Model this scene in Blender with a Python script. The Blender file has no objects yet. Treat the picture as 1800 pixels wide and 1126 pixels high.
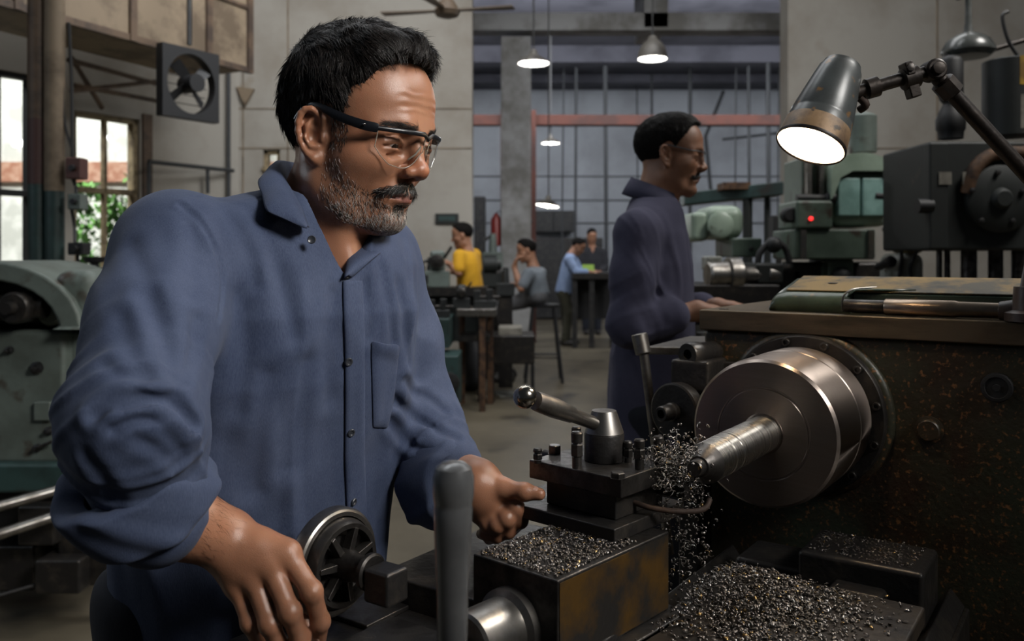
import bpy, bmesh, math, random
import numpy as np
from mathutils import Vector, Matrix

# ---------------------------------------------------------------- camera, world, big lights, exposure
scene = bpy.context.scene
COL = scene.collection
F, CX, HY, CH = 1500.0, 900.0, 450.0, 1.30      # focal length in px (1800 px wide), horizon row, camera height


def P(px, py, D):
    """Point in the place that stands D metres in front of the camera on the sight line of (px, py)."""
    return Vector(((px - CX) / F * D, D, CH - (py - HY) / F * D))


cam_data = bpy.data.cameras.new('camera')
cam = bpy.data.objects.new('camera', cam_data)
COL.objects.link(cam)
cam.location = (0, 0, CH)
cam.rotation_euler = (math.pi / 2, 0, 0)
cam_data.sensor_width = 36.0
cam_data.lens = 36.0 * F / 1800.0
cam_data.shift_y = -(1126 / 2 - HY) / 1800.0
cam_data.clip_start = 0.05
cam_data.clip_end = 200
cam_data.dof.use_dof = True
cam_data.dof.focus_distance = 1.08
cam_data.dof.aperture_fstop = 6.0
scene.camera = cam

scene.view_settings.view_transform = 'Standard'
scene.view_settings.look = 'None'
scene.view_settings.gamma = 1.0
scene.view_settings.use_curve_mapping = False
scene.view_settings.exposure = 0.0

world = bpy.data.worlds.new('World')
scene.world = world
world.use_nodes = True
wn = world.node_tree
bg = wn.nodes['Background']
bg.inputs['Color'].default_value = (0.62, 0.72, 0.85, 1)
bg.inputs['Strength'].default_value = 0.035


def area_light(name, loc, target, sx, sy, power, color, spread=180):
    d = bpy.data.lights.new(name, 'AREA')
    d.shape = 'RECTANGLE'
    d.size, d.size_y = sx, sy
    d.energy = power
    d.color = color
    o = bpy.data.objects.new(name, d)
    COL.objects.link(o)
    d.spread = math.radians(spread)
    o.location = loc
    o.rotation_euler = (Vector(target) - Vector(loc)).to_track_quat('-Z', 'Y').to_euler()
    return o


area_light('streak_strip_fill', (-.6, 3.0, 5.4), (.1, 1.2, 1.0), 3.2, .7, 36, (.95, .98, 1.0))  # added unseen strip light for streaks on turned metal and a rim on shoulders
area_light('right_fill', (3.4, 2.4, 4.6), (1.4, 3.6, 1.6), 1.4, 1.0, 115, (1.0, .97, .92))  # added fill for the right machines and the second man
# added area lights: key on the front man, fills for walls and bays
area_light('face_key', (2.3, -0.7, 3.3), (-.2, 1.05, 1.60), 1.0, 1.0, 10.5, (1.0, 0.97, 0.93), 44)  # added narrow key light aimed at the front man's head
area_light('left_wall_fill', (-.6, 5.4, 5.2), (-3.3, 8.4, 1.9), 1.6, 1.2, 34, (.94, .97, 1.0), 100)  # added light that brightens the left wall
area_light('left_side_fill', (-4.6, 2.2, 3.0), (-0.3, 1.3, 1.2), 2.0, 1.8, 32, (0.80, 0.90, 1.0))  # added soft fill from the left, no window is built there
area_light('middle_fill', (0.0, 5.6, 5.9), (0.0, 8.0, 0.8), 7.0, 2.0, 205, (0.97, 0.98, 1.0))  # added overhead fill for the middle distance
area_light('far_fill', (2.0, 12.2, 4.9), (2.0, 18.5, 2.2), 9.0, 3.0, 620, (0.92, 0.95, 1.0))  # added fill under the far ceiling, brightens the far wall


# ---------------------------------------------------------------- helpers
def tag(o, label=None, cat=None, group=None, kind=None):
    if label: o['label'] = label
    if cat: o['category'] = cat
    if group: o['group'] = group
    if kind: o['kind'] = kind
    return o


def empty(name, loc, label=None, cat=None, group=None):
    o = bpy.data.objects.new(name, None)
    o.empty_display_size = 0.05
    COL.objects.link(o)
    o.location = loc
    return tag(o, label, cat, group)


def wloc(o):
    v = Vector((0, 0, 0))
    while o is not None:
        v += o.location
        o = o.parent
    return v


def link_mesh(name, me, m, parent=None, angle=38.0):
    for p in (m if isinstance(m, (list, tuple)) else [m]):
        me.materials.append(p)
    o = bpy.data.objects.new(name, me)
    COL.objects.link(o)
    if parent is not None:
        me.transform(Matrix.Translation(-wloc(parent)))
        o.parent = parent
    else:
        n = len(me.vertices)
        co = np.empty(n * 3, np.float32)
        me.vertices.foreach_get('co', co)
        co = co.reshape(-1, 3)
        lo, hi = co.min(0), co.max(0)
        c = Vector((float(lo[0] + hi[0]) / 2, float(lo[1] + hi[1]) / 2, float(lo[2])))
        me.transform(Matrix.Translation(-c))
        o.location = c
    me.shade_smooth()
    if angle is not None:
        me.set_sharp_from_angle(angle=math.radians(angle))
    return o


def copy_tree(o, parent=None):
    c = o.copy()
    COL.objects.link(c)
    if parent is not None:
        c.parent = parent
    for ch in list(o.children):
        copy_tree(ch, c)
    return c


def frame(axis, up=(0, 0, 1)):
    """Rotation whose z column is the axis."""
    z = Vector(axis).normalized()
    u = Vector(up)
    if abs(z.dot(u)) > 0.99:
        u = Vector((1, 0, 0))
    x = u.cross(z).normalized()
    y = z.cross(x)
    return Matrix((x, y, z)).transposed()


class MB:
    """Collects shapes in world coordinates and links them as one mesh object."""

    def __init__(self):
        self.v, self.f, self.mi = [], [], []
        self.m = 0

    def add(self, vs, fs):
        b = len(self.v)
        self.v.extend([tuple(q) for q in vs])
        self.f.extend([tuple(b + i for i in q) for q in fs])
        self.mi.extend([self.m] * len(fs))
        return self

    def box(self, c, s, R=None, taper=1.0):
        c = Vector(c)
        hx, hy, hz = s[0] / 2, s[1] / 2, s[2] / 2
        vs = []
        for z, t in ((-hz, 1.0), (hz, taper)):
            for x, y in ((-hx, -hy), (hx, -hy), (hx, hy), (-hx, hy)):
                q = Vector((x * t, y * t, z))
                vs.append(c + (R @ q if R is not None else q))
        return self.add(vs, [(3, 2, 1, 0), (4, 5, 6, 7), (0, 1, 5, 4), (1, 2, 6, 5), (2, 3, 7, 6), (3, 0, 4, 7)])

    def corner_box(self, o, ax, ay, az):
        """Box from corner o along three vectors."""
        o, ax, ay, az = Vector(o), Vector(ax), Vector(ay), Vector(az)
        vs = [o, o + ax, o + ax + ay, o + ay, o + az, o + ax + az, o + ax + ay + az, o + ay + az]
        fs = [(3, 2, 1, 0), (4, 5, 6, 7), (0, 1, 5, 4), (1, 2, 6, 5), (2, 3, 7, 6), (3, 0, 4, 7)]
        if ax.cross(ay).dot(az) < 0:
            fs = [tuple(reversed(q)) for q in fs]
        return self.add(vs, fs)

    def rings(self, rings, caps=True, closed=True):
        n = len(rings[0])
        vs = [q for r in rings for q in r]
        fs = []
        for i in range(len(rings) - 1):
            for j in range(n if closed else n - 1):
                k = (j + 1) % n
                fs.append((i * n + j, i * n + k, (i + 1) * n + k, (i + 1) * n + j))
        if caps:
            fs.append(tuple(reversed(range(n))))
            fs.append(tuple((len(rings) - 1) * n + j for j in range(n)))
        return self.add(vs, fs)

    def lathe(self, o, axis, prof, seg=40, caps=True):
        """Profile [(distance along axis, radius)] turned about the axis through o."""
        o = Vector(o)
        R = frame(axis)
        rr = []
        for t, r in prof:
            r = max(r, 1e-5)
            rr.append([o + R @ Vector((r * math.cos(2 * math.pi * j / seg), r * math.sin(2 * math.pi * j / seg), t))
                       for j in range(seg)])
        return self.rings(rr, caps)

    def cyl(self, a, b, r, r2=None, seg=20):
        a, b = Vector(a), Vector(b)
        return self.lathe(a, b - a, [(0, r), ((b - a).length, r if r2 is None else r2)], seg)

    def ball(self, c, r, seg=20, sq=(1, 1, 1), R=None):
        c = Vector(c)
        rr = []
        n = seg // 2
        for i in range(n + 1):
            t = math.pi * i / n
            ring = []
            for j in range(seg):
                a = 2 * math.pi * j / seg
                s = max(math.sin(t), 1e-4)
                q = Vector((r * sq[0] * s * math.cos(a), r * sq[1] * s * math.sin(a), -r * sq[2] * math.cos(t)))
                ring.append(c + (R @ q if R is not None else q))
            rr.append(ring)
        return self.rings(rr, True)

    def tube(self, pts, r, seg=10, caps=True):
        pts = [Vector(p) for p in pts]
        rs = r if isinstance(r, (list, tuple)) else [r] * len(pts)
        rr = []
        prev = None
        for i, p in enumerate(pts):
            t = (pts[min(i + 1, len(pts) - 1)] - pts[max(i - 1, 0)]).normalized()
            if prev is None:
                R = frame(t)
                x = R.col[0].copy()
            else:
                x = (prev - t * prev.dot(t)).normalized()
            prev = x
            y = t.cross(x)
            rr.append([p + rs[i] * (math.cos(2 * math.pi * j / seg) * x + math.sin(2 * math.pi * j / seg) * y)
                       for j in range(seg)])
        return self.rings(rr, caps)

    def prism(self, poly, ext):
        """Flat polygon (list of points) pushed along vector ext."""
        poly = [Vector(p) for p in poly]
        ext = Vector(ext)
        n = len(poly)
        nrm = Vector((0, 0, 0))
        for i in range(n):
            nrm += (poly[i] - poly[0]).cross(poly[(i + 1) % n] - poly[0])
        if nrm.dot(ext) < 0:
            poly = poly[::-1]
        vs = poly + [p + ext for p in poly]
        fs = [tuple(reversed(range(n))), tuple(range(n, 2 * n))]
        for i in range(n):
            k = (i + 1) % n
            fs.append((i, k, n + k, n + i))
        return self.add(vs, fs)

    def build(self, name, m, parent=None, bevel=0.0, seg=2, angle=38.0):
        me = bpy.data.meshes.new(name)
        me.from_pydata(self.v, [], self.f)
        if isinstance(m, (list, tuple)):
            me.polygons.foreach_set('material_index', self.mi)
        o = link_mesh(name, me, m, parent, None if bevel else angle)
        if bevel:
            b = o.modifiers.new('bevel', 'BEVEL')
            b.width = bevel
            b.segments = seg
            b.limit_method = 'ANGLE'
            b.angle_limit = math.radians(35)
            b.harden_normals = True
        return o


def smooth_path(pts, n=8):
    """Catmull-Rom through the points."""
    pts = [Vector(p) for p in pts]
    out = []
    for i in range(len(pts) - 1):
        p0, p1, p2, p3 = pts[max(i - 1, 0)], pts[i], pts[i + 1], pts[min(i + 2, len(pts) - 1)]
        for k in range(n):
            t = k / n
            out.append(0.5 * ((2 * p1) + (p2 - p0) * t + (2 * p0 - 5 * p1 + 4 * p2 - p3) * t * t
                              + (3 * p1 - p0 - 3 * p2 + p3) * t ** 3))
    out.append(pts[-1])
    return out


def rrect(w, h, r, n=5):
    out = []
    for cx, cy, a0 in ((w / 2 - r, h / 2 - r, 0), (-w / 2 + r, h / 2 - r, 90), (-w / 2 + r, -h / 2 + r, 180), (w / 2 - r, -h / 2 + r, 270)):
        for k in range(n + 1):
            a = math.radians(a0 + 90 * k / n)
            out.append((cx + r * math.cos(a), cy + r * math.sin(a)))
    return out


# ---------------------------------------------------------------- materials
def srgb(r, g, b):
    f = lambda c: (c / 255 / 12.92) if c / 255 <= 0.04045 else ((c / 255 + 0.055) / 1.055) ** 2.4
    return (f(r), f(g), f(b), 1)


def mat(name, col, rough=0.5, metal=0.0, col2=None, scale=8.0, thr=(0.45, 0.6), bump=0.0, bscale=60.0,
        rough2=None, metal2=None, stretch=(1, 1, 1), detail=6.0, col3=None, scale3=30.0, thr3=(0.62, 0.68), spec=None, aniso=0.0):
    """Procedural material: base colour, a second colour in noise patches (wear, dirt, rust), a third in specks, bump."""
    m = bpy.data.materials.new(name)
    m.use_nodes = True
    nt = m.node_tree
    N, L = nt.nodes, nt.links
    b = N['Principled BSDF']
    col = tuple(col) if len(col) == 4 else tuple(col) + (1,)
    b.inputs['Base Color'].default_value = col
    b.inputs['Roughness'].default_value = rough
    b.inputs['Metallic'].default_value = metal
    if spec is not None:
        b.inputs['Specular IOR Level'].default_value = spec
    if aniso:
        b.inputs['Anisotropic'].default_value = aniso
    tc = N.new('ShaderNodeTexCoord')
    mp = N.new('ShaderNodeMapping')
    mp.inputs['Scale'].default_value = stretch
    L.new(tc.outputs['Object'], mp.inputs['Vector'])
    last = None
    if col2 is not None:
        col2 = tuple(col2) if len(col2) == 4 else tuple(col2) + (1,)
        nz = N.new('ShaderNodeTexNoise')
        nz.inputs['Scale'].default_value = scale
        nz.inputs['Detail'].default_value = detail
        nz.inputs['Roughness'].default_value = 0.62
        L.new(mp.outputs[0], nz.inputs['Vector'])
        rp = N.new('ShaderNodeMapRange')
        rp.inputs[1].default_value, rp.inputs[2].default_value = thr
        L.new(nz.outputs['Fac'], rp.inputs[0])
        mx = N.new('ShaderNodeMix')
        mx.data_type = 'RGBA'
        L.new(rp.outputs[0], mx.inputs[0])
        mx.inputs[6].default_value = col
        mx.inputs[7].default_value = col2
        last = mx.outputs[2]
        if rough2 is not None:
            mr = N.new('ShaderNodeMix')
            L.new(rp.outputs[0], mr.inputs[0])
            mr.inputs[2].default_value, mr.inputs[3].default_value = rough, rough2
            L.new(mr.outputs[0], b.inputs['Roughness'])
        if metal2 is not None:
            mr = N.new('ShaderNodeMix')
            L.new(rp.outputs[0], mr.inputs[0])
            mr.inputs[2].default_value, mr.inputs[3].default_value = metal, metal2
            L.new(mr.outputs[0], b.inputs['Metallic'])
    if col3 is not None:
        col3 = tuple(col3) if len(col3) == 4 else tuple(col3) + (1,)
        nz = N.new('ShaderNodeTexNoise')
        nz.inputs['Scale'].default_value = scale3
        nz.inputs['Detail'].default_value = 4
        L.new(mp.outputs[0], nz.inputs['Vector'])
        rp = N.new('ShaderNodeMapRange')
        rp.inputs[1].default_value, rp.inputs[2].default_value = thr3
        L.new(nz.outputs['Fac'], rp.inputs[0])
        mx = N.new('ShaderNodeMix')
        mx.data_type = 'RGBA'
        L.new(rp.outputs[0], mx.inputs[0])
        if last is not None:
            L.new(last, mx.inputs[6])
        else:
            mx.inputs[6].default_value = col
        mx.inputs[7].default_value = col3
        last = mx.outputs[2]
    if last is not None:
        L.new(last, b.inputs['Base Color'])
    if bump:
        nz = N.new('ShaderNodeTexNoise')
        nz.inputs['Scale'].default_value = bscale
        nz.inputs['Detail'].default_value = 5
        L.new(mp.outputs[0], nz.inputs['Vector'])
        bp = N.new('ShaderNodeBump')
        bp.inputs['Strength'].default_value = bump
        bp.inputs['Distance'].default_value = 0.004
        L.new(nz.outputs['Fac'], bp.inputs['Height'])
        L.new(bp.outputs[0], b.inputs['Normal'])
    return m


def emit(name, col, strength):
    m = bpy.data.materials.new(name)
    m.use_nodes = True
    b = m.node_tree.nodes['Principled BSDF']
    b.inputs['Base Color'].default_value = tuple(col) + (1,)
    b.inputs['Emission Color'].default_value = tuple(col) + (1,)
    b.inputs['Emission Strength'].default_value = strength
    return m


def clear_mat(name, tint, rough=0.02, ior=1.45, alpha_mix=0.0):
    m = bpy.data.materials.new(name)
    m.use_nodes = True
    nt = m.node_tree
    N, L = nt.nodes, nt.links
    out = N['Material Output']
    N.remove(N['Principled BSDF'])
    g = N.new('ShaderNodeBsdfGlossy')
    g.inputs['Roughness'].default_value = rough
    t = N.new('ShaderNodeBsdfTransparent')
    t.inputs['Color'].default_value = tuple(tint) + (1,)
    lw = N.new('ShaderNodeLayerWeight')
    lw.inputs['Blend'].default_value = 0.5
    pw = N.new('ShaderNodeMath'); pw.operation = 'POWER'; pw.inputs[1].default_value = 4.0
    L.new(lw.outputs['Facing'], pw.inputs[0])
    fr = N.new('ShaderNodeMath'); fr.operation = 'MULTIPLY_ADD'
    fr.inputs[1].default_value = 0.6; fr.inputs[2].default_value = ((ior - 1) / (ior + 1)) ** 2
    L.new(pw.outputs[0], fr.inputs[0])
    mx = N.new('ShaderNodeMixShader')
    L.new(fr.outputs[0], mx.inputs[0])
    L.new(t.outputs[0], mx.inputs[1])
    L.new(g.outputs[0], mx.inputs[2])
    L.new(mx.outputs[0], out.inputs['Surface'])
    return m


M = {}
M['wall'] = mat('wall_plaster', srgb(160, 155, 146), 0.9, 0, srgb(130, 121, 109), 0.9, (0.45, 0.75), bump=0.1, bscale=20, col3=srgb(120, 104, 84), scale3=1.3, thr3=(0.66, 0.8))
M['wall_blue'] = mat('far_wall_paint', srgb(164, 168, 174), 0.9, 0, srgb(132, 134, 138), 0.7, (0.45, 0.75))
M['floor'] = mat('shop_floor_concrete', srgb(100, 92, 76), 0.5, 0, srgb(74, 67, 54), 1.6, (0.4, 0.7), bump=0.1, bscale=14, col3=srgb(46, 41, 34), scale3=3.0, thr3=(0.58, 0.72))
M['roof'] = mat('dark_roof_sheet', srgb(70, 70, 78), 0.8, 0, srgb(50, 50, 58), 1.0)
M['beam'] = mat('beam_paint', srgb(150, 150, 150), 0.8, 0, srgb(112, 110, 106), 1.5)
M['rust_beam'] = mat('red_oxide_steel', srgb(68, 30, 18), 0.8, 0, srgb(50, 22, 14), 3.0)
M['brown'] = mat('brown_column_paint', srgb(92, 74, 58), 0.6, 0, srgb(60, 48, 40), 4.0)
M['beige'] = mat('beige_sheet_metal', srgb(128, 112, 92), 0.7, 0, srgb(92, 78, 62), 2.5)
M['dark'] = mat('black_painted_iron', (0.012, 0.012, 0.013), 0.5, 0.2, (0.03, 0.028, 0.026), 14, bump=0.2)
M['black'] = mat('matte_black', (0.006, 0.006, 0.007), 0.6)
M['green'] = mat('machine_green_enamel', srgb(88, 102, 90), 0.45, 0, srgb(60, 72, 62), 3.5, (0.42, 0.7), col3=srgb(54, 46, 38), scale3=9, thr3=(0.6, 0.7), bump=0.1, bscale=30)
M['green_light'] = mat('pale_green_enamel', srgb(152, 168, 152), 0.38, 0, srgb(116, 132, 116), 3.0, (0.4, 0.7), col3=srgb(66, 60, 50), scale3=8, thr3=(0.64, 0.72))
M['green_dark'] = mat('dark_green_enamel', srgb(24, 29, 27), 0.6, 0, srgb(15, 18, 17), 4.0, (0.4, 0.7), col3=srgb(62, 54, 45), scale3=7, thr3=(0.66, 0.74), bump=0.1, bscale=30)
M['teal'] = mat('teal_enamel', srgb(46, 68, 66), 0.5, 0, srgb(32, 46, 44), 3.0, col3=srgb(40, 36, 32), scale3=7, thr3=(0.6, 0.7))
M['grey_green'] = mat('worn_grey_green_enamel', srgb(98, 108, 102), 0.5, 0, srgb(74, 80, 74), 3.5, (0.42, 0.68), col3=srgb(60, 50, 40), scale3=8, thr3=(0.6, 0.7), bump=0.12, bscale=30)
M['steel'] = mat('bright_steel', (0.55, 0.53, 0.51), 0.24, 1.0, (0.42, 0.39, 0.36), 9.0, (0.4, 0.7))
M['steel_worn'] = mat('worn_steel', (0.30, 0.285, 0.265), 0.34, 1.0, (0.15, 0.135, 0.12), 22, (0.42, 0.65), rough2=0.5)
M['steel_dark'] = mat('oily_dark_steel', (0.095, 0.088, 0.082), 0.32, 0.85, (0.030, 0.027, 0.025), 24, (0.42, 0.62), rough2=0.5, bump=0.12, bscale=120)
M['iron_black'] = mat('blackened_oily_iron', (0.028, 0.026, 0.025), 0.38, 0.5, (0.07, 0.060, 0.050), 18, (0.5, 0.72), rough2=0.28, bump=0.25, bscale=90)
M['rust'] = mat('rusty_iron', srgb(96, 70, 50), 0.75, 0.2, srgb(54, 40, 32), 14, bump=0.3, bscale=60)
M['wood'] = mat('worn_wood', srgb(92, 72, 52), 0.7, 0, srgb(60, 46, 34), 5, stretch=(1, 6, 1))
M['red_lamp'] = emit('red_indicator', (1.0, 0.03, 0.03), 2.0)
M['lamp_white'] = emit('lit_bulb', (1.0, 0.95, 0.86), 9.0)
M['lamp_cool'] = emit('lit_tube', (0.90, 0.97, 1.0), 4.0)
M['glass'] = clear_mat('window_glass', (0.95, 0.97, 0.97))
M['lens'] = clear_mat('spectacle_lens', (0.975, 0.98, 0.98), 0.02, 1.40)
M['clear_rim'] = mat('clear_plastic_edge', (0.26, 0.23, 0.19), 0.15)
M['grip'] = mat('smooth_grey_grip', (0.17, 0.172, 0.175), 0.26, 0.55, (0.10, 0.102, 0.105), 10, (0.4, 0.7))
M['ball'] = mat('steel_ball', (0.36, 0.33, 0.28), 0.18, 1.0, (0.24, 0.21, 0.17), 12)
M['lever_sleeve'] = mat('worn_copper_tube', (0.36, 0.27, 0.20), 0.34, 1.0, (0.22, 0.18, 0.14), 16, (0.4, 0.6))
M['knob_brown'] = mat('dark_brown_bakelite', srgb(58, 42, 34), 0.4, 0, srgb(40, 30, 25), 12, bump=0.1)
M['arm'] = mat('brown_black_lamp_arm', srgb(54, 47, 42), 0.42, 0.55, srgb(36, 31, 28), 20, (0.4, 0.6), bump=0.15, bscale=100)
M['shade'] = mat('grey_lamp_enamel', srgb(70, 74, 74), 0.34, 0.1, srgb(56, 57, 56), 14, (0.45, 0.65), col3=srgb(120, 92, 62), scale3=40, thr3=(0.63, 0.68), bump=0.06)
M['shade_rust'] = mat('rusted_lamp_skirt', srgb(126, 100, 70), 0.55, 0.2, srgb(86, 66, 46), 26, (0.42, 0.62), col3=srgb(58, 48, 38), scale3=60, thr3=(0.62, 0.68), bump=0.15)
M['lamp_warm'] = emit('warm_bulb', (1.0, 0.80, 0.56), 22.0)
M['teal_pale'] = mat('pale_teal_panel', srgb(134, 168, 162), .4, 0, srgb(104, 136, 128), 4)
M['plate_grey'] = mat('grey_plate', srgb(128, 124, 114), .6, 0, srgb(96, 92, 84), 8)
M['glass_grey'] = mat('dusty_glass_dome', srgb(96, 98, 96), .25, 0.0, srgb(66, 68, 66), 5)
M['yellow_dull'] = mat('dull_ochre_paint', srgb(120, 106, 66), .6, 0, srgb(80, 72, 50), 6)
M['spec_grey'] = mat('grey_spectacle_frame', (0.06, 0.065, 0.075), 0.3)
M['lamp_inner'] = mat('white_reflector', srgb(225, 222, 212), .5)
M['yellow'] = mat('yellow_paint', srgb(186, 150, 40), 0.5, 0, srgb(120, 92, 36), 6)
M['wire'] = mat('dark_cable', (0.02, 0.02, 0.02), 0.5)
# ---------------------------------------------------------------- implicit-surface modelling for bodies, clothes and hair
def smin(a, b, k):
    h = np.maximum(k - np.abs(a - b), 0.0) / k
    return np.minimum(a, b) - h * h * k * 0.25


def smax(a, b, k):
    return -smin(-a, -b, k)


def s_ell(p, c, r, R=None):
    q = p - np.asarray(c, np.float32)
    if R is not None:
        q = q @ np.asarray(R, np.float32)
    r = np.asarray(r, np.float32)
    k0 = np.sqrt(((q / r) ** 2).sum(1)) + 1e-9
    k1 = np.sqrt(((q / (r * r)) ** 2).sum(1)) + 1e-9
    return k0 * (k0 - 1.0) / k1


def s_cap(p, a, b, ra, rb=None):
    a = np.asarray(a, np.float32); b = np.asarray(b, np.float32)
    rb = ra if rb is None else rb
    ba = b - a
    pa = p - a
    t = np.clip(pa @ ba / (ba @ ba + 1e-12), 0, 1)
    return np.sqrt(((pa - t[:, None] * ba) ** 2).sum(1)) - (ra + (rb - ra) * t)


def s_chain(p, pts, rs, k=0.01):
    d = None
    for i in range(len(pts) - 1):
        e = s_cap(p, pts[i], pts[i + 1], rs[i], rs[i + 1])
        d = e if d is None else smin(d, e, k)
    return d


def _hash(ix, iy, iz):
    h = (ix * 374761393 + iy * 668265263 + iz * 2147483647 * 3 + 1013904223).astype(np.int64) & 0x7fffffff
    h = ((h ^ (h >> 13)) * 1274126177) & 0x7fffffff
    return ((h ^ (h >> 16)) & 0xffff).astype(np.float32) / 65535.0


def noise3(p):
    i = np.floor(p).astype(np.int64)
    f = (p - i).astype(np.float32)
    f = f * f * (3 - 2 * f)
    r = 0
    for dx in (0, 1):
        wx = f[:, 0] if dx else 1 - f[:, 0]
        for dy in (0, 1):
            wy = f[:, 1] if dy else 1 - f[:, 1]
            for dz in (0, 1):
                wz = f[:, 2] if dz else 1 - f[:, 2]
                r = r + wx * wy * wz * _hash(i[:, 0] + dx, i[:, 1] + dy, i[:, 2] + dz)
    return r * 2 - 1


def sdf_mesh(fn, lo, hi, h, B=8):
    """Surface-net mesh (verts, quads) of fn < 0 on a grid of step h, sampled only near the surface."""
    lo = np.asarray(lo, np.float32); hi = np.asarray(hi, np.float32)
    nb = np.maximum(np.ceil((hi - lo) / (h * B)).astype(int), 1)
    n = nb * B
    gx, gy, gz = np.meshgrid(*[np.arange(k) for k in nb], indexing='ij')
    bi = np.stack([gx.ravel(), gy.ravel(), gz.ravel()], 1)
    cen = lo + (bi * B + B / 2 - 0.5) * h
    d = fn(cen.astype(np.float32))
    act = np.abs(d) < B * h * 1.35 + 0.008
    field = np.empty(n, np.float32)
    f6 = field.reshape(nb[0], B, nb[1], B, nb[2], B)
    f6[...] = np.where(d > 0, 1.0, -1.0).reshape(nb)[:, None, :, None, :, None]
    ab = bi[act]
    loc = np.stack(np.meshgrid(*[np.arange(B)] * 3, indexing='ij'), -1).reshape(-1, 3)
    CH_ = 400
    for s in range(0, len(ab), CH_):
        q = ab[s:s + CH_]
        pts = (lo + (q[:, None, :] * B + loc[None]) * h).reshape(-1, 3).astype(np.float32)
        val = fn(pts).reshape(len(q), B, B, B)
        for i, (x, y, z) in enumerate(q):
            f6[x, :, y, :, z, :] = val[i]
    ins = (field < 0).astype(np.uint8)
    s = 0
    for dx in (0, 1):
        for dy in (0, 1):
            for dz in (0, 1):
                s = s + ins[dx:n[0] - 1 + dx, dy:n[1] - 1 + dy, dz:n[2] - 1 + dz]
    cells = np.argwhere((s > 0) & (s < 8))
    idx = np.full(n, -1, np.int32)
    idx[cells[:, 0], cells[:, 1], cells[:, 2]] = np.arange(len(cells))
    corner = np.array([(x, y, z) for x in (0, 1) for y in (0, 1) for z in (0, 1)])
    cv = np.stack([field[cells[:, 0] + c[0], cells[:, 1] + c[1], cells[:, 2] + c[2]] for c in corner], 1)
    acc = np.zeros((len(cells), 3), np.float32)
    cnt = np.zeros(len(cells), np.float32)
    for a in range(8):
        for b in range(a + 1, 8):
            if np.abs(corner[a] - corner[b]).sum() != 1:
                continue
            m = (cv[:, a] < 0) != (cv[:, b] < 0)
            den = cv[:, a] - cv[:, b]
            t = np.where(m, cv[:, a] / np.where(den == 0, 1, den), 0)
            pt = corner[a] + t[:, None] * (corner[b] - corner[a])
            acc[m] += pt[m]
            cnt[m] += 1
    v = lo + (cells + acc / np.maximum(cnt, 1)[:, None]) * h
    quads = []
    for ax in range(3):
        o = [0, 0, 0]; o[ax] = 1
        A = ins[:n[0] - o[0], :n[1] - o[1], :n[2] - o[2]]
        Bv = ins[o[0]:, o[1]:, o[2]:]
        e = np.argwhere(A != Bv)
        u, w = (ax + 1) % 3, (ax + 2) % 3
        e = e[(e[:, u] > 0) & (e[:, w] > 0)]
        du = np.zeros(3, int); du[u] = 1
        dw = np.zeros(3, int); dw[w] = 1
        g = lambda c: idx[c[:, 0], c[:, 1], c[:, 2]]
        q = np.stack([g(e - du - dw), g(e - dw), g(e), g(e - du)], 1)
        fl = ins[e[:, 0], e[:, 1], e[:, 2]] == 0
        q[fl] = q[fl][:, ::-1]
        q = q[(q >= 0).all(1)]
        quads.append(q)
    return v.astype(np.float32), np.concatenate(quads)


def np_mesh(name, v, f):
    me = bpy.data.meshes.new(name)
    me.vertices.add(len(v))
    me.vertices.foreach_set('co', np.ascontiguousarray(v, np.float32).ravel())
    k = f.shape[1]
    me.loops.add(len(f) * k)
    me.loops.foreach_set('vertex_index', np.ascontiguousarray(f, np.int32).ravel())
    me.polygons.add(len(f))
    me.polygons.foreach_set('loop_start', np.arange(0, len(f) * k, k, dtype=np.int32))
    me.update(calc_edges=True)
    me.validate()
    return me


def relax(v, f, it=2, lam=0.5):
    n = len(v)
    e = np.concatenate([f[:, [0, 1]], f[:, [1, 2]], f[:, [2, 3]], f[:, [3, 0]]])
    for _ in range(it):
        acc = np.zeros_like(v); c = np.zeros(n, np.float32)
        for k in range(3):
            acc[:, k] = np.bincount(e[:, 0], v[e[:, 1], k], n) + np.bincount(e[:, 1], v[e[:, 0], k], n)
        c = np.bincount(e[:, 0], minlength=n) + np.bincount(e[:, 1], minlength=n)
        v = v + lam * (acc / np.maximum(c, 1)[:, None] - v)
    return v.astype(np.float32)


def grad(fn, p, e=0.0008):
    p = np.asarray(p, np.float32)
    g = np.stack([fn(p + np.array(d, np.float32) * e) - fn(p - np.array(d, np.float32) * e) for d in ((1, 0, 0), (0, 1, 0), (0, 0, 1))], 1)
    return g / (np.linalg.norm(g, axis=1, keepdims=True) + 1e-9)


def attr(me, name, val):
    a = me.attributes.new(name, 'FLOAT', 'POINT')
    a.data.foreach_set('value', np.ascontiguousarray(val, np.float32))


def march(fn, px, py, d0=0.5, d1=3.0):
    """Where the sight line of (px, py) first meets the surface fn = 0."""
    r = np.array([(px - CX) / F, 1.0, -(py - HY) / F], np.float32)
    o = np.array([0, 0, CH], np.float32)
    t = d0
    for _ in range(90):
        d = float(fn((o + r * t)[None])[0])
        if d < 0.0006:
            break
        t += d * 0.6
        if t > d1:
            return None
    return o + r * t


def project_to(fn, p, off=0.0, it=6):
    """Pull points onto fn = off."""
    p = np.asarray(p, np.float32).copy()
    for _ in range(it):
        p -= grad(fn, p) * ((fn(p) - off) * 0.8)[:, None]
    return p


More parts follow.
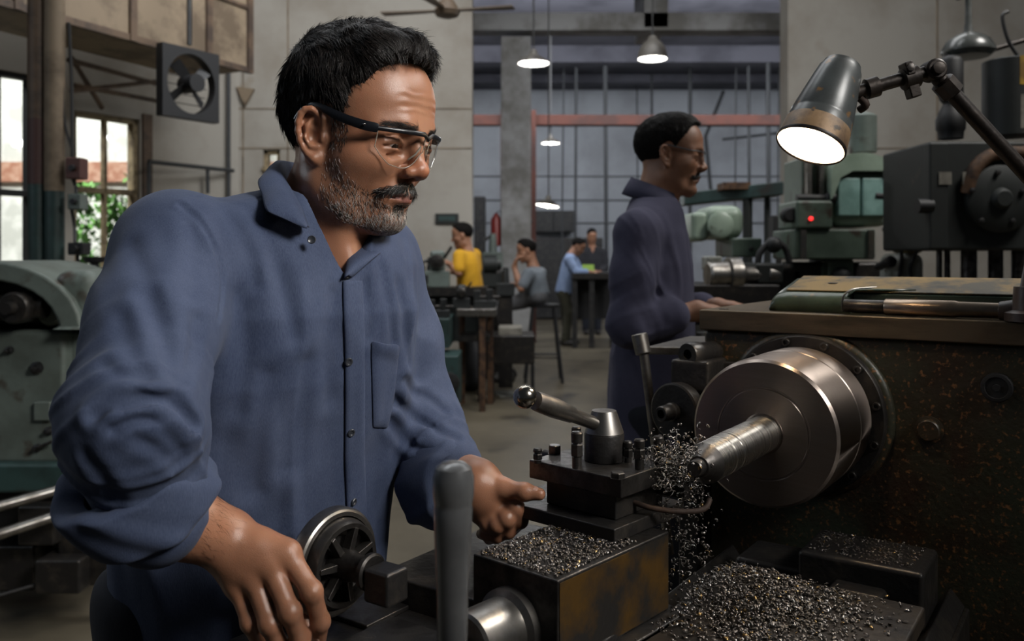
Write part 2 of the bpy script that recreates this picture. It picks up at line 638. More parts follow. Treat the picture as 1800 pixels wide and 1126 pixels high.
def strands(name, roots, dirs, nrm, length, width, bend, nseg, m, parent, rng, droop=0.0, curl=0.0, lift=0.3, shade=None):
    """Hair strands as tapered three-sided tubes growing from roots along dirs, all in one mesh."""
    n = len(roots)
    L = length if isinstance(length, np.ndarray) else np.full(n, length, np.float32)
    d = dirs / (np.linalg.norm(dirs, axis=1, keepdims=True) + 1e-9)
    pts = [roots]
    cur = roots.copy()
    side = np.cross(d, nrm)
    side /= (np.linalg.norm(side, axis=1, keepdims=True) + 1e-9)
    ph = rng.uniform(0, 6.28, n).astype(np.float32)
    am = rng.normal(0, 1, n).astype(np.float32)
    for s in range(nseg):
        t = (s + 0.5) / nseg
        step = d + nrm * ((lift * (1 - 2.2 * t))) + side * (bend * am * t)[:, None] + side * (curl * np.sin(ph + t * 5))[:, None]
        step[:, 2] -= droop * t
        step /= np.linalg.norm(step, axis=1, keepdims=True)
        cur = cur + step * (L / nseg)[:, None]
        pts.append(cur)
    pts = np.stack(pts, 1)
    K = nseg + 1
    up = nrm
    V = []
    for s in range(K):
        w = width * (1 - 0.85 * (s / nseg) ** 1.6)
        for k in range(3):
            a = 2 * math.pi * k / 3
            V.append(pts[:, s] + (side * math.cos(a) + up * math.sin(a)) * w)
    V = np.stack(V, 1).reshape(n, K * 3, 3)
    fs = []
    for s in range(nseg):
        for k in range(3):
            k2 = (k + 1) % 3
            fs.append((s * 3 + k, s * 3 + k2, s * 3 + 3 + k2, s * 3 + 3 + k))
    fs = np.array(fs)
    Fq = (fs[None] + (np.arange(n) * K * 3)[:, None, None]).reshape(-1, 4)
    me = np_mesh(name, V.reshape(-1, 3), Fq)
    if shade is not None:
        attr(me, 'shade', np.repeat(shade, K * 3))
    return link_mesh(name, me, m, parent, None)


def hair_mat(name, dark, light, rough=0.35, spec=0.5):
    m = bpy.data.materials.new(name)
    m.use_nodes = True
    nt = m.node_tree
    b = nt.nodes['Principled BSDF']
    a = nt.nodes.new('ShaderNodeAttribute')
    a.attribute_name = 'shade'
    mx = nt.nodes.new('ShaderNodeMix')
    mx.data_type = 'RGBA'
    mx.inputs[6].default_value = tuple(dark) + (1,)
    mx.inputs[7].default_value = tuple(light) + (1,)
    nt.links.new(a.outputs['Fac'], mx.inputs[0])
    nt.links.new(mx.outputs[2], b.inputs['Base Color'])
    b.inputs['Roughness'].default_value = rough
    b.inputs['Specular IOR Level'].default_value = spec
    return m


def skin_mat(name, base, beard_col, lip_col, rough=0.42, pore=620.0, dark=None):
    """Skin with areas of stubble, lips and darker creases taken from attributes computed on the body."""
    m = bpy.data.materials.new(name)
    m.use_nodes = True
    nt = m.node_tree
    N, L = nt.nodes, nt.links
    b = N['Principled BSDF']
    tc = N.new('ShaderNodeTexCoord')
    n1 = N.new('ShaderNodeTexNoise')
    n1.inputs['Scale'].default_value = 28
    n1.inputs['Detail'].default_value = 6
    L.new(tc.outputs['Object'], n1.inputs['Vector'])
    mx = N.new('ShaderNodeMix'); mx.data_type = 'RGBA'
    L.new(n1.outputs['Fac'], mx.inputs[0])
    mx.inputs[6].default_value = tuple(c * 0.72 for c in base) + (1,)
    mx.inputs[7].default_value = tuple(c * 1.22 for c in base) + (1,)
    last = mx.outputs[2]
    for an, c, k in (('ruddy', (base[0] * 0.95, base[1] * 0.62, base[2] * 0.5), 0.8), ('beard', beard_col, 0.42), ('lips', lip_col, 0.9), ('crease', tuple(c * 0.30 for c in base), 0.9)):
        a = N.new('ShaderNodeAttribute'); a.attribute_name = an
        mm = N.new('ShaderNodeMath'); mm.operation = 'MULTIPLY'; mm.inputs[1].default_value = k
        L.new(a.outputs['Fac'], mm.inputs[0])
        q = N.new('ShaderNodeMix'); q.data_type = 'RGBA'
        L.new(mm.outputs[0], q.inputs[0])
        L.new(last, q.inputs[6])
        q.inputs[7].default_value = tuple(c) + (1,)
        last = q.outputs[2]
    L.new(last, b.inputs['Base Color'])
    b.inputs['Roughness'].default_value = rough
    b.inputs['Specular IOR Level'].default_value = 0.5
    b.inputs['Subsurface Weight'].default_value = 0.12
    b.inputs['Subsurface Radius'].default_value = (0.010, 0.004, 0.002)
    b.inputs['Subsurface Scale'].default_value = 0.6
    vo = N.new('ShaderNodeTexVoronoi'); vo.inputs['Scale'].default_value = pore * 2.2
    L.new(tc.outputs['Object'], vo.inputs['Vector'])
    n2 = N.new('ShaderNodeTexNoise'); n2.inputs['Scale'].default_value = pore; n2.inputs['Detail'].default_value = 5
    L.new(tc.outputs['Object'], n2.inputs['Vector'])
    ad = N.new('ShaderNodeMath'); ad.operation = 'ADD'
    L.new(vo.outputs['Distance'], ad.inputs[0]); L.new(n2.outputs['Fac'], ad.inputs[1])
    bp = N.new('ShaderNodeBump'); bp.inputs['Strength'].default_value = 0.16; bp.inputs['Distance'].default_value = 0.0010
    L.new(ad.outputs[0], bp.inputs['Height'])
    L.new(bp.outputs[0], b.inputs['Normal'])
    return m


def cloth_mat(name, col, col2, rough=0.85, weave=900.0, sheen=0.03):
    m = bpy.data.materials.new(name)
    m.use_nodes = True
    nt = m.node_tree
    N, L = nt.nodes, nt.links
    b = N['Principled BSDF']
    tc = N.new('ShaderNodeTexCoord')
    n1 = N.new('ShaderNodeTexNoise'); n1.inputs['Scale'].default_value = 7; n1.inputs['Detail'].default_value = 8; n1.inputs['Roughness'].default_value = 0.7
    L.new(tc.outputs['Object'], n1.inputs['Vector'])
    n2 = N.new('ShaderNodeTexNoise'); n2.inputs['Scale'].default_value = weave; n2.inputs['Detail'].default_value = 2
    mp = N.new('ShaderNodeMapping'); mp.inputs['Scale'].default_value = (1, 1, 0.22)
    L.new(tc.outputs['Object'], mp.inputs['Vector']); L.new(mp.outputs[0], n2.inputs['Vector'])
    ad = N.new('ShaderNodeMath'); ad.operation = 'MULTIPLY_ADD'
    L.new(n2.outputs['Fac'], ad.inputs[0]); ad.inputs[1].default_value = 0.55
    L.new(n1.outputs['Fac'], ad.inputs[2])
    mr = N.new('ShaderNodeMapRange'); mr.inputs[1].default_value = 0.48; mr.inputs[2].default_value = 1.05
    L.new(ad.outputs[0], mr.inputs[0])
    mx = N.new('ShaderNodeMix'); mx.data_type = 'RGBA'
    L.new(mr.outputs[0], mx.inputs[0])
    mx.inputs[6].default_value = tuple(col) + (1,)
    mx.inputs[7].default_value = tuple(col2) + (1,)
    L.new(mx.outputs[2], b.inputs['Base Color'])
    b.inputs['Roughness'].default_value = rough
    b.inputs['Sheen Weight'].default_value = sheen
    b.inputs['Sheen Roughness'].default_value = 0.5
    b.inputs['Specular IOR Level'].default_value = 0.25
    bp = N.new('ShaderNodeBump'); bp.inputs['Strength'].default_value = 0.35; bp.inputs['Distance'].default_value = 0.0006
    L.new(n2.outputs['Fac'], bp.inputs['Height'])
    n3 = N.new('ShaderNodeTexNoise'); n3.noise_type = 'RIDGED_MULTIFRACTAL'; n3.inputs['Scale'].default_value = 9; n3.inputs['Detail'].default_value = 3
    n3.inputs['Distortion'].default_value = 0.5; n3.inputs['Roughness'].default_value = 0.4
    mp3 = N.new('ShaderNodeMapping'); mp3.inputs['Scale'].default_value = (1, 1, 0.4)
    L.new(tc.outputs['Object'], mp3.inputs['Vector']); L.new(mp3.outputs[0], n3.inputs['Vector'])
    bp2 = N.new('ShaderNodeBump'); bp2.inputs['Strength'].default_value = 0.35; bp2.inputs['Distance'].default_value = 0.004
    L.new(n3.outputs['Fac'], bp2.inputs['Height']); L.new(bp.outputs[0], bp2.inputs['Normal'])
    L.new(bp2.outputs[0], b.inputs['Normal'])
    return m
# ---------------------------------------------------------------- people: shared head shape
def Rmat(yaw, pitch, roll=0.0):
    """Columns: forward, left, up. Yaw turns the face from +X towards the camera, pitch nods it down."""
    return np.array(Matrix.Rotation(-math.radians(yaw), 3, 'Z') @ Matrix.Rotation(math.radians(pitch), 3, 'Y') @ Matrix.Rotation(math.radians(roll), 3, 'X'), np.float32)


def head_sdf(p, fat=1.0, detail=True):
    """Head in its own frame: x forward, y left, z up, origin midway between the ear canals, metres."""
    q = p.copy()
    q[:, 1] = np.abs(q[:, 1])
    E = s_ell
    d = E(q, (-.014, 0, .048), (.097, .077, .084))
    d = smin(d, E(q, (.034, 0, .050), (.057, .064, .064)), .03)
    d = smin(d, E(q, (.030, 0, -.022), (.056, .060 * fat, .080)), .03)
    d = smin(d, E(q, (.046, .042, -.020), (.032, .026 * fat, .024)), .022)
    d = smin(d, E(q, (.012, .046 * fat, -.050), (.040, .020, .046)), .025)
    d = smin(d, s_chain(q, [(-.004, .050 * fat, -.062), (.040, .036 * fat, -.088), (.070, .010, -.099)], [.018, .018, .018], .01), .02)
    d = smin(d, E(q, (.074, 0, -.096), (.021, .024, .017)), .016)
    d = smin(d, E(q, (.070, 0, -.062), (.025, .033, .026)), .016)
    if not detail:
        d = smin(d, s_cap(q, (.084, 0, .014), (.104, 0, -.026), .008, .013), .012)
        d = smin(d, E(q, (-.008, .076, .0), (.017, .010, .031)), .006)
        d = smax(d, -E(q, (.096, .033, .006), (.020, .020, .012)), .014)
        return d
    # brow, sockets, lids
    d = smin(d, s_chain(q, [(.086, 0, .0225), (.0825, .022, .0260), (.062, .048, .0225)], [.009, .0092, .008], .008), .018)
    d = smax(d, -E(q, (.098, .033, .005), (.023, .020, .0135)), .016)
    d = smax(d, -E(q, (.094, .018, .004), (.012, .008, .012)), .012)
    # nose
    d = smin(d, s_chain(q, [(.082, 0, .020), (.0915, 0, .000), (.1000, 0, -.021)], [.0085, .0078, .0095], .006), .010)
    d = smin(d, E(q, (.1035, 0, -.0265), (.0125, .0130, .0110)), .008)
    d = smin(d, E(q, (.0945, .0140, -.0300), (.0125, .0080, .0085)), .006)
    d = smin(d, s_cap(q, (.100, 0, -.036), (.092, 0, -.046), .0045, .004), .006)
    d = smax(d, -E(q, (.0975, .0075, -.0385), (.0060, .0036, .0050)), .004)
    d = smax(d, -s_chain(q, [(.094, .0235, -.0265), (.0925, .0225, -.036)], [.0012, .0012], .002), .006)
    # eyelids and the opening between them
    d = smin(d, E(q, (.0690, .0325, .0055), (.0152, .0185, .0150)), .010)
    d = smin(d, s_chain(q, [(.0765, .0185, .0060), (.0838, .0310, .0090), (.0770, .0475, .0050)], [.0018, .0020, .0018], .003), .004)
    d = smin(d, s_chain(q, [(.0765, .0195, .0020), (.0825, .0320, -.0015), (.0765, .0465, .0015)], [.0020, .0018, .0020], .003), .004)
    d = smax(d, -s_chain(q, [(.080, .019, .0125), (.0845, .031, .0160), (.076, .047, .0115)], [.0008, .0008, .0008], .003), .004)
    d = smax(d, -s_chain(q, [(.080, .020, -.008), (.080, .033, -.012), (.072, .046, -.010)], [.001, .001, .001], .003), .007)
    d = smax(d, -s_chain(q, [(.0790, .0180, .0004), (.0850, .0270, .0018), (.0850, .0370, .0018), (.0770, .0485, .0000)], [.0018, .0029, .0029, .0018], .002), .0010)
    # mouth
    d = smin(d, s_chain(q, [(.0935, 0, -.0565), (.0915, .008, -.0570), (.080, .024, -.0625)], [.0055, .0055, .0030], .004), .006)
    d = smin(d, s_chain(q, [(.0925, 0, -.0690), (.0895, .010, -.0685), (.079, .022, -.0655)], [.0062, .0058, .0030], .004), .006)
    d = smax(d, -s_chain(q, [(.1000, 0, -.0630), (.0965, .009, -.0632), (.0800, .027, -.0652)], [.0016, .0016, .0018], .002), .0035)
    d = smax(d, -s_cap(q, (.0975, -.012, -.0800), (.0975, .012, -.0800), .0055), .012)
    d = smax(d, -s_cap(q, (.0985, 0, -.0445), (.0985, 0, -.0530), .0025), .006)
    d = smax(d, -s_chain(q, [(.0925, .0245, -.030), (.0830, .0345, -.050), (.0740, .0385, -.068)], [.0012, .0018, .0010], .003), .010)
    wz = q[:, 2]
    fm = np.clip((q[:, 0] - .066) / .012, 0, 1) * np.clip((.044 - q[:, 1]) / .012, 0, 1) * np.clip((wz - .040) / .006, 0, 1) * np.clip((.074 - wz) / .006, 0, 1)
    d = d + .00055 * np.sin(wz * 640 + 26 * q[:, 1] + 2.2 * noise3(p * 60)) * fm
    # ears
    w = q - np.array((-.010, .0745, .0), np.float32)
    ca, sa = math.cos(math.radians(24)), math.sin(math.radians(24))
    u = w[:, 0] * ca - w[:, 1] * sa * 1.0
    o = w[:, 0] * sa + w[:, 1] * ca
    tt = math.radians(8)
    e = np.stack([u * math.cos(tt) - w[:, 2] * math.sin(tt) * -1, o, w[:, 2] * math.cos(tt) - u * math.sin(tt)], 1).astype(np.float32)
    e = e / np.array((.90, 1, .98), np.float32)
    plate = E(e, (-.001, .002, .003), (.0175, .0050, .0305))
    plate = smin(plate, s_chain(e, [(.013, .003, .004), (.012, .006, .020), (.006, .0075, .0285), (-.001, .0085, .0325), (-.009, .009, .0320), (-.0155, .009, .0265), (-.0190, .0085, .0170), (-.0195, .008, .006), (-.0175, .0072, -.006), (-.013, .0065, -.016), (-.0075, .006, -.0235), (-.001, .005, -.029)],
                               [.0036, .0038, .0040, .0040, .0041, .0042, .0042, .0041, .0040, .0040, .0043, .0062], .003), .003)
    plate = smin(plate, s_chain(e, [(.002, .006, .022), (-.0075, .0075, .012), (-.0085, .0075, -.002), (-.003, .0065, -.013), (.006, .005, -.014)],
                               [.0030, .0036, .0038, .0036, .0034], .003), .003)
    plate = smin(plate, E(e, (.0125, .004, -.003), (.0050, .0052, .0075)), .003)
    plate = smin(plate, E(e, (.002, .003, -.027), (.0095, .0045, .0085)), .005)
    plate = smax(plate, -E(e, (.001, .0105, .000), (.0085, .0085, .0105)), .003)
    plate = smax(plate, -E(e, (.0035, .0090, .0135), (.0060, .0050, .0065)), .003)
    d = smin(d, plate, .005)
    return d


def interp(x, xs, ys):
    return np.interp(x, xs, ys).astype(np.float32)


HAIR_X = ([-.02, -.005, .012, .026, .040, .052, .064, .076, .090, .104, .13], [.010, .018, .025, .030, .037, .046, .051, .054, .058, .070, .14])
HAIR_Z = ([-.13, -.055, -.040, -.030, -.020, -.004, .010, .015, .021, .06], [-.052, -.052, -.040, -.010, .034, .043, .036, .018, .008, .004])


def hair_sdf(p, style=0):
    q = p.copy()
    q[:, 1] = np.abs(q[:, 1])
    E = s_ell
    d = E(q, (-.018, 0, .052), (.103, .0825, .089))
    if style == 0:
        d = smin(d, E(q, (-.010, 0, .085), (.088, .070, .067)), .03)
        d = smin(d, E(p, (.036, -.004, .104), (.052, .058, .036)), .03)
        d = smin(d, s_chain(p, [(.036, -.045, .118), (.058, -.034, .121), (.069, -.020, .118)], [.018, .013, .007], .01), .012)
        d = smin(d, s_chain(p, [(.040, .000, .126), (.064, .004, .124), (.075, .010, .118)], [.018, .014, .007], .01), .012)
        d = smin(d, s_chain(p, [(.036, .035, .118), (.056, .035, .117), (.066, .036, .113)], [.017, .013, .007], .01), .012)
        w = noise3(p * np.array((70, 70, 110), np.float32) + noise3(p * 30)[:, None] * 1.5)
        d = d - .0022 * w - .0035 * noise3(p * 38 + 7)
    else:
        d = smin(d, E(q, (.020, 0, .088), (.070, .066, .052)), .03)
        d = d - .0015 * noise3(p * 80)
    x, y, z = q[:, 0], q[:, 1], q[:, 2]
    cut = np.maximum((x - interp(z + .03 * np.maximum(0, .03 - y), *HAIR_X)) * .8, (interp(x, *HAIR_Z) - z) * .8)
    q2 = d
    keep = smax(d, cut, .012)
    over = E(p, (.056, -.004, .125), (.029, .052, .012)) if style == 0 else None
    if over is not None:
        keep = np.minimum(keep, smax(q2, over, .004))
    return keep


def beard_mask(l):
    """1 where beard or moustache grows, on head-frame points."""
    x, y, z = l[:, 0], np.abs(l[:, 1]), l[:, 2]
    top = interp(x, [.0, .012, .024, .036, .050, .064, .078, .095], [-.004, .004, -.006, -.026, -.042, -.054, -.068, -.074])
    low = interp(x, [-.02, .0, .03, .06, .1], [-.060, -.075, -.100, -.112, -.125])
    b = np.clip((top - z) / .008, 0, 1) * np.clip((z - low) / .010, 0, 1) * np.clip((x - .004) / .010, 0, 1)
    lipz = np.clip((x - .074) / .006, 0, 1) * np.clip((z + .0765) / .004, 0, 1) * np.clip((.022 - y) / .005, 0, 1)
    b = b * (1 - lipz)
    return b


def stache_mask(l):
    x, y, z = l[:, 0], np.abs(l[:, 1]), l[:, 2]
    mid = -.0485 - .42 * np.maximum(y - .010, 0)
    return ((np.abs(z - mid) < .0056 - .06 * y) & (x > .066) & (y < .034)).astype(np.float32)


def sample_mesh(v, f, n, rng, w=None):
    """Random points on quads, chosen by area times weight."""
    a, b, c, d = (v[f[:, k]] for k in range(4))
    ar = 0.5 * np.linalg.norm(np.cross(c - a, d - b), axis=1)
    if w is not None:
        ar = ar * w[f].mean(1)
    if ar.sum() <= 0:
        return np.zeros((0, 3), np.float32)
    i = rng.choice(len(f), n, p=ar / ar.sum())
    s, t = rng.random((n, 1)), rng.random((n, 1))
    return ((a[i] * (1 - s) + b[i] * s) * (1 - t) + (d[i] * (1 - s) + c[i] * s) * t).astype(np.float32)


def V3(v):
    return np.array((v[0], v[1], v[2]), np.float32)


# ---------------------------------------------------------------- the machinist in front
rng = np.random.default_rng(5)
HR = Rmat(28, 9)
EAR = V3(P(549, 236, 1.0))
HO = EAR - HR @ np.array((-.008, -.080, .002), np.float32)
HS = 0.985


KX, KZ, SHEAR = .960, .92, .17


def to_head(p):
    q = ((p - HO) @ HR / HS).astype(np.float32)
    q[:, 0] /= np.where(q[:, 0] > 0, KX, 1)
    q[:, 2] /= np.where(q[:, 2] < 0, KZ, 1)
    q[:, 0] -= SHEAR * np.minimum(q[:, 2], 0) * np.clip(q[:, 0] / .05, 0, 1)
    return q


def from_head(l):
    q = np.array(l, np.float32)
    q[:, 0] += SHEAR * np.minimum(q[:, 2], 0) * np.clip(q[:, 0] / .05, 0, 1)
    q[:, 0] *= np.where(q[:, 0] > 0, KX, 1)
    q[:, 2] *= np.where(q[:, 2] < 0, KZ, 1)
    return (q * HS) @ HR.T + HO


NB = V3(P(560, 430, 1.10))          # base of the neck
CHEST = np.array((-.285, 1.10, 1.22), np.float32)
SR, MR, ER, CR = (V3(P(*a)) for a in ((306, 446, .96), (268, 580, .88), (232, 740, .81), (268, 898, .845)))
WR = V3(P(392, 942, .895))
SL, ML, EL, CL = (V3(P(*a)) for a in ((652, 458, 1.20), (696, 600, 1.22), (722, 722, 1.22), (795, 848, 1.13)))
WL = V3(P(838, 850, 1.10))

# hand on the wheel: knuckle rows in the place
def HP(l):
    return [V3(P(*a)) for a in l]

R_FING = [
    (HP([(505, 972, .885), (548, 1040, .868), (563, 1092, .880), (560, 1128, .898)]), [.0115, .0102, .0092, .0078]),
    (HP([(474, 990, .880), (510, 1075, .860), (528, 1122, .872), (522, 1162, .895)]), [.0120, .0106, .0096, .0080]),
    (HP([(444, 1010, .880), (474, 1096, .862), (494, 1142, .874), (492, 1180, .897)]), [.0114, .0100, .0092, .0078]),
    (HP([(418, 1028, .884), (440, 1094, .872), (460, 1136, .882), (464, 1166, .898)]), [.0102, .0088, .0080, .0070]),
    (HP([(460, 975, .925), (505, 1035, .945), (535, 1085, .945), (545, 1112, .935)]), [.0150, .0125, .0100, .0080]),
]
L_FING = [
    (HP([(884, 874, 1.105), (906, 892, 1.085), (914, 914, 1.095), (902, 930, 1.12)]), [.0115, .0105, .0095, .008]),
    (HP([(873, 889, 1.100), (890, 911, 1.080), (893, 932, 1.095), (878, 942, 1.12)]), [.0115, .0105, .0095, .008]),
    (HP([(860, 898, 1.100), (873, 921, 1.082), (873, 940, 1.098), (860, 946, 1.12)]), [.011, .010, .009, .008]),
    (HP([(848, 902, 1.100), (858, 921, 1.088), (855, 936, 1.10), (846, 938, 1.12)]), [.010, .009, .008, .007]),
    (HP([(850, 858, 1.10), (886, 858, 1.085), (922, 864, 1.075), (948, 868, 1.070)]), [.014, .012, .0105, .008]),
]


def hand_sdf(p, wrist, fingers, palm_r=.013, knuckle=.0128, k=.007):
    d = None
    for i, (pts, rs) in enumerate(fingers):
        e = s_chain(p, pts, rs, .006)
        for j in (1, 2):
            e = smin(e, s_ell(p, pts[j], (rs[j] * 1.03,) * 3), .004)
        d = e if d is None else smin(d, e, .0035)
    w = wrist
    pal = None
    for i, (pts, rs) in enumerate(fingers[:4]):
        e = s_chain(p, [w + (pts[0] - w) * .12, w + (pts[0] - w) * .6, pts[0]], [.021, .0165, rs[0] * 1.12], .012)
        pal = e if pal is None else smin(pal, e, .014)
        if i:
            q0 = fingers[i - 1][0][0]
            pal = smin(pal, s_cap(p, (pts[0] + (w - pts[0]) * .15), (q0 + (w - q0) * .15), .0125), .010)
        pal = smin(pal, s_ell(p, pts[0], (knuckle,) * 3), .007)
    th = fingers[4][0]
    pal = smin(pal, s_chain(p, [w + (th[0] - w) * .25, th[0]], [.019, fingers[4][1][0] * 1.1], .01), .014)
    d = smin(d, pal, k)
    # tendons and knuckle creases
    return d


def arm_t(p, a, b):
    ba = b - a
    return (p - a) @ ba / (ba @ ba)


def near(p, c, r):
    return ((p - np.asarray(c, np.float32)) ** 2).sum(1) < r * r


def part(p, fn, c, r, far=.02):
    """fn inside a ball, distance to the ball outside it."""
    d = np.sqrt(((p - np.asarray(c, np.float32)) ** 2).sum(1)) - r + far
    m = d < far
    if m.any():
        d[m] = fn(p[m])
    return np.maximum(d, .001) if not m.any() else np.where(m, d, np.maximum(d, .001))


def body_sdf(p):
    d = part(p, lambda q: head_sdf(to_head(q), 1.04) * HS, HO + np.array((.0, 0, -.0), np.float32), .172)
    nk = from_head([(-.030, 0, -.035)])[0]
    n = s_chain(p, [nk, (nk + NB) / 2 + np.array((.004, -.004, 0), np.float32), NB], [.052, .0545, .064], .03)
    n = smin(n, s_chain(p, [from_head([(-.025, -.052, -.03)])[0], NB + np.array((.055, -.06, -.035), np.float32)], [.012, .010], .01), .022)
    d = smin(d, n, .028)
    t = s_chain(p, [NB, CHEST, CHEST + np.array((-.06, .03, -.25), np.float32)], [.062, .075, .09], .05)
    t = smin(t, s_chain(p, [NB + np.array((.012, -.012, -.035), np.float32), CHEST + np.array((.020, -.020, .03), np.float32)], [.052, .050], .03), .04)
    t = smin(t, s_chain(p, [SR, NB + np.array((0, 0, -.06), np.float32), SL], [.045, .05, .045], .03), .04)
    t = smin(t, s_chain(p, [SR, MR, ER, CR], [.045, .042, .038, .036], .02), .02)
    t = smin(t, s_chain(p, [SL, ML, EL, CL], [.045, .042, .038, .036], .02), .02)
    d = smin(d, t, .03)
    fr = s_chain(p, [CR, CR + (WR - CR) * .55, WR], [.037, .0315, .0255], .02)
    fl = s_chain(p, [CL, CL + (WL - CL) * .6, WL], [.036, .031, .027], .02)
    d = smin(d, smin(fr, part(p, lambda q: hand_sdf(q, WR, R_FING), (WR + R_FING[1][0][1]) / 2, .13), .02), .02)
    d = smin(d, smin(fl, part(p, lambda q: hand_sdf(q, WL, L_FING), (WL + L_FING[1][0][1]) / 2, .10), .02), .02)
    # legs, hidden by the machine and the clothes
    return d


M['skin1'] = skin_mat('brown_skin', (0.345, 0.160, 0.092), (0.085, 0.060, 0.048), (0.26, 0.115, 0.095), 0.34)
M['hair1'] = hair_mat('black_hair', (0.006, 0.005, 0.005), (0.026, 0.019, 0.015), 0.42, 0.30)
M['hair_base'] = mat('hair_underlayer', (0.007, 0.006, 0.0055), 0.75, spec=0.08)
M['beard1'] = hair_mat('grizzled_beard', (0.012, 0.010, 0.009), (0.62, 0.58, 0.54), 0.45)
M['shirt1'] = cloth_mat('blue_cotton', (0.026, 0.038, 0.080), (0.072, 0.092, 0.152), 0.85)
M['trouser'] = cloth_mat('dark_trouser_cloth', (0.010, 0.012, 0.018), (0.018, 0.020, 0.028), 0.9)
M['spec_black'] = mat('black_plastic_frame', (0.008, 0.009, 0.012), 0.3)
M['nail'] = mat('finger_nail', (.42, .24, .18), .3)
M['eye'] = mat('eye_white', (0.24, 0.195, 0.17), 0.2)
M['iris'] = mat('dark_iris', (0.012, 0.007, 0.005), 0.08)
M['button'] = mat('dark_button', (0.03, 0.033, 0.04), 0.3)

FEET = Vector((-.36, 1.14, 0))
man = empty('person', FEET, 'man in front in blue work shirt and clear safety glasses, hands on the lathe controls', 'person')

bv, bf = sdf_mesh(body_sdf, (-.56, .74, .80), (.08, 1.30, 1.64), .0019)
bv = relax(bv, bf, 1, .4)
# skip what the shirt hides: everything stays one mesh, only attributes are added
me = np_mesh('body', bv, bf)
l = to_head(bv)
inhead = (np.abs(l) < .16).all(1)
bm_ = beard_mask(l) * inhead
bm_ = np.maximum(bm_, stache_mask(l) * inhead)
attr(me, 'beard', bm_ * (0.65 + .35 * noise3(bv * 160)))
ly = np.abs(l[:, 1])
lips = np.clip(1 - np.sqrt(((l[:, 2] + .0635) / .0088) ** 2 + (ly / .025) ** 2), 0, 1) * (l[:, 0] > .076) * inhead
attr(me, 'lips', np.clip(lips * 2.5, 0, 1))
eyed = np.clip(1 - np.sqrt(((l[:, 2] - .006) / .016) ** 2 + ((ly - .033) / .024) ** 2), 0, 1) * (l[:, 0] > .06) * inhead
nails = 0
wr = np.clip(1 - np.abs(l[:, 2] - .058 - .003 * np.sin(l[:, 1] * 70)) / .0015, 0, 1) * (l[:, 0] > .07) * (ly < .04) * inhead
hand_dirt = np.clip((1.02 - bv[:, 2]) / .06, 0, 1) * (.30 + .25 * noise3(bv * 90))
brow = np.clip(1 - np.abs(l[:, 2] - (.0265 - 5.0 * (ly - .030) ** 2)) / .0042, 0, 1) * (ly > .011) * (ly < .052) * (l[:, 0] > .05) * inhead
lash = np.clip(1 - np.abs(l[:, 2] - (.0078 - 14 * (ly - .032) ** 2)) / .0018, 0, 1) * (np.abs(ly - .0325) < .0155) * (l[:, 0] > .07) * inhead
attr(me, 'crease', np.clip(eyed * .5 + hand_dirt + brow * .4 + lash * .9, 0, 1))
rud = np.clip(1 - np.sqrt(((l[:, 0] - .1) / .03) ** 2 + (ly / .03) ** 2 + ((l[:, 2] + .028) / .03) ** 2), 0, 1) * inhead
attr(me, 'ruddy', np.clip(rud * .8 + .15 * (noise3(bv * 40) > .2) * inhead, 0, 1))
body = link_mesh('body', me, M['skin1'], man, None)

for sgn in (-1, 1):
    c = Vector(from_head([(.0690, .0325 * sgn, .0045)])[0])
    eye = MB().ball(c, .0140 * HS, 24).build('eye', M['eye'], man)
    g = Vector(HR @ np.array((.86, .0, -.46), np.float32)).normalized()
    MB().lathe(c, g, [(.0120, .0070), (.0132, .0058), (.0142, .002), (.0143, 0.0)], 20).build('iris', M['iris'], eye)


# hair on the forearm and a finger nail
fa = np.clip(1 - np.abs(arm_t(bv, CR, WR) - .62) / .42, 0, 1) * near(bv, (CR + WR) / 2, .10)
fore_dir = (WR - CR) / np.linalg.norm(WR - CR)
ra = sample_mesh(bv, bf, 420, rng, fa.astype(np.float32))
na = grad(body_sdf, ra)
da = np.tile(fore_dir, (len(ra), 1)) + np.array((0, 0, -.45)) + rng.normal(0, .3, (len(ra), 3))
da = da - na * (da * na).sum(1)[:, None]
strands('arm_hair', ra, da.astype(np.float32), na.astype(np.float32), rng.uniform(.006, .013, len(ra)).astype(np.float32), .00007, .4, 4, M['beard1'], man, rng, 0, 0, .25, np.zeros(len(ra), np.float32))
for (pts, rs_), dn in ((R_FING[0], (-.15, -.9, .35)), (L_FING[4], (.1, -.35, .95))):
    a_, b_ = Vector(pts[2]), Vector(pts[3])
    n_ = Vector(dn).normalized(); t_ = (b_ - a_).normalized(); n_ = (n_ - t_ * n_.dot(t_)).normalized()
    MB().ball(a_ + (b_ - a_) * .62 + n_ * (rs_[3] * .88), .0068, 16, (.80, 1.1, .26), Matrix((t_.cross(n_), t_, n_)).transposed() if False else Matrix((n_.cross(t_), t_, n_)).transposed()).build('nail', M['nail'], man)


# hair shell and strands
def hair_w(p):
    return hair_sdf(to_head(p), 0) * HS


hc = from_head([(-.01, 0, .05)])[0]
hv, hf = sdf_mesh(hair_w, hc - .165, hc + .165, .0026)
hv = relax(hv, hf, 1)
me = np_mesh('hair', hv, hf)
attr(me, 'shade', np.full(len(hv), .05, np.float32))
hair = link_mesh('hair', me, M['hair_base'], man, None)


def hair_flow(l):
    """Combing direction on head-frame points: forward and over on top, back and down at the sides."""
    x, y, z = l[:, 0], l[:, 1], l[:, 2]
    top = np.clip((z - .085) / .035, 0, 1)[:, None]
    fr = np.stack([np.full_like(x, 1.0), -.25 + y * 2 + .5 * np.sin(x * 60 + y * 30), -.25 - 3.0 * np.maximum(x - .05, 0)], 1)
    sd = np.stack([np.clip(.35 + 9 * x, -.35, .55) + .35 * np.sin(z * 110 + x * 60), np.zeros_like(x), np.full_like(x, -.95)], 1)
    return fr * top + sd * (1 - top)


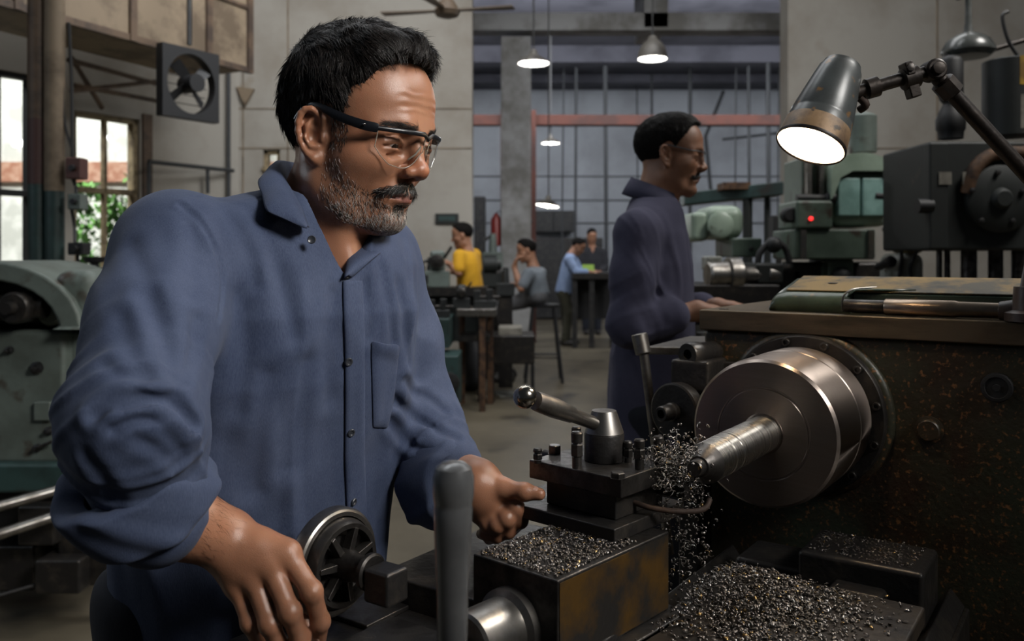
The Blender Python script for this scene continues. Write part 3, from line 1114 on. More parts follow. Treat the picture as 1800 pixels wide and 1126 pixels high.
def grow(name, v, f, l2w_dirs, n, fn, length, width, m, parent, w=None, bend=.3, nseg=4, lift=.25, droop=0, curl=0, jit=.25, shade=None, toh=to_head, R=HR):
    r = sample_mesh(v, f, n, rng, w)
    nr = grad(fn, r)
    dl = l2w_dirs(toh(r)).astype(np.float32) @ R.T
    dl = dl + rng.normal(0, jit, dl.shape).astype(np.float32) * np.linalg.norm(dl, axis=1, keepdims=True)
    dl = dl - nr * (dl * nr).sum(1)[:, None]
    L = (length * rng.uniform(.6, 1.35, n)).astype(np.float32)
    return strands(name, r.astype(np.float32), dl.astype(np.float32), nr.astype(np.float32), L, width, bend, nseg, m, parent, rng, droop, curl, lift,
                   shade(r, toh(r)) if callable(shade) else shade)


vis = ((hv - np.array((0, 0, CH))) * grad(hair_w, hv)).sum(1) < .3
grow('hair_strands', hv, hf, hair_flow, 17000, hair_w, .019, .00036, M['hair1'], hair, None, .22, 4, .06, .15, .2, .11,
     lambda r, l: np.clip(rng.gamma(1.2, .28, len(r)), 0, 1.3).astype(np.float32))
hlw = np.clip((hair_sdf(l * 1.0, 0) < .004) * inhead, 0, 1).astype(np.float32)


def beard_flow(l):
    x, y, z = l[:, 0], l[:, 1], l[:, 2]
    return np.stack([.35 + 4 * np.clip(x - .06, 0, 1), np.sign(y) * .05, np.full_like(x, -1.0)], 1)


def stache_flow(l):
    return np.stack([np.full(len(l), -.15), np.sign(l[:, 1]) * .75, np.full(len(l), -.75)], 1)


def grey(r, l):
    x, z = l[:, 0], l[:, 2]
    pr = .60 + .15 * (z < -.095) - .15 * (x < .012) - .25 * ((x > .060) & (z > -.085))
    g = (rng.random(len(r)) < pr).astype(np.float32)
    return g * rng.uniform(.35, 1.0, len(r)).astype(np.float32)


hb = bm_ * 0 + beard_mask(l) * inhead
headw = lambda p: head_sdf(to_head(p), 1.04) * HS
beard = grow('beard', bv, bf, beard_flow, 3500, headw, .0058, .00020, M['beard1'], man, hb * (.35 + .65 * np.clip((l[:, 0] - .015) / .03, 0, 1)) * (.45 + 1.2 * np.clip((-.05 - l[:, 2]) / .05, 0, 1)), .3, 3, .34, 0, 0, .30, grey)
sw = stache_mask(l) * inhead
grow('moustache', bv, bf, stache_flow, 1150, headw, .0105, .00028, M['beard1'], man, sw, .4, 4, .35, .1, 0, .3,
     lambda r, l: (rng.random(len(r)) < .08).astype(np.float32) * .5)
chin_w = inhead * (np.abs(l[:, 1]) < .012) * (np.abs(l[:, 2] + .080) < .006) * (l[:, 0] > .07)
grow('chin_tuft', bv, bf, beard_flow, 260, headw, .008, .00026, M['beard1'], man, chin_w.astype(np.float32), .4, 3, .35, 0, 0, .35,
     lambda r, l: (rng.random(len(r)) < .1).astype(np.float32) * .5)
bw = brow
for sg in (-1, 1):
    grow('eyebrow', bv, bf, lambda l: np.stack([np.full(len(l), -.3), np.sign(l[:, 1]) * 1.0, np.full(len(l), .02)], 1), 260, headw, .0085, .00022, M['beard1'], man,
         (bw * (l[:, 1] * sg > 0)).astype(np.float32), .3, 3, .2, 0, 0, .25, np.zeros(260, np.float32))
side_w = inhead * (l[:, 0] > .010) * (l[:, 0] < .036) * (l[:, 2] < .03) * (l[:, 2] > -.012) * (np.abs(l[:, 1]) > .05)
for sg in (-1, 1):
    grow('sideburn', bv, bf, lambda l: np.stack([np.full(len(l), .1), np.zeros(len(l)), np.full(len(l), -1.0)], 1), 150, headw, .007, .00024, M['beard1'], man,
         (side_w * (l[:, 1] * sg > 0)).astype(np.float32), .3, 3, .15, 0, 0, .25, lambda r, l: (rng.random(len(r)) < .14).astype(np.float32) * .7)
# ---------------------------------------------------------------- the machinist's clothes
M['thread'] = mat('navy_thread', (.012, .018, .04), .8)
AL = math.radians(45)
BF = np.array((math.cos(AL), -math.sin(AL), 0), np.float32)      # the way his chest faces
BL = np.array((math.sin(AL), math.cos(AL), 0), np.float32)       # his left

T_Z = [.78, .86, .95, 1.05, 1.15, 1.23, 1.29, 1.34, 1.38, 1.42]
T_X = [-.350, -.347, -.340, -.324, -.302, -.284, -.275, -.268, -.258, -.250]
T_Y = [1.160, 1.150, 1.140, 1.120, 1.098, 1.088, 1.088, 1.090, 1.092, 1.095]
T_D = [.136, .140, .142, .140, .134, .124, .108, .088, .070, .060]
T_W = [.178, .176, .178, .180, .182, .180, .162, .122, .080, .062]
APEX = V3(P(603, 488, .985))


def arm_coord(p, a, b):
    a = np.asarray(a, np.float32); b = np.asarray(b, np.float32)
    ba = b - a
    return (p - a) @ ba / (ba @ ba)


def torso_sdf(p):
    z = p[:, 2]
    cx, cy, dd, ww = (np.interp(z, T_Z, q).astype(np.float32) for q in (T_X, T_Y, T_D, T_W))
    r = np.stack([p[:, 0] - cx, p[:, 1] - cy], 1)
    u = r @ BF[:2]
    v = r @ BL[:2]
    n = 2.35
    k = ((np.abs(u) / dd) ** n + (np.abs(v) / ww) ** n + 1e-9) ** (1 / n)
    d = (k - 1) * np.minimum(dd, ww) * .9
    return smax(np.maximum(d, .74 - z), z - 1.375 - .12 * u, .02), u, v


def sleeve(p, S, Mi, E, C, rs):
    return s_chain(p, [S, Mi, E, C], rs, .03)


CREASES = []


def shirt_sdf(p):
    d = shirt_base(p)
    for pts, dep, sg in CREASES:
        c = pts.mean(0); R_ = np.sqrt(((pts - c) ** 2).sum(1)).max() + sg * 5
        m = near(p, c, R_)
        if m.any():
            q = s_chain(p[m], list(pts), [0.0] * len(pts), .001)
            q = np.maximum(q, 0)
            d[m] += dep * np.exp(-(q / sg) ** 2) - .45 * dep * np.exp(-((q - 2.3 * sg) / (1.3 * sg)) ** 2)
    return d


def shirt_base(p):
    d, u, v = torso_sdf(p)
    z = p[:, 2]
    # drape: long folds down the front and from the shoulder, tighter ones at the waist
    fold = .0045 * noise3(np.stack([u * 16, v * 16, z * 3.2], 1)) + .0030 * noise3(np.stack([u * 34 + z * 9, v * 34, z * 8 + 3], 1))
    c0 = np.abs(noise3(np.stack([u * 11 + v * 6 + z * 5, v * 13 + 4, z * 2.6 + 1], 1)))
    fold = fold - .010 * (.25 - np.minimum(c0, .4))
    fold = fold + .0015 * np.sin((v * .9 + (z - 1.2) * .55) * 62 + 3 * noise3(p * 6)) * np.clip((1.28 - z) / .1, 0, 1) * np.clip((-v - .02) / .08, 0, 1)
    d = d + fold
    # trapezius and shoulders
    t = s_chain(p, [SR + np.array((.005, .0, .004), np.float32), NB + np.array((-.012, .0, -.026), np.float32)], [.064, .062], .03)
    t = smin(t, s_chain(p, [SL + np.array((0, 0, .0), np.float32), NB + np.array((.012, .0, -.026), np.float32)], [.060, .062], .03), .03)
    d = smin(d, t, .05)
    a = sleeve(p, SR, MR, ER, CR, [.064, .063, .064, .052])
    ta, tb = arm_coord(p, SR, ER), arm_coord(p, ER, CR)
    up = p - np.asarray(ER, np.float32)
    am = np.exp(-((ta - .92) / .16) ** 2)
    # creases: ridged noise stretched across the arm, strongest round the elbow
    ur = (np.asarray(ER) - np.asarray(SR)); ur = ur / np.linalg.norm(ur)
    wv = noise3(p * 9 + 2)
    c1 = np.abs(noise3(np.stack([ta * 9.5 + .9 * wv + 18 * (up @ np.array((.6, .25, .1), np.float32)), p[:, 0] * 7, p[:, 1] * 7 + 3], 1)))
    a = a - .011 * (.30 - np.minimum(c1, .45)) * np.exp(-((ta - .95) / .30) ** 2)
    c2 = np.abs(noise3(np.stack([tb * 5.5 + 20 * (up @ np.array((-.5, .3, .55), np.float32)) + .8 * wv, p[:, 1] * 9, p[:, 2] * 7 + 8], 1)))
    a = a - .010 * (.28 - np.minimum(c2, .45)) * np.clip(tb * 4, 0, 1) * np.clip((1.1 - tb) * 3, 0, 1)
    c3 = np.abs(noise3(np.stack([p[:, 0] * 22 + 5, p[:, 1] * 12, p[:, 2] * 5 + p[:, 0] * 6], 1)))
    a = a - .009 * (.28 - np.minimum(c3, .45)) * np.clip((1.0 - ta) * 2, 0, 1)
    a = a + .0050 * noise3(p * np.array((12, 12, 6), np.float32) + 4)
    d2 = smin(d, a, .022)
    b = sleeve(p, SL, ML, EL, CL, [.060, .060, .060, .050])
    tc = arm_coord(p, SL, EL); td = arm_coord(p, EL, CL)
    c4 = np.abs(noise3(np.stack([td * 6 + 16 * ((p - EL) @ np.array((.5, .2, .6), np.float32)), p[:, 1] * 8, p[:, 2] * 8], 1)))
    b = b - .013 * (.28 - np.minimum(c4, .45)) * np.exp(-((td - .2) / .6) ** 2) + .004 * noise3(p * 15)
    d = smin(d2, b, .022)
    # neck opening: hole for the neck and the open placket below it
    zz = np.clip((z - APEX[2]) / .10, 0, 1.5)
    vc = np.interp(z, [1.25, 1.40], [.004, .012]).astype(np.float32)
    vee = np.maximum(np.abs(v - vc) - .058 * zz ** .75, np.maximum(.015 - u, APEX[2] - z))
    d = smax(d, -vee, .003)
    nk = from_head([(-.030, 0, -.035)])[0]
    d = smax(d, -s_chain(p, [NB + np.array((0, 0, -.06), np.float32), NB, nk + np.array((0, 0, .06), np.float32)], [.050, .060, .064], .01), .004)
    return np.maximum(d, .765 + .012 * np.sin(v * 22) - z)


for line, dep, sg in (
        ([(168, 728), (200, 706), (245, 697), (288, 704), (318, 722), (340, 748)], .0095, .0055),
        ([(215, 722), (255, 714), (300, 728), (330, 756)], .0045, .0045),
        ([(200, 752), (245, 735), (285, 742)], .0040, .0050),
        ([(293, 762), (308, 778), (322, 802)], .0030, .0045),
        ([(240, 770), (280, 790), (310, 815)], .0028, .0050),
        ([(150, 800), (185, 850), (205, 885)], .0030, .0060),
        ([(258, 520), (280, 580), (298, 640), (306, 690)], .0042, .0080),
        ([(345, 560), (338, 620), (322, 668)], .0035, .0060),
        ([(215, 560), (232, 620), (262, 668)], .0026, .0080),
        ([(185, 640), (215, 660), (262, 668)], .0026, .0060),
        ([(230, 430), (262, 500), (280, 560)], .0022, .0080),
        ([(318, 360), (352, 390), (378, 440), (390, 500), (384, 560), (366, 620)], .0030, .0026),
        ([(330, 372), (344, 440), (336, 520)], .0026, .0080),
        ([(312, 362), (350, 346), (400, 343), (440, 352), (468, 344)], .0016, .0016),
        ([(400, 380), (432, 430), (450, 500)], .0026, .0075),
        ([(440, 372), (470, 430), (500, 510), (520, 590)], .0026, .0085),
        ([(420, 520), (432, 620), (420, 720)], .0026, .0100),
        ([(540, 640), (520, 730), (505, 820)], .0038, .0120),
        ([(470, 660), (455, 760), (450, 860)], .0030, .0110),
        ([(590, 520), (572, 600), (580, 700)], .0022, .0100),
        ([(640, 500), (650, 560), (645, 590)], .0020, .0070),
        ([(672, 470), (684, 540), (690, 600)], .0022, .0060),
        ([(714, 668), (726, 690), (752, 700), (782, 722)], .0042, .0055),
        ([(690, 700), (730, 735), (775, 760), (800, 768)], .0050, .0055),
        ([(685, 740), (720, 780), (760, 800)], .0042, .0055),
        ([(700, 500), (712, 580), (720, 640)], .0026, .0070)):
    pts = [march(shirt_base, x, y, .55, 1.6) for x, y in line]
    pts = [q for q in pts if q is not None]
    pts = [q for i, q in enumerate(pts) if np.linalg.norm(q - np.median(pts, axis=0)) < .14 and abs(q[1] - np.median([k[1] for k in pts])) < .06]
    if len(pts) > 1:
        CREASES.append((np.array([np.array(q) for q in smooth_path(pts, 4)], np.float32), dep, sg))

sv, sf = sdf_mesh(shirt_sdf, (-.62, .70, .74), (-.0, 1.34, 1.44), .0030)
sv = relax(sv, sf, 1, .45)
shirt = link_mesh('shirt', np_mesh('shirt', sv, sf), M['shirt1'], man, None)


def sheet(name, grid, m, parent, thick=.0025, sub=1):
    """Cloth strip from a grid of points, with thickness."""
    nr, nc = len(grid), len(grid[0])
    mb = MB()
    mb.add([q for r in grid for q in r], [(i * nc + j, i * nc + j + 1, (i + 1) * nc + j + 1, (i + 1) * nc + j) for i in range(nr - 1) for j in range(nc - 1)])
    o = mb.build(name, m, parent, angle=None)
    s = o.modifiers.new('thick', 'SOLIDIFY'); s.thickness = thick; s.offset = 0
    if sub:
        q = o.modifiers.new('sub', 'SUBSURF'); q.levels = sub; q.render_levels = sub
    return o


def grid_between(curves, n):
    """Rows along the curves, blended across them."""
    cs = [smooth_path(c, n) for c in curves]
    return cs


def OS(px, py, off):
    q = march(shirt_sdf, px, py, .7, 2.0)
    return Vector(q + grad(shirt_sdf, q[None])[0] * off)


# collar: stand inside, leaf folded over it
fold = [P(540, 399, .966), P(534, 385, .967), P(518, 345, .980), P(492, 281, 1.06), P(520, 276, 1.155), P(590, 300, 1.185), P(642, 352, 1.165), P(640, 392, 1.125), P(618, 445, 1.035), P(607, 486, .992)]
stand = [P(546, 402, .976), P(540, 392, .98), P(530, 365, 1.0), P(506, 330, 1.07), P(530, 330, 1.155), P(592, 350, 1.19), P(632, 385, 1.165), P(628, 410, 1.125), P(611, 452, 1.04), P(605, 490, .996)]
outer = [P(543, 405, .960), P(505, 389, .953), P(469, 375, .947), P(465, 369, .947), P(460, 345, .98), P(455, 316, 1.02), P(505, 320, 1.20), P(600, 345, 1.235), P(676, 396, 1.17), P(690, 428, 1.11), P(684, 436, 1.095), OS(655, 455, .006), OS(612, 492, .004)]
def resample(c, n=60):
    c = smooth_path(c, 8)
    L = [0.0]
    for i in range(1, len(c)):
        L.append(L[-1] + (c[i] - c[i - 1]).length)
    out = []
    for k in range(n):
        t = L[-1] * k / (n - 1)
        i = min(int(np.searchsorted(L, t, side='right')) - 1, len(c) - 2)
        f = (t - L[i]) / max(L[i + 1] - L[i], 1e-9)
        out.append(c[i].lerp(c[i + 1], min(max(f, 0), 1)))
    return out


fo, so, oo = resample(fold), resample(stand), resample(outer)
mid = [(a + b) / 2 + Vector((0, 0, .004)) + ((a + b) / 2 - Vector((-.235, 1.09, (a.z + b.z) / 2))).normalized() * .004 for a, b in zip(fo, oo)]
sheet('collar', [so, fo, mid, oo], M['shirt1'], shirt, .0028)
seam = [o.lerp(f, .10) + (o.lerp(f, .10) - Vector((-.235, 1.09, o.z))).normalized() * .0022 for o, f in zip(oo, fo)]
MB().tube(seam[1:-1], .0004, 4).build('collar_stitching', M['thread'], shirt)

# placket, pocket and buttons lie on the shirt
def on_shirt(px, py, off):
    q = march(shirt_sdf, px, py, .7, 2.0)
    return Vector(q + grad(shirt_sdf, q[None])[0] * off)


lx = ([488, 600, 700, 800, 880, 960, 1010], [601, 605, 606, 605, 608, 611, 613])
rows = []
for py in range(492, 1010, 14):
    x0 = float(np.interp(py, *lx))
    rows.append([on_shirt(x0, py, .0006), on_shirt(x0 + 2, py, .0040), on_shirt(x0 + 12, py, .0034), on_shirt(x0 + 24, py, .0034), on_shirt(x0 + 33, py, .0028), on_shirt(x0 + 35, py, .0002)])
sheet('placket', rows, M['shirt1'], shirt, .0015)
rows = []
for k in range(13):
    t = k / 12
    a = Vector((651 + 4 * t, 597 + 155 * t)); b = Vector((702 - 14 * t - 18 * max(0, t - .6), 606 + 150 * t - 12 * max(0, t - .7)))
    rows.append([on_shirt(*(a + (b - a) * (j / 6)), (.0005 if j in (0, 6) or k == 12 else .0036) + (.004 if k < 2 and 0 < j < 6 else 0)) for j in range(7)])
sheet('pocket', rows, M['shirt1'], shirt, .0016)
for px, py in ((610, 634), (614, 758), (617, 880)):
    c = on_shirt(px, py, .0045)
    n = Vector(grad(shirt_sdf, np.array(c)[None])[0])
    MB().lathe(c, n, [(-.002, .0048), (.0006, .0052), (.0014, .0046), (.0012, .0030), (.0003, .0022)], 20).build('button', M['button'], shirt)
c = P(548, 421, .968)
MB().lathe(c, Vector((.2, -.95, .1)), [(-.002, .0044), (.0006, .0048), (.0014, .0042), (.0003, .002)], 18).build('button', M['button'], shirt)


def cuff(C, W, a, r0, r1, name='cuff', fl=.0):
    """Rolled-back cuff: a turned band round the end of the sleeve, open towards the wrist."""
    C, W = Vector(C), Vector(W)
    ax = (W - C).normalized()
    R = frame(ax)
    mb = MB()
    prof = [(.010, r1 * .80), (.004, r1 * .93), (.000, r1 * .99), (-.004, r1 * 1.0), (-.018, r1 * 1.015), (-.034, r1 * 1.0 + .001), (-.048, r0 + .002), (-.0535, r0 + .0015), (-.0560, r0 + .0002), (-.0570, r0 - .002), (-.0572, r0 - .008), (-.054, r0 - .014), (-.045, r0 - .026)]
    rr = []
    for t, r in prof:
        ring = []
        for j in range(64):
            th = 2 * math.pi * j / 64
            w = .0024 * math.sin(3 * th + 1 + t * 30) + .0018 * math.sin(7 * th + 2 + t * 70) + .0012 * math.sin(11 * th + t * 120)
            skew = .012 * math.cos(th - a) + .002 * math.sin(4 * th)
            ring.append(C + R @ Vector(((r + w) * math.cos(th), (r + w) * math.sin(th), t + skew)))
        rr.append(ring)
    mb.rings(rr, caps=False)
    o = mb.build(name, M['shirt1'], shirt, angle=None)
    q = o.modifiers.new('sub', 'SUBSURF'); q.levels = 1; q.render_levels = 1
    return o


cuff(CR + np.array((.002, 0, .004), np.float32), V3(P(372, 985, .900)), 2.2, .0630, .0660)
cuff(CL + (WL - CL) * .05, WL, 2.2, .0570, .0590)

# trousers and shoes below the shirt
HIPC = np.array((-.372, 1.16, .86), np.float32)


def leg_pts(s):
    h = HIPC + BL * (.095 * s)
    k = h + BF * .03 + np.array((0, 0, -.40), np.float32)
    f = h + BF * (-.02) + BL * (.03 * s) + np.array((0, 0, -.765), np.float32)
    return h, k, f


def trouser_sdf(p):
    d = None
    for s in (-1, 1):
        h, k, f = leg_pts(s)
        e = s_chain(p, [h, k, f], [.088, .072, .062], .03)
        d = e if d is None else smin(d, e, .03)
    d = smin(d, s_cap(p, HIPC - BL * .07, HIPC + BL * .07, .105), .03)
    d = d + .004 * noise3(p * np.array((16, 16, 7), np.float32))
    return np.maximum(np.maximum(d, p[:, 2] - .90), .055 - p[:, 2])


tv, tf = sdf_mesh(trouser_sdf, (-.64, .9, .03), (-.12, 1.42, .93), .008)
link_mesh('trousers', np_mesh('trousers', relax(tv, tf, 2), tf), M['trouser'], man, None)
M['leather'] = mat('black_shoe_leather', (0.012, 0.010, 0.009), 0.5, 0, (0.03, 0.026, 0.022), 18)


def shoe(f, fwd, parent):
    R = np.stack([fwd, np.cross((0, 0, 1), fwd), np.array((0, 0, 1.0))], 1).astype(np.float32)

    def fn(p):
        q = (p - np.array((f[0], f[1], 0), np.float32)) @ R
        d = s_ell(q, (.085, 0, .040), (.105, .046, .045))
        d = smin(d, s_ell(q, (-.01, 0, .045), (.065, .040, .050)), .03)
        d = smin(d, s_cap(q, (-.005, 0, .05), (-.01, 0, .10), .040), .03)
        return np.maximum(np.maximum(d, .0 - q[:, 2]), q[:, 2] - .11)
    c = np.array((f[0], f[1], .05), np.float32)
    v, q = sdf_mesh(fn, c - .24, c + .24, .006)
    return link_mesh('shoe', np_mesh('shoe', relax(v, q, 1), q), M['leather'], parent, 40)


for s in (-1, 1):
    shoe(leg_pts(s)[2], BF, man)

# safety glasses: a thing he wears, standing on its own
glasses = empty('safety_glasses', Vector(from_head([(.07, 0, .01)])[0]), 'clear safety glasses with black brow bar and temples worn by the man in front', 'glasses')
FH = lambda l: [Vector(q) for q in from_head(l)]
top = []
for k in range(17):
    t = -1 + 2 * k / 16
    top.append((.106 - .030 * abs(t) ** 2.2, .064 * t, .021 - .002 * abs(t) - .005 * (abs(t) < .12)))
mb = MB()
rr = []
tp = FH(top)
upv = Vector(HR @ np.array((0, 0, 1), np.float32))
for i, q in enumerate(tp):
    t = (tp[min(i + 1, 16)] - tp[max(i - 1, 0)]).normalized()
    n = t.cross(upv).normalized()
    a, b = .0022, .0030
    rr.append([q + n * (a * math.cos(2 * math.pi * j / 10)) + upv * (b * math.sin(2 * math.pi * j / 10)) for j in range(10)])
mb.rings(rr)
mb.build('brow_bar', M['spec_black'], glasses, angle=60)
for s in (-1, 1):
    pts = FH([(.077, .0635 * s, .0190), (.060, .0735 * s, .0205), (.030, .0805 * s, .0265), (.006, .0820 * s, .0335), (-.016, .0800 * s, .0370), (-.034, .0765 * s, .0300), (-.044, .0745 * s, .018)])
    pts = smooth_path(pts, 6)
    rr = []
    for i, q in enumerate(pts):
        f = i / (len(pts) - 1)
        t = (pts[min(i + 1, len(pts) - 1)] - pts[max(i - 1, 0)]).normalized()
        n = t.cross(upv).normalized()
        u2 = n.cross(t)
        h = float(np.interp(f, [0, .12, .35, .6, 1], [.0058, .0062, .0056, .0040, .0030])) * (1 if f > 0 else .8)
        w = float(np.interp(f, [0, .2, 1], [.0030, .0022, .0018]))
        rr.append([q + n * (w * math.cos(2 * math.pi * (j + .5) / 8)) + u2 * (h * math.sin(2 * math.pi * (j + .5) / 8)) for j in range(8)])
    tm = MB().rings(rr).build('temple', M['spec_black'], glasses, angle=50)
    c = FH([(.064, .0735 * s, .0205)])[0] + upv * .0005
    side = Vector(HR @ np.array((.45, .89 * s, 0), np.float32))
    MB().ball(c + side * .0026, .0014, 10).build('hinge_screw', M['steel'], tm)
    # one curved lens
    g = []
    for i in range(9):
        v = i / 8
        row = []
        for j in range(17):
            u = j / 16
            y = s * (.0045 + .0585 * u)
            t = abs(y) / .064
            zb = float(np.interp(u, [0, .06, .14, .28, .45, .7, .88, 1], [-.001, -.004, -.016, -.0235, -.0255, -.022, -.012, -.002]))
            z = .019 + (zb - .019) * v
            x = .106 - .030 * t ** 2.2 - .0008 * 0 - .35 * (.019 - z) * .35
            row.append((x, y, z))
        g.append(FH(row))
    nc = 17
    ln = MB().add([q for r in g for q in r], [(i * nc + j, i * nc + j + 1, (i + 1) * nc + j + 1, (i + 1) * nc + j) for i in range(8) for j in range(nc - 1)])
    lo_ = ln.build('lens', M['lens'], glasses, angle=None)
    rim = [r[0] for r in g] + g[-1][1:-1] + [r[-1] for r in reversed(g)]
    MB().tube(rim, .00055, 6).build('lens_rim', M['clear_rim'], lo_)
    pad = FH([(.100, .0045 * s, .006), (.098, .010 * s, -.004), (.094, .013 * s, -.010), (.0915, .0135 * s, -.013)])
    MB().tube(smooth_path(pad, 4), .0011, 8).build('nose_pad', M['clear_rim'], glasses)
# ---------------------------------------------------------------- the lathe he works at
TH = math.radians(35)
DX = Vector((math.sin(TH), math.cos(TH), 0))      # along the spindle, away from the camera
EX = Vector((math.cos(TH), -math.sin(TH), 0))     # across the bed, to the right
UP = Vector((0, 0, 1))
C0 = Vector((.3675, 1.25, 1.040))                  # centre of the chuck face
RL = Matrix((EX, DX, UP)).transposed()            # columns: across, along, up


def LP(e, d, z):
    """Point e across, d along from the chuck face, at height z."""
    q = C0 + EX * e + DX * d
    return Vector((q.x, q.y, z))


def brushed(name, col, rough, freq, amount=.35, col2=None):
    """Turned metal: fine rings about the local spindle axis."""
    m = bpy.data.materials.new(name); m.use_nodes = True
    nt = m.node_tree; N, L = nt.nodes, nt.links
    b = N['Principled BSDF']
    b.inputs['Metallic'].default_value = 1.0
    tc = N.new('ShaderNodeTexCoord')
    sp = N.new('ShaderNodeVectorMath'); sp.operation = 'DOT_PRODUCT'
    sp.inputs[1].default_value = tuple(DX)
    L.new(tc.outputs['Object'], sp.inputs[0])
    pr = N.new('ShaderNodeVectorMath'); pr.operation = 'SCALE'
    pr.inputs[0].default_value = tuple(DX)
    L.new(sp.outputs['Value'], pr.inputs['Scale'])
    su = N.new('ShaderNodeVectorMath'); su.operation = 'SUBTRACT'
    L.new(tc.outputs['Object'], su.inputs[0]); L.new(pr.outputs[0], su.inputs[1])
    ln = N.new('ShaderNodeVectorMath'); ln.operation = 'LENGTH'
    L.new(su.outputs[0], ln.inputs[0])
    cb = N.new('ShaderNodeCombineXYZ')
    L.new(ln.outputs['Value'], cb.inputs[0]); L.new(sp.outputs['Value'], cb.inputs[1])
    nz = N.new('ShaderNodeTexNoise'); nz.inputs['Scale'].default_value = freq; nz.inputs['Detail'].default_value = 6; nz.inputs['Roughness'].default_value = .7
    L.new(cb.outputs[0], nz.inputs['Vector'])
    mx = N.new('ShaderNodeMix'); mx.data_type = 'RGBA'
    L.new(nz.outputs['Fac'], mx.inputs[0])
    c2 = col2 or tuple(c * (1 - amount) for c in col)
    mx.inputs[6].default_value = tuple(c2) + (1,)
    mx.inputs[7].default_value = tuple(min(1, c * (1 + amount * .6)) for c in col) + (1,)
    L.new(mx.outputs[2], b.inputs['Base Color'])
    mr = N.new('ShaderNodeMapRange'); mr.inputs[3].default_value = rough * .75; mr.inputs[4].default_value = rough * 1.3
    L.new(nz.outputs['Fac'], mr.inputs[0]); L.new(mr.outputs[0], b.inputs['Roughness'])
    bp = N.new('ShaderNodeBump'); bp.inputs['Strength'].default_value = .18; bp.inputs['Distance'].default_value = .0008
    L.new(nz.outputs['Fac'], bp.inputs['Height']); L.new(bp.outputs[0], b.inputs['Normal'])
    # grooves run round the axis, so highlights stretch across them
    ci = N.new('ShaderNodeVectorMath'); ci.operation = 'CROSS_PRODUCT'
    ci.inputs[0].default_value = tuple(DX)
    L.new(su.outputs[0], ci.inputs[1])
    ge = N.new('ShaderNodeNewGeometry')
    tn = N.new('ShaderNodeVectorMath'); tn.operation = 'CROSS_PRODUCT'
    L.new(ci.outputs[0], tn.inputs[0]); L.new(ge.outputs['Normal'], tn.inputs[1])
    nm = N.new('ShaderNodeVectorMath'); nm.operation = 'NORMALIZE'
    L.new(tn.outputs[0], nm.inputs[0])
    L.new(nm.outputs[0], b.inputs['Tangent'])
    b.inputs['Anisotropic'].default_value = .8
    return m


M['turned'] = brushed('turned_chuck_steel', (.34, .285, .25), .34, 110, .30)
M['turned_bright'] = brushed('fresh_turned_bar', (.80, .76, .70), .27, 160, .25)
M['headstock'] = mat('oily_green_black_enamel', srgb(50, 54, 42), .40, 0, srgb(48, 36, 26), 6.0, (.40, .62), col3=srgb(122, 86, 54), scale3=150, thr3=(.58, .70), bump=.22, bscale=130, spec=.5)
M['top_plate'] = mat('worn_top_plate', srgb(112, 98, 80), .42, .75, srgb(74, 66, 54), 5.0, (.4, .65), stretch=(1, 1, 5), bump=.06, bscale=60)
M['cover_green'] = mat('chipped_green_cover', srgb(66, 78, 62), .30, 0, srgb(48, 56, 46), 9, (.45, .65), col3=srgb(120, 96, 56), scale3=34, thr3=(.62, .70), bump=.12, bscale=60)
M['cover_yellow'] = mat('worn_yellow_cover', srgb(140, 112, 58), .5, 0, srgb(72, 66, 52), 11, (.46, .6), col3=srgb(46, 42, 34), scale3=22, thr3=(.60, .66))
M['brass_dirty'] = mat('oil_stained_slide_side', (.045, .042, .039), .36, .7, srgb(112, 84, 42), 9, (.46, .62), bump=.1, bscale=60)
M['chipped_top'] = M['steel_dark']

M['wing'] = mat('oily_brown_casting', (0.032, 0.024, 0.017), .42, .3, (0.014, 0.011, 0.009), 14, bump=.2, bscale=70)
lathe = empty('lathe', LP(-.05, .10, 0), 'large oily green lathe in front with spinning steel chuck and brown top plate', 'lathe')

# headstock: casting with a rounded boss behind the chuck
hs = MB().corner_box(LP(-.180, .215, .42), EX * .65, DX * .42, UP * (1.169 - .42))
hsm = hs.build('headstock', M['headstock'], lathe, bevel=.008, seg=3)
MB().lathe(C0 + DX * .217, -DX, [(0, .140), (.004, .140), (.009, .137), (.012, .131)], 72).build('spindle_flange', M['headstock'], hsm)
MB().lathe(C0 + DX * .216, -DX, [(0, .130), (.020, .130), (.024, .127), (.024, .10)], 72).build('chuck_back_plate', M['iron_black'], lathe)
for k in range(12):
    a = 2 * math.pi * (k + .4) / 12
    c = C0 + DX * .192 + (EX * math.cos(a) + UP * math.sin(a)) * .1195
    MB().lathe(c, -DX, [(0, .0068), (.007, .0068), (.008, .0060), (.008, .0036), (.004, .0036)], 12).build('back_plate_bolt', M['steel_dark'], lathe)
# top plate
tp_ = MB().corner_box(LP(-.184, .203, 1.169), EX * .67, DX * .45, UP * .036)
plate = tp_.build('top_plate', M['top_plate'], lathe, bevel=.003, seg=2)
mb = MB()
for e, d in ((-.15, .235), (-.06, .47), (.02, .233), (.16, .233), (.30, .233)):
    mb.lathe(LP(e, d, 1.2045), UP, [(0, .009), (.0012, .009), (.0014, .006)], 6)
mb.build('plate_screw', M['iron_black'], plate)


def knob_disc(name, e, z, r, m, prof=None):
    c = LP(e, .216, z)
    return MB().lathe(c, -DX, prof or [(0, r), (.010, r), (.013, r * .93), (.0135, r * .75), (.011, r * .70), (.011, r * .25), (.0145, r * .22), (.0145, 0)], 40).build(name, m, lathe)


knob_disc('sight_plug', .1877, 1.032, .0190, M['headstock'], [(0, .021), (.004, .021), (.005, .0165), (.011, .016), (.0125, .0145), (.0125, 0)])
knob_disc('oil_cap', .2796, 1.106, .0215, M['black'])

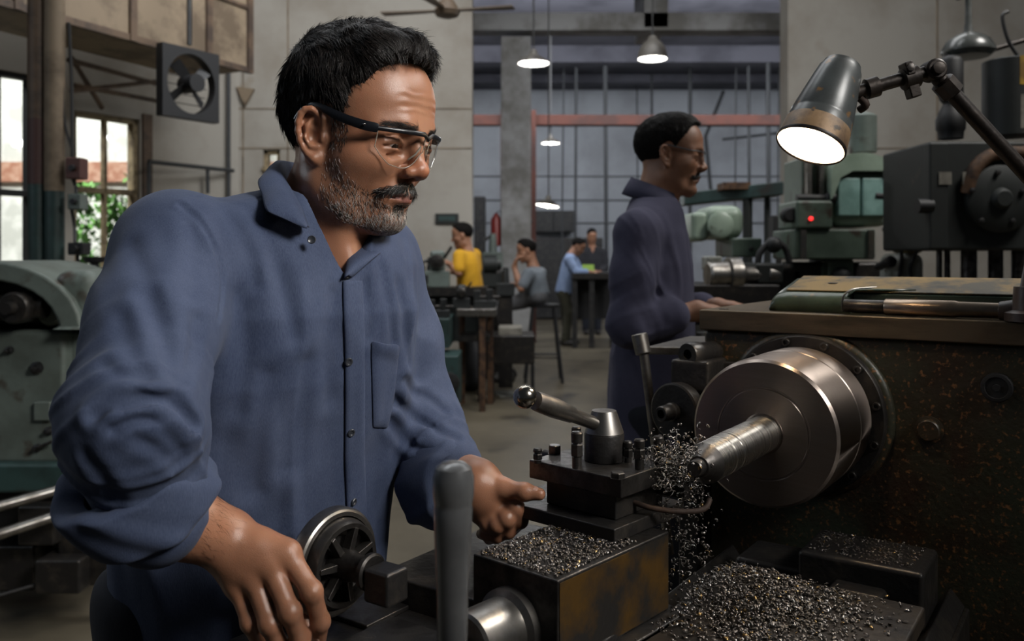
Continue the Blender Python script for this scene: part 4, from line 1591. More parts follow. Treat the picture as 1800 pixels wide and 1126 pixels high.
# chuck (at rest): body, rim step, hub ring; the bar is held in its centre
ch = MB().lathe(C0 + DX * .191, -DX, [(0, .100), (.002, .1090), (.010, .1110), (.074, .1112), (.0755, .1100), (.0780, .1100), (.0795, .1108), (.170, .1105), (.1865, .1085), (.191, .1045),
                                       (.191, .0690), (.1897, .0682), (.1897, .0660), (.1915, .0650), (.1920, .030), (.190, .0275)], 96)
chuck = ch.build('chuck', M['turned'], lathe, angle=25)
bar = empty('steel_workpiece', C0 - DX * .12, 'bright turned steel bar held in the lathe chuck, chamfered at its free end', 'workpiece')
MB().lathe(C0 + DX * .05, -DX, [(0, .0262), (.10, .0262), (.195, .0262), (.1955, .0254), (.199, .0254), (.1995, .0262), (.222, .0260), (.2225, .0254), (.226, .0254), (.2265, .0258), (.268, .0256)], 56, caps=True).build('turned_bar', M['turned_bright'], bar, angle=25)
MB().lathe(C0 - DX * .218, -DX, [(0, .0256), (.001, .0254), (.019, .0135), (.020, .0130), (.0205, .0105), (.032, .0102), (.034, .0090), (.034, .004)], 40).build('chamfered_end', M['steel_dark'], bar, angle=25)

# bed, saddle, cross slide, compound slide
bed = MB()
bed.corner_box(LP(-.13, -1.30, .60), EX * .05, DX * 1.46, UP * .19)
bed.corner_box(LP(.20, -1.30, .60), EX * .05, DX * 1.46, UP * .19)
bed.corner_box(LP(-.10, -1.30, .45), EX * .32, DX * 1.46, UP * .25)
bed.prism([LP(-.125, -1.3, .79), LP(-.085, -1.3, .79), LP(-.105, -1.3, .815)], DX * 1.46)
bed.prism([LP(.205, -1.3, .79), LP(.245, -1.3, .79), LP(.225, -1.3, .815)], DX * 1.46)
bed.build('bed', M['iron_black'], lathe, bevel=.003)
ft = MB().corner_box(LP(-.16, .06, 0), EX * .66, DX * .55, UP * .44).build('base', M['headstock'], lathe, bevel=.01)
MB().corner_box(LP(-.14, -1.30, 0), EX * .40, DX * .34, UP * .45).build('base', M['headstock'], lathe, bevel=.01)
gb = MB()
gb.corner_box(LP(.05, .000, .80), EX * .165, DX * .12, UP * .080)
gb.corner_box(LP(-.05, .02, .79), EX * .13, DX * .10, UP * .055)
gb.corner_box(LP(.10, -.035, .79), EX * .07, DX * .10, UP * .06)
gb.build('gap_block', M['iron_black'], lathe, bevel=.007, seg=3)

sad = MB()
sad.corner_box(LP(-.32, -.62, .80), EX * .73, DX * .40, UP * .045)           # saddle wings across the bed
sad.build('saddle', M['iron_black'], lathe, bevel=.004)
# chip tray wing at the right, where the swarf collects
wing = MB().corner_box(LP(-.024, -.54, .846), EX * .255, DX * .455, UP * .024).build('carriage_wing', M['wing'], lathe, bevel=.004)
# cross slide plates at the left
A0 = Vector((-.163, 1.040, 0))


def AP(e, d, z):
    q = A0 + EX * e + DX * d
    return Vector((q.x, q.y, z))


low = MB().corner_box(AP(-.06, -.20, .845), EX * .34, DX * .40, UP * .036)
low.build('apron_top', M['iron_black'], lathe, bevel=.003)
step = MB().corner_box(AP(-.05, -.07, .881), EX * .10, DX * .07, UP * .006)
step.corner_box(AP(.05, -.19, .881), EX * .16, DX * .16, UP * .004)
step.build('slide_strip', M['steel_dark'], lathe, bevel=.0015)
cs = MB().corner_box(AP(.0, .0, .875), EX * .26, DX * .265, UP * .040)
cs.build('cross_slide', M['iron_black'], lathe, bevel=.003)
MB().lathe(Vector((-.2026, 1.07, .881)), UP, [(0, .011), (.004, .011), (.0045, .0085), (.014, .0085), (.0155, .0075), (.0155, .004), (.010, .004)], 18).build('oil_cup', M['steel_dark'], lathe)

# compound slide
TA = math.radians(42)
TD = Vector((math.sin(TA), math.cos(TA), 0)); TE = Vector((math.cos(TA), -math.sin(TA), 0))
B0 = Vector((.0467, .875, 0))


def BP(e, d, z):
    q = B0 + TE * e + TD * d
    return Vector((q.x, q.y, z))


comp = MB().corner_box(BP(-.122, 0, .872), TE * .122, TD * .215, UP * .095)
compound = comp.build('compound_slide', [M['steel_dark']], lathe, bevel=.0022)
side = MB().corner_box(BP(.0002, .003, .875), TE * .0006, TD * .209, UP * .089).build('stained_side', M['brass_dirty'], compound, bevel=.0004)
MB().corner_box(BP(-.150, -.03, .846), TE * .170, TD * .26, UP * .026).build('swivel_base', M['iron_black'], lathe, bevel=.003)
gi = MB().corner_box(BP(.003, .03, .856), TE * .022, TD * .17, UP * .014)
gi.build('gib_strip', M['steel_dark'], lathe, bevel=.002)
# screw drum in front of the compound slide and its crank with the upright grip
dc = BP(-.062, 0, .905)
MB().lathe(dc + TD * .004, -TD, [(0, .040), (.014, .040), (.016, .036), (.018, .033), (.072, .033), (.075, .030), (.075, .012)], 44).build('feed_drum', M['steel_worn'], lathe, angle=30)
gripb = P(794, 1150, .66)
crank_a = dc - TD * .075
crank_b = Vector((gripb.x, gripb.y, .955))
MB().tube(smooth_path([crank_a, crank_a - TD * .030, (crank_a - TD * .05 + crank_b) / 2 + Vector((0, 0, -.01)), crank_b + Vector((0, 0, -.010)), crank_b], 6), .009, 12).build('crank_arm', M['steel_dark'], lathe)
gtop = P(797, 810, .66)
hgt = gtop.z - crank_b.z
pr = [(0, .0105), (.03, .0105), (.034, .0118), (hgt * .45, .0122), (hgt * .58, .0134), (hgt * .70, .0145), (hgt - .036, .0152), (hgt - .034, .0146), (hgt - .031, .0152), (hgt - .024, .0162), (hgt - .012, .0162), (hgt - .005, .0140), (hgt - .001, .009), (hgt, .003)]
MB().lathe(crank_b, gtop - crank_b, pr, 36).build('crank_grip', M['grip'], lathe, angle=30)

# tool post, turned a little on the compound slide
TF = Vector((.128, 1.000, 0))                      # front corner of the clamp plate
PZ = 1.039


def TP(e, d, z):
    q = TF + TE * e + TD * d
    return Vector((q.x, q.y, z))


def on_plate(px, py, z=PZ):
    return P(px, py, (CH - z) * F / (py - HY))


post = empty('tool_post', TP(-.07, .07, .967), 'black square tool post with clamp bolts and locking handle on the compound slide', 'tool post')
MB().corner_box(TP(-.186, -.016, .967), TE * .188, TD * .155, UP * .017).build('base_plate', M['iron_black'], post, bevel=.002)
MB().corner_box(TP(-.124, .012, .984), TE * .108, TD * .105, UP * .0315).build('tool_block', M['iron_black'], post, bevel=.002)
MB().corner_box(TP(-.143, 0, 1.0155), TE * .143, TD * .125, UP * .0235).build('clamp_plate', M['steel_dark'], post, bevel=.0018)


def bolt(px, py, h, r=.0068, hexh=.010, shank=True, name='clamp_bolt'):
    b = on_plate(px, py) - UP * .001
    mb = MB()
    if shank:
        mb.lathe(b, UP, [(0, r * .86), (h - 2 * hexh - .001, r * .86)], 18)
        mb.lathe(b + UP * (h - 2 * hexh), UP, [(0, r * 1.02), (.001, r * 1.14), (hexh - .001, r * 1.14), (hexh, r * 1.0)], 6)
        mb.lathe(b + UP * (h - hexh), UP, [(0, r * .78), (.0012, r * .72), (.002, r * 1.0), (hexh - .002, r * 1.04), (hexh, r * .8)], 20)
    else:
        mb.lathe(b, UP, [(0, r * 1.3), (.0006, r * 1.3), (.0008, r * 1.12), (h - .001, r * 1.12), (h, r * .98)], 6)
    mb.build(name, M['steel_dark'], post, angle=30)


bolt(1014, 822, .046, .0070, .015)
bolt(1124, 824, .038, .0066, .012)
bolt(1157, 815, .036, .0066, .012)
bolt(1104, 812, .028, .0055, .010)
bolt(945, 812, .019, .0056, .007)
bolt(1013, 796, .036, .0062, .012)
bolt(975, 796, .012, .0078, shank=False)
bolt(1086, 838, .0070, .0080, shank=False)
# clamp boss and handle
hc_ = on_plate(1062, 808)
MB().lathe(hc_, UP, [(0, .0245), (.0010, .0255), (.0335, .0255), (.035, .0248)], 44).build('lock_boss', M['iron_black'], post)
MB().lathe(hc_ + UP * .035, UP, [(0, .0245), (.001, .0250), (.026, .0165), (.0285, .0155), (.029, .0125), (.0285, .004)], 44).build('lock_cap', M['steel_worn'], post, angle=30)
ha = hc_ + UP * .042
hb_ = P(923, 697, 1.0)
ax_ = (hb_ - ha)
L_ = ax_.length
MB().lathe(ha, ax_, [(.008, .0082), (L_ * .42, .0090), (L_ * .44, .0104), (L_ * .60, .0118), (L_ * .66, .0124), (L_ * .85, .0118), (L_ * .88, .0110)], 28).build('lock_handle', M['steel_worn'], post)
MB().ball(hb_, .0142, 28).build('handle_ball', M['ball'], post)
MB().lathe(TP(-.142, .060, 1.030), -TE, [(-.004, .005), (.010, .0055), (.011, .0085), (.024, .0088), (.026, .0075)], 18).build('side_screw', M['iron_black'], post)
MB().tube(smooth_path([TP(-.03, .05, 1.000), TP(.004, .056, .994), TP(.035, .080, .990), TP(.052, .100, .992), TP(.054, .112, 1.002)], 6), [.0034] * 25, 10).build('bent_rod', M['rust'], post)
# the tool: shank clamped under the plate, tip at the bar
tool = empty('cutting_tool', TP(.01, .12, 1.0), 'dark lathe tool clamped in the tool post, its tip at the bar', 'cutting tool')
MB().corner_box(TP(-.06, .100, .9985), TE * .085, TD * .016, UP * .016).build('shank', M['steel_dark'], tool, bevel=.001)
tp2 = TP(.025, .100, .9985)
tip = C0 - DX * .243 - EX * .014 + UP * -.008
MB().add([tp2, tp2 + TD * .016, tp2 + TD * .016 + UP * .016, tp2 + UP * .016, tip, tip + DX * .006, tip + DX * .006 + UP * .008, tip + UP * .008],
         [(3, 2, 1, 0), (4, 5, 6, 7), (0, 1, 5, 4), (1, 2, 6, 5), (2, 3, 7, 6), (3, 0, 4, 7)]).build('tip', M['steel_dark'], tool)

# hand wheel at his right hand
WC = P(600, 990, .955)
WX = EX * 1.0                                      # hub side of the wheel
wheel = empty('hand_wheel', WC, 'dark steel hand wheel with webbed hub in front of the man, under his hand', 'hand wheel')
MB().lathe(WC - WX * .022, WX, [(0, .046), (.001, .0585), (.004, .0605), (.014, .0605), (.018, .0585), (.0195, .0560), (.0195, .0515), (.012, .0500), (.012, .046)], 72, caps=False).build('rim', M['steel_worn'], wheel, angle=30)
MB().lathe(WC - WX * .012, WX, [(0, .030), (0, .0500), (.010, .0500), (.020, .0470), (.022, .0455), (.022, .0400), (.010, .0385), (.006, .030)], 60, caps=False).build('inner_ring', M['steel_dark'], wheel, angle=30)
MB().lathe(WC - WX * .014, WX, [(0, .040), (.006, .040), (.007, .012)], 48).build('web', M['iron_black'], wheel, angle=30)
Rw = frame(WX)
for k in range(7):
    a = 2 * math.pi * k / 7 + .35
    rd = Rw @ Vector((math.cos(a), math.sin(a), 0))
    q = WC + WX * .000
    tn = WX.cross(rd)
    MB().prism([q + rd * .012 - tn * .0045, q + rd * .012 + tn * .0045, q + rd * .041 + tn * .0030, q + rd * .041 - tn * .0030], WX * .012).build('spoke', M['steel_dark'], wheel, bevel=.001)
MB().lathe(WC - WX * .012, WX, [(0, .018), (.022, .018), (.030, .0165), (.034, .0150), (.052, .0150), (.054, .0200), (.060, .0205), (.062, .018)], 36).build('hub', M['steel_dark'], wheel, angle=30)
sb = MB().corner_box(WC + WX * .050 - DX * .017 - UP * .026, WX * .036, DX * .034, UP * .036)
sb.build('shaft_block', M['iron_black'], lathe, bevel=.004, seg=3)
# handle pin under his fingers
hp = WC - WX * .020 - DX * .036 - UP * .030
MB().lathe(hp, -WX, [(0, .006), (.010, .008), (.05, .0095), (.058, .007), (.060, .003)], 20).build('handle_pin', M['steel_dark'], wheel)

# covers, rod and lever on top of the headstock
cv = MB()
e0, e1 = -.070, .46
prof = [(.245, 0), (.239, .010), (.240, .020), (.246, .028), (.256, .0330), (.365, .0560), (.372, .054), (.376, .040), (.376, 0)]
rings_ = []
for e, sc in ((e0, .25), (e0 + .004, .72), (e0 + .012, .95), (e0 + .03, 1), (.064, 1)):
    rings_.append([LP(e - (.0 if e > e0 + .02 else 0), d if 1 else d, 1.2055 + max(h, .0) * sc) for d, h in prof])
cv.rings(rings_)
guard = empty('belt_guard', LP(.1, 0.305, 1.2055), 'long green and yellow guard lying on the brown lathe top plate', 'guard')
cv.build('green_cover', M['cover_green'], guard, angle=50)
sl_ = DX * .104 + UP * .0222
pl_ = MB().corner_box(LP(-.046, .258, 1.2055 + .0345), EX * .50, sl_, UP * .0022)
pl_.build('yellow_panel', M['cover_yellow'], guard, bevel=.0008)
MB().prism([LP(.066, .256, 1.2055), LP(.066, .365, 1.2055), LP(.066, .365, 1.2055 + .055), LP(.066, .256, 1.2055 + .0325)], EX * .40).build('green_rail', M['cover_green'], guard, bevel=.002)
fl_ = MB()
fl_.add([LP(.060, 0.240, 1.2335), LP(.075, 0.235, 1.2450), LP(.13, 0.260, 1.2450), LP(.16, 0.270, 1.2460), LP(.10, 0.305, 1.2470), LP(.055, 0.285, 1.2460)], [(0, 1, 5), (1, 2, 4, 5), (2, 3, 4)])
fo_ = fl_.build('bent_flap', M['cover_green'], guard, angle=50)
q = fo_.modifiers.new('thick', 'SOLIDIFY'); q.thickness = .0015
MB().tube(smooth_path([LP(.052, 0.241, 1.2090), LP(.054, 0.235, 1.2275), LP(.060, 0.236, 1.2395), LP(.072, 0.255, 1.2460), LP(.10, 0.295, 1.2475)], 6), .0016, 8).build('wire', M['steel_worn'], guard)
MB().lathe(LP(.020, 0.310, 1.2450), UP, [(0, .015), (.003, .015), (.004, .010), (.008, .0095), (.009, .007)], 6).build('panel_bolt', M['steel_dark'], guard)
lever = empty('speed_lever', LP(.2, 0.233, 1.2055), 'steel lever tube lying along the front of the lathe top plate', 'lever')
lz = 1.2055 + .0135
MB().lathe(LP(.060, 0.225, lz), EX, [(0, .0108), (.075, .0108)], 24).build('lever_rod', M['steel_dark'], lever)
MB().lathe(LP(.122, 0.224, lz), EX, [(0, .0120), (.002, .0132), (.10, .0132), (.105, .0118), (.170, .0112)], 28).build('sleeve', M['lever_sleeve'], lever)
MB().lathe(LP(.278, 0.224, lz), EX, [(0, .008), (.004, .0135), (.020, .0165), (.045, .0170), (.06, .0165), (.075, .012), (.08, .004)], 24).build('wooden_knob', M['knob_brown'], lever)

# clamp bar, small shafts and oddments at the left of the headstock
gear = empty('gear_quadrant', LP(-.25, .25, .93), 'black change gear stub with threaded shaft left of the chuck', 'gear')
gc = P(1188, 722, 1.45)
ga = (DX * .86 - EX * -.18).normalized()
MB().lathe(gc + ga * .12, -ga, [(0, .034), (.10, .034), (.104, .0475), (.126, .0480), (.128, .045), (.128, .006)], 40).build('drum', M['iron_black'], gear, angle=30)
MB().lathe(gc, -ga, [(-.01, .0155), (.016, .0155), (.018, .0135), (.040, .0130), (.042, .0115), (.042, .0075), (.030, .0070)], 24).build('threaded_shaft', M['steel_dark'], gear, angle=30)
MB().corner_box(gc + EX * -.02 + UP * .030 + DX * .02, EX * .07, DX * .10, UP * .055).build('bracket', M['iron_black'], gear, bevel=.006)
MB().corner_box(gc + EX * -.01 + UP * -.36 + DX * .03, EX * .04, DX * .06, UP * .35).build('support', M['iron_black'], gear, bevel=.006)
rc = P(1213, 622, 1.47)
roller = empty('roller_bar', rc, 'short black roller end poking out beside the headstock corner', 'roller')
MB().lathe(rc + ga * .22, -ga, [(0, .018), (.20, .018), (.202, .0205), (.224, .0205), (.228, .0185), (.228, .0085), (.215, .0080)], 28).build('roller', M['iron_black'], roller, angle=30)
MB().corner_box(rc + ga * .06 + EX * -.012 + UP * -.052, EX * .08, ga * .10, UP * .036).build('bearing_block', M['iron_black'], roller, bevel=.004)
rest = empty('side_shelf', P(1170, 605, 1.62), 'worn steel shelf plate with slanted clamp rod left of the headstock', 'shelf')
s0 = P(1134, 613, 1.60)
MB().corner_box(s0 + Vector((0, 0, -.010)), Vector((.10, -.02, 0)), Vector((.13, .22, 0)), UP * .014).build('shelf_plate', M['steel_worn'], rest, bevel=.002)
ra, rb_ = P(1124, 590, 1.58), P(1148, 764, 1.58)
MB().tube([P(1132, 622, 1.575), rb_ + (rb_ - ra) * 1.2], .0085, 14).build('slanted_rod', M['steel_worn'], rest)
MB().lathe(P(1131, 622, 1.575), ra - P(1131, 622, 1.575), [(0, .012), (.002, .0145), (.036, .0150), (.038, .013)], 20).build('clamp_head', M['steel_worn'], rest)
MB().cyl(P(1118, 617, 1.58), P(1140, 617, 1.58), .008, None, 12).build('clamp_pin', M['steel_dark'], rest)

# work lamp
lamp = empty('work_lamp', LP(.37, .38, 1.2055), 'jointed grey work lamp glowing warm above the chuck on a dark arm', 'lamp')
la = P(1425, 255, 1.22)                            # mouth centre
lax = Vector((-.445, -.265, -.92)).normalized()
sh = [(0, .0478), (.004, .0485), (.040, .0452), (.042, .0446), (.046, .0440), (.048, .0446), (.110, .0345), (.128, .0312), (.133, .0285), (.139, .0270), (.141, .020), (.144, .0195), (.146, .012)]
ins = [(.146, .010), (.138, .018), (.130, .026), (.100, .0335), (.046, .0425), (.004, .0468), (0, .0478)]
MB().lathe(la, -lax, sh, 56, caps=False).build('shade', M['shade'], lamp, angle=40)
MB().lathe(la, -lax, [(.1450, .004)] + ins, 56, caps=False).build('reflector', M['lamp_inner'], lamp, angle=40)
MB().lathe(la, -lax, [(.0005, .0490), (.0305, .0466), (.031, .0462), (.002, .0484)], 56, caps=False).build('shade_skirt', M['shade_rust'], lamp, angle=40)
MB().lathe(la, -lax, [(-.0022, .0476), (-.0028, .0492), (.0, .0503), (.0028, .0498), (.0024, .0476)], 56, caps=False).build('rim', M['arm'], lamp, angle=60)
MB().ball(la - lax * .062, .022, 24).build('bulb', M['lamp_warm'], lamp)
MB().cyl(la - lax * .08, la - lax * .13, .012, .014).build('socket', M['dark'], lamp)
glow = bpy.data.lights.new('lamp_glow', 'POINT')
glow.energy = 1.9; glow.color = (1.0, .76, .50); glow.shadow_soft_size = .014
go_ = bpy.data.objects.new('lamp_glow', glow); COL.objects.link(go_)
go_.location = la - lax * .022
j0, j1, j2 = P(1508, 162, 1.25), P(1560, 146, 1.25), P(1640, 124, 1.25)
MB().tube([j0 - (j1 - j0).normalized() * .025, j1, j2], .0098, 16).build('short_arm', M['arm'], lamp)
ax1 = (j2 - j0).normalized()
for c, n_ in ((P(1533, 154, 1.25), 'collar'), (P(1596, 138, 1.25), 'clamp')):
    MB().lathe(c - ax1 * .010, ax1, [(0, .012), (.001, .0150), (.018, .0150), (.019, .012)] if n_ == 'collar' else [(0, .011), (.002, .0160), (.024, .0160), (.026, .011)], 20).build(n_, M['arm'], lamp, angle=40)
cb_ = P(1594, 122, 1.245)
MB().box(cb_, (.024, .020, .012), frame(ax1, (0, 0, 1))).build('clamp_lug', M['arm'], lamp, bevel=.002)
MB().lathe(cb_ + Vector((0, -.008, .0)), (0, -1, .1), [(0, .006), (.006, .006), (.007, .003)], 6).build('clamp_screw', M['steel_dark'], lamp)
MB().box(P(1604, 160, 1.25), (.02, .02, .016), frame(ax1, (0, 0, 1))).build('clamp_lug', M['arm'], lamp, bevel=.002)
MB().tube(smooth_path([P(1512, 172, 1.25), P(1522, 184, 1.25), P(1511, 193, 1.26)], 4), .006, 10).build('wing_nut', M['rust'], lamp)
MB().lathe(j2 + Vector((0, .016, 0)), (0, -1, 0), [(0, .012), (.002, .0155), (.028, .0155), (.031, .0125), (.031, .0090), (.036, .0085), (.037, .004)], 24).build('knuckle', M['arm'], lamp, angle=40)
j3, j4 = P(1652, 140, 1.25), P(1846, 352, 1.27)
MB().tube([j2, j3, j4], .0112, 18).build('long_arm', M['arm'], lamp)
ax2 = (j4 - j3).normalized()
MB().lathe(P(1660, 148, 1.25) - ax2 * .008, ax2, [(0, .012), (.003, .0175), (.026, .0175), (.029, .0125)], 8).build('arm_nut', M['arm'], lamp, angle=30)
MB().lathe(j4 + Vector((0, .016, 0)), (0, -1, 0), [(0, .014), (.002, .018), (.030, .018), (.032, .014)], 24).build('knuckle', M['arm'], lamp, angle=40)
pb = P(1812, 560, 1.24)
MB().tube([j4, P(1830, 440, 1.255), Vector((pb.x, pb.y, 1.2055))], [.014, .018, .022], 18).build('post', M['knob_brown'], lamp)
MB().lathe(Vector((pb.x, pb.y, 1.2055)), UP, [(0, .034), (.012, .034), (.016, .024), (.05, .022)], 28).build('post_base', M['knob_brown'], lamp, angle=30)

# swarf: curled ribbons and flakes
rs = random.Random(3)
M['chip'] = mat('steel_chips', (.42, .40, .38), .28, 1.0, (.16, .14, .12), 60, (.4, .6))
M['chip_dark'] = mat('blued_chips', (.20, .18, .165), .38, .9, (.09, .075, .06), 80, (.4, .6))
M['chip_gold'] = mat('straw_coloured_chips', (.42, .28, .12), .3, 1.0)


def flakes(name, n, place, size, mats, label, cat, curl=.5, bright=.42, turn=(2.0, 6.0)):
    mb = MB()
    for i in range(n):
        c, nrm = place()
        mb.m = 0 if rs.random() < bright else (1 if rs.random() < .94 else 2)
        s = size * rs.uniform(.5, 1.5)
        R = Matrix.Rotation(rs.uniform(0, 6.28), 3, 'Z') @ Matrix.Rotation(rs.gauss(0, .5), 3, 'X') @ Matrix.Rotation(rs.gauss(0, .5), 3, 'Y')
        k = rs.random()
        if k < curl:            # little curled ribbon
            w = s * rs.uniform(.18, .35); r = s * rs.uniform(.25, .5); a1 = rs.uniform(*turn); m_ = 6
            vs, fs = [], []
            for j in range(m_ + 1):
                a = a1 * j / m_
                for o in (-w / 2, w / 2):
                    vs.append(c + R @ Vector((r * math.cos(a), o + r * .25 * a * .3, r * math.sin(a))) + Vector((0, 0, r * .8)))
            for j in range(m_):
                fs.append((2 * j, 2 * j + 1, 2 * j + 3, 2 * j + 2))
            mb.add(vs, fs)
        else:                   # bent flake
            l_, w = s * rs.uniform(.5, 1.0), s * rs.uniform(.2, .45)
            h = s * rs.uniform(.05, .25)
            vs = [c + R @ Vector(q) + Vector((0, 0, .0012)) for q in ((-l_ / 2, -w / 2, 0), (0, -w / 2 * 1.2, h), (l_ / 2, -w / 2, 0), (l_ / 2, w / 2, 0), (0, w / 2 * 1.1, h), (-l_ / 2, w / 2, 0))]
            mb.add(vs, [(0, 1, 4, 5), (1, 2, 3, 4)])
    o = mb.build(name, [M['chip'], M['chip_dark'], M['chip_gold']], None, angle=40)
    q = o.modifiers.new('thick', 'SOLIDIFY'); q.thickness = .0004
    return tag(o, label, cat, None, 'stuff')


flakes('steel_chips', 1700, lambda: (BP(-.118 + .112 * rs.random() ** .9, .004 + .15 * rs.random(), .9675), UP), .0050, None,
       'grey steel chips strewn over the flat top of the compound slide', 'chips', .02, .20)


def heap():
    while True:
        e, d = rs.gauss(.060, .060), rs.gauss(-.185, .075)
        if -.02 < e < .225 and -.53 < d < -.092:
            h = .026 * math.exp(-((e - .03) / .06) ** 2 - ((d + .17) / .07) ** 2)
            return LP(e, d, .8705 + h * rs.random()), UP


flakes('swarf_heap', 3600, heap, .0072, None, 'heap of curled steel swarf on the carriage below the chuck', 'swarf', .16, .26, (.8, 2.6))


def near_tool():
    q = C0 - DX * rs.gauss(.245, .022) - EX * rs.gauss(.030, .020)
    return q + Vector((0, 0, rs.gauss(-.002, .020))), UP


def falling():
    q = C0 - DX * rs.gauss(.235, .018) - EX * rs.gauss(.020, .018)
    return q + Vector((0, 0, -rs.uniform(.02, .165))), UP


flakes('swarf_tangle', 420, near_tool, .0070, None, 'bright tangle of swarf curls bunched at the tool tip', 'swarf', .85)
flakes('swarf_streamers', 330, falling, .0058, None, 'loose swarf curls trailing down between tool post and bar', 'swarf', .85)
mb = MB()
for i in range(46):
    q = C0 - DX * rs.gauss(.245, .02) - EX * rs.gauss(.028, .018) + Vector((0, 0, rs.gauss(.0, .018)))
    r = rs.uniform(.003, .006); pts = []
    ax = Vector((rs.gauss(0, 1), rs.gauss(0, 1), rs.gauss(.3, 1))).normalized(); R = frame(ax)
    for j in range(26):
        a = j * .62
        pts.append(q + R @ Vector((r * math.cos(a), r * math.sin(a), j * rs.uniform(.0006, .0010))))
    mb.tube(pts, .00045, 4)
tag(mb.build('swarf_spirals', M['chip'], None, angle=None), 'thin springy swarf spirals standing above the tool tip', 'swarf', None, 'stuff')
flakes('bed_chips', 420, lambda: (LP(.06 + .14 * rs.random(), .01 + .10 * rs.random(), .8805), UP), .0045, None,
       'fine chips dusted on the black block under the chuck', 'chips', .1, .2)
# ---------------------------------------------------------------- the hall
def struct(mb, name, m, bevel=0, parent=None):
    o = mb.build(name, m, parent, bevel=bevel)
    if parent is None:
        o['kind'] = 'structure'
    return o


struct(MB().box((0, 8, -.05), (26, 30, .10)), 'floor', M['floor'])
PD = 9.5
XL, XR = (830 - CX) / F * PD, (1385 - CX) / F * PD
WK = Vector(((420 - CX) / F * PD, PD, 0))
WDIR = Vector((-.555, -.832, 0)).normalized()
WOUT = Vector((-.832, .555, 0))
# partition between the bays, open in the middle
w3 = (P(462, 296, PD), P(492, 263, PD))
mb = MB()
z0, z1 = w3[0].z, w3[1].z
xa, xb = w3[0].x, w3[1].x
mb.corner_box((WK.x - .2, PD, 0), (xa - WK.x + .2, 0, 0), (0, .28, 0), UP * 6.2)
mb.corner_box((xb, PD, 0), (XL - xb, 0, 0), (0, .28, 0), UP * 6.2)
mb.corner_box((xa, PD, 0), (xb - xa, 0, 0), (0, .28, 0), UP * z0)
mb.corner_box((xa, PD, z1), (xb - xa, 0, 0), (0, .28, 0), UP * (6.2 - z1))
struct(mb, 'wall_back', M['wall'])
struct(MB().corner_box((XR, PD, 0), (7.5, 0, 0), (0, .28, 0), UP * 6.2), 'wall_back_right', M['wall'])
mb = MB()
for x, w, z in ((XL - 2.75, 2.75, 2.50), (XL - 2.75, 2.75, 2.94), (XR, 7.0, 2.50)):
    mb.box((x + w / 2, PD - .004, z), (w, .008, .012))
for x, h in ((XL - 2.55, 6), (XL - 2.05, 6), (XR + 1.66, 6)):
    mb.box((x, PD - .004, h / 2), (.014, .008, h))
struct(mb, 'trim_1', M['beige'])
# side wall with windows, parallel to the lathe
def WP(t, z, out=0.0):
    q = WK + WDIR * t + WOUT * out
    return Vector((q.x, q.y, z))


def t_at(px):
    k = (px - CX) / F
    return (WK.x - k * WK.y) / (k * WDIR.y - WDIR.x)


ta, tb_ = t_at(246), t_at(131)
tc_, td_ = t_at(62), t_at(-60)
zt, zb = 2.66, 1.02
zt2, zb2 = 2.92, .90
mb = MB()
for t0, t1, a, b in ((-.25, ta, 0, 6.2), (ta, tb_, 0, zb), (ta, tb_, zt, 6.2), (tb_, tc_, 0, 6.2), (tc_, td_, 0, zb2), (tc_, td_, zt2, 6.2), (td_, 9.0, 0, 6.2)):
    mb.corner_box(WP(t0, a), WDIR * (t1 - t0), WOUT * .22, UP * (b - a))
struct(mb, 'wall_left', M['wall'])


def window(n, p0, ux, w, z0, z1, nv, hs, out, m, dp=.10):
    """Framed window between p0 and p0+ux*w, with nv panes across and bars at the heights hs."""
    fr = MB()
    p0 = Vector((p0.x, p0.y, 0))
    b = .045
    O = out * .04
    fr.corner_box(p0 + O + UP * z0, ux * b, out * dp, UP * (z1 - z0))
    fr.corner_box(p0 + O + UP * z0 + ux * (w - b), ux * b, out * dp, UP * (z1 - z0))
    fr.corner_box(p0 + O + UP * (z1 - b), ux * w, out * dp, UP * b)
    fr.corner_box(p0 - out * .04 + UP * (z0 - .03), ux * w, out * (dp + .10), UP * .05)
    for k in range(1, nv):
        fr.corner_box(p0 + O + ux * (w * k / nv - .016) + UP * z0, ux * .032, out * dp * .7, UP * (z1 - z0))
    for h in hs:
        fr.corner_box(p0 + O + UP * (h - .028), ux * w, out * dp * .85, UP * .056)
    o = fr.build('window_%d' % n, m, None, bevel=.004)
    o['kind'] = 'structure'
    MB().corner_box(p0 + out * .085 + UP * z0, ux * w, out * .006, UP * (z1 - z0)).build('glass', M['glass'], o)
    return o


M['sash'] = mat('old_cream_sash', srgb(150, 134, 104), .6, 0, srgb(104, 88, 66), 8)
M['sash_dark'] = mat('dark_frame', srgb(50, 52, 54), .6)
window(1, WP(tb_, 0), -WDIR, tb_ - ta, zb, zt, 2, [1.93], WOUT, M['sash'])
window(2, WP(td_, 0), -WDIR, td_ - tc_, zb2, zt2, 2, [1.86], WOUT, M['sash_dark'])
window(3, Vector((xa, PD, 0)), Vector((1, 0, 0)), xb - xa, z0, z1, 1, [], Vector((0, 1, 0)), M['sash'])
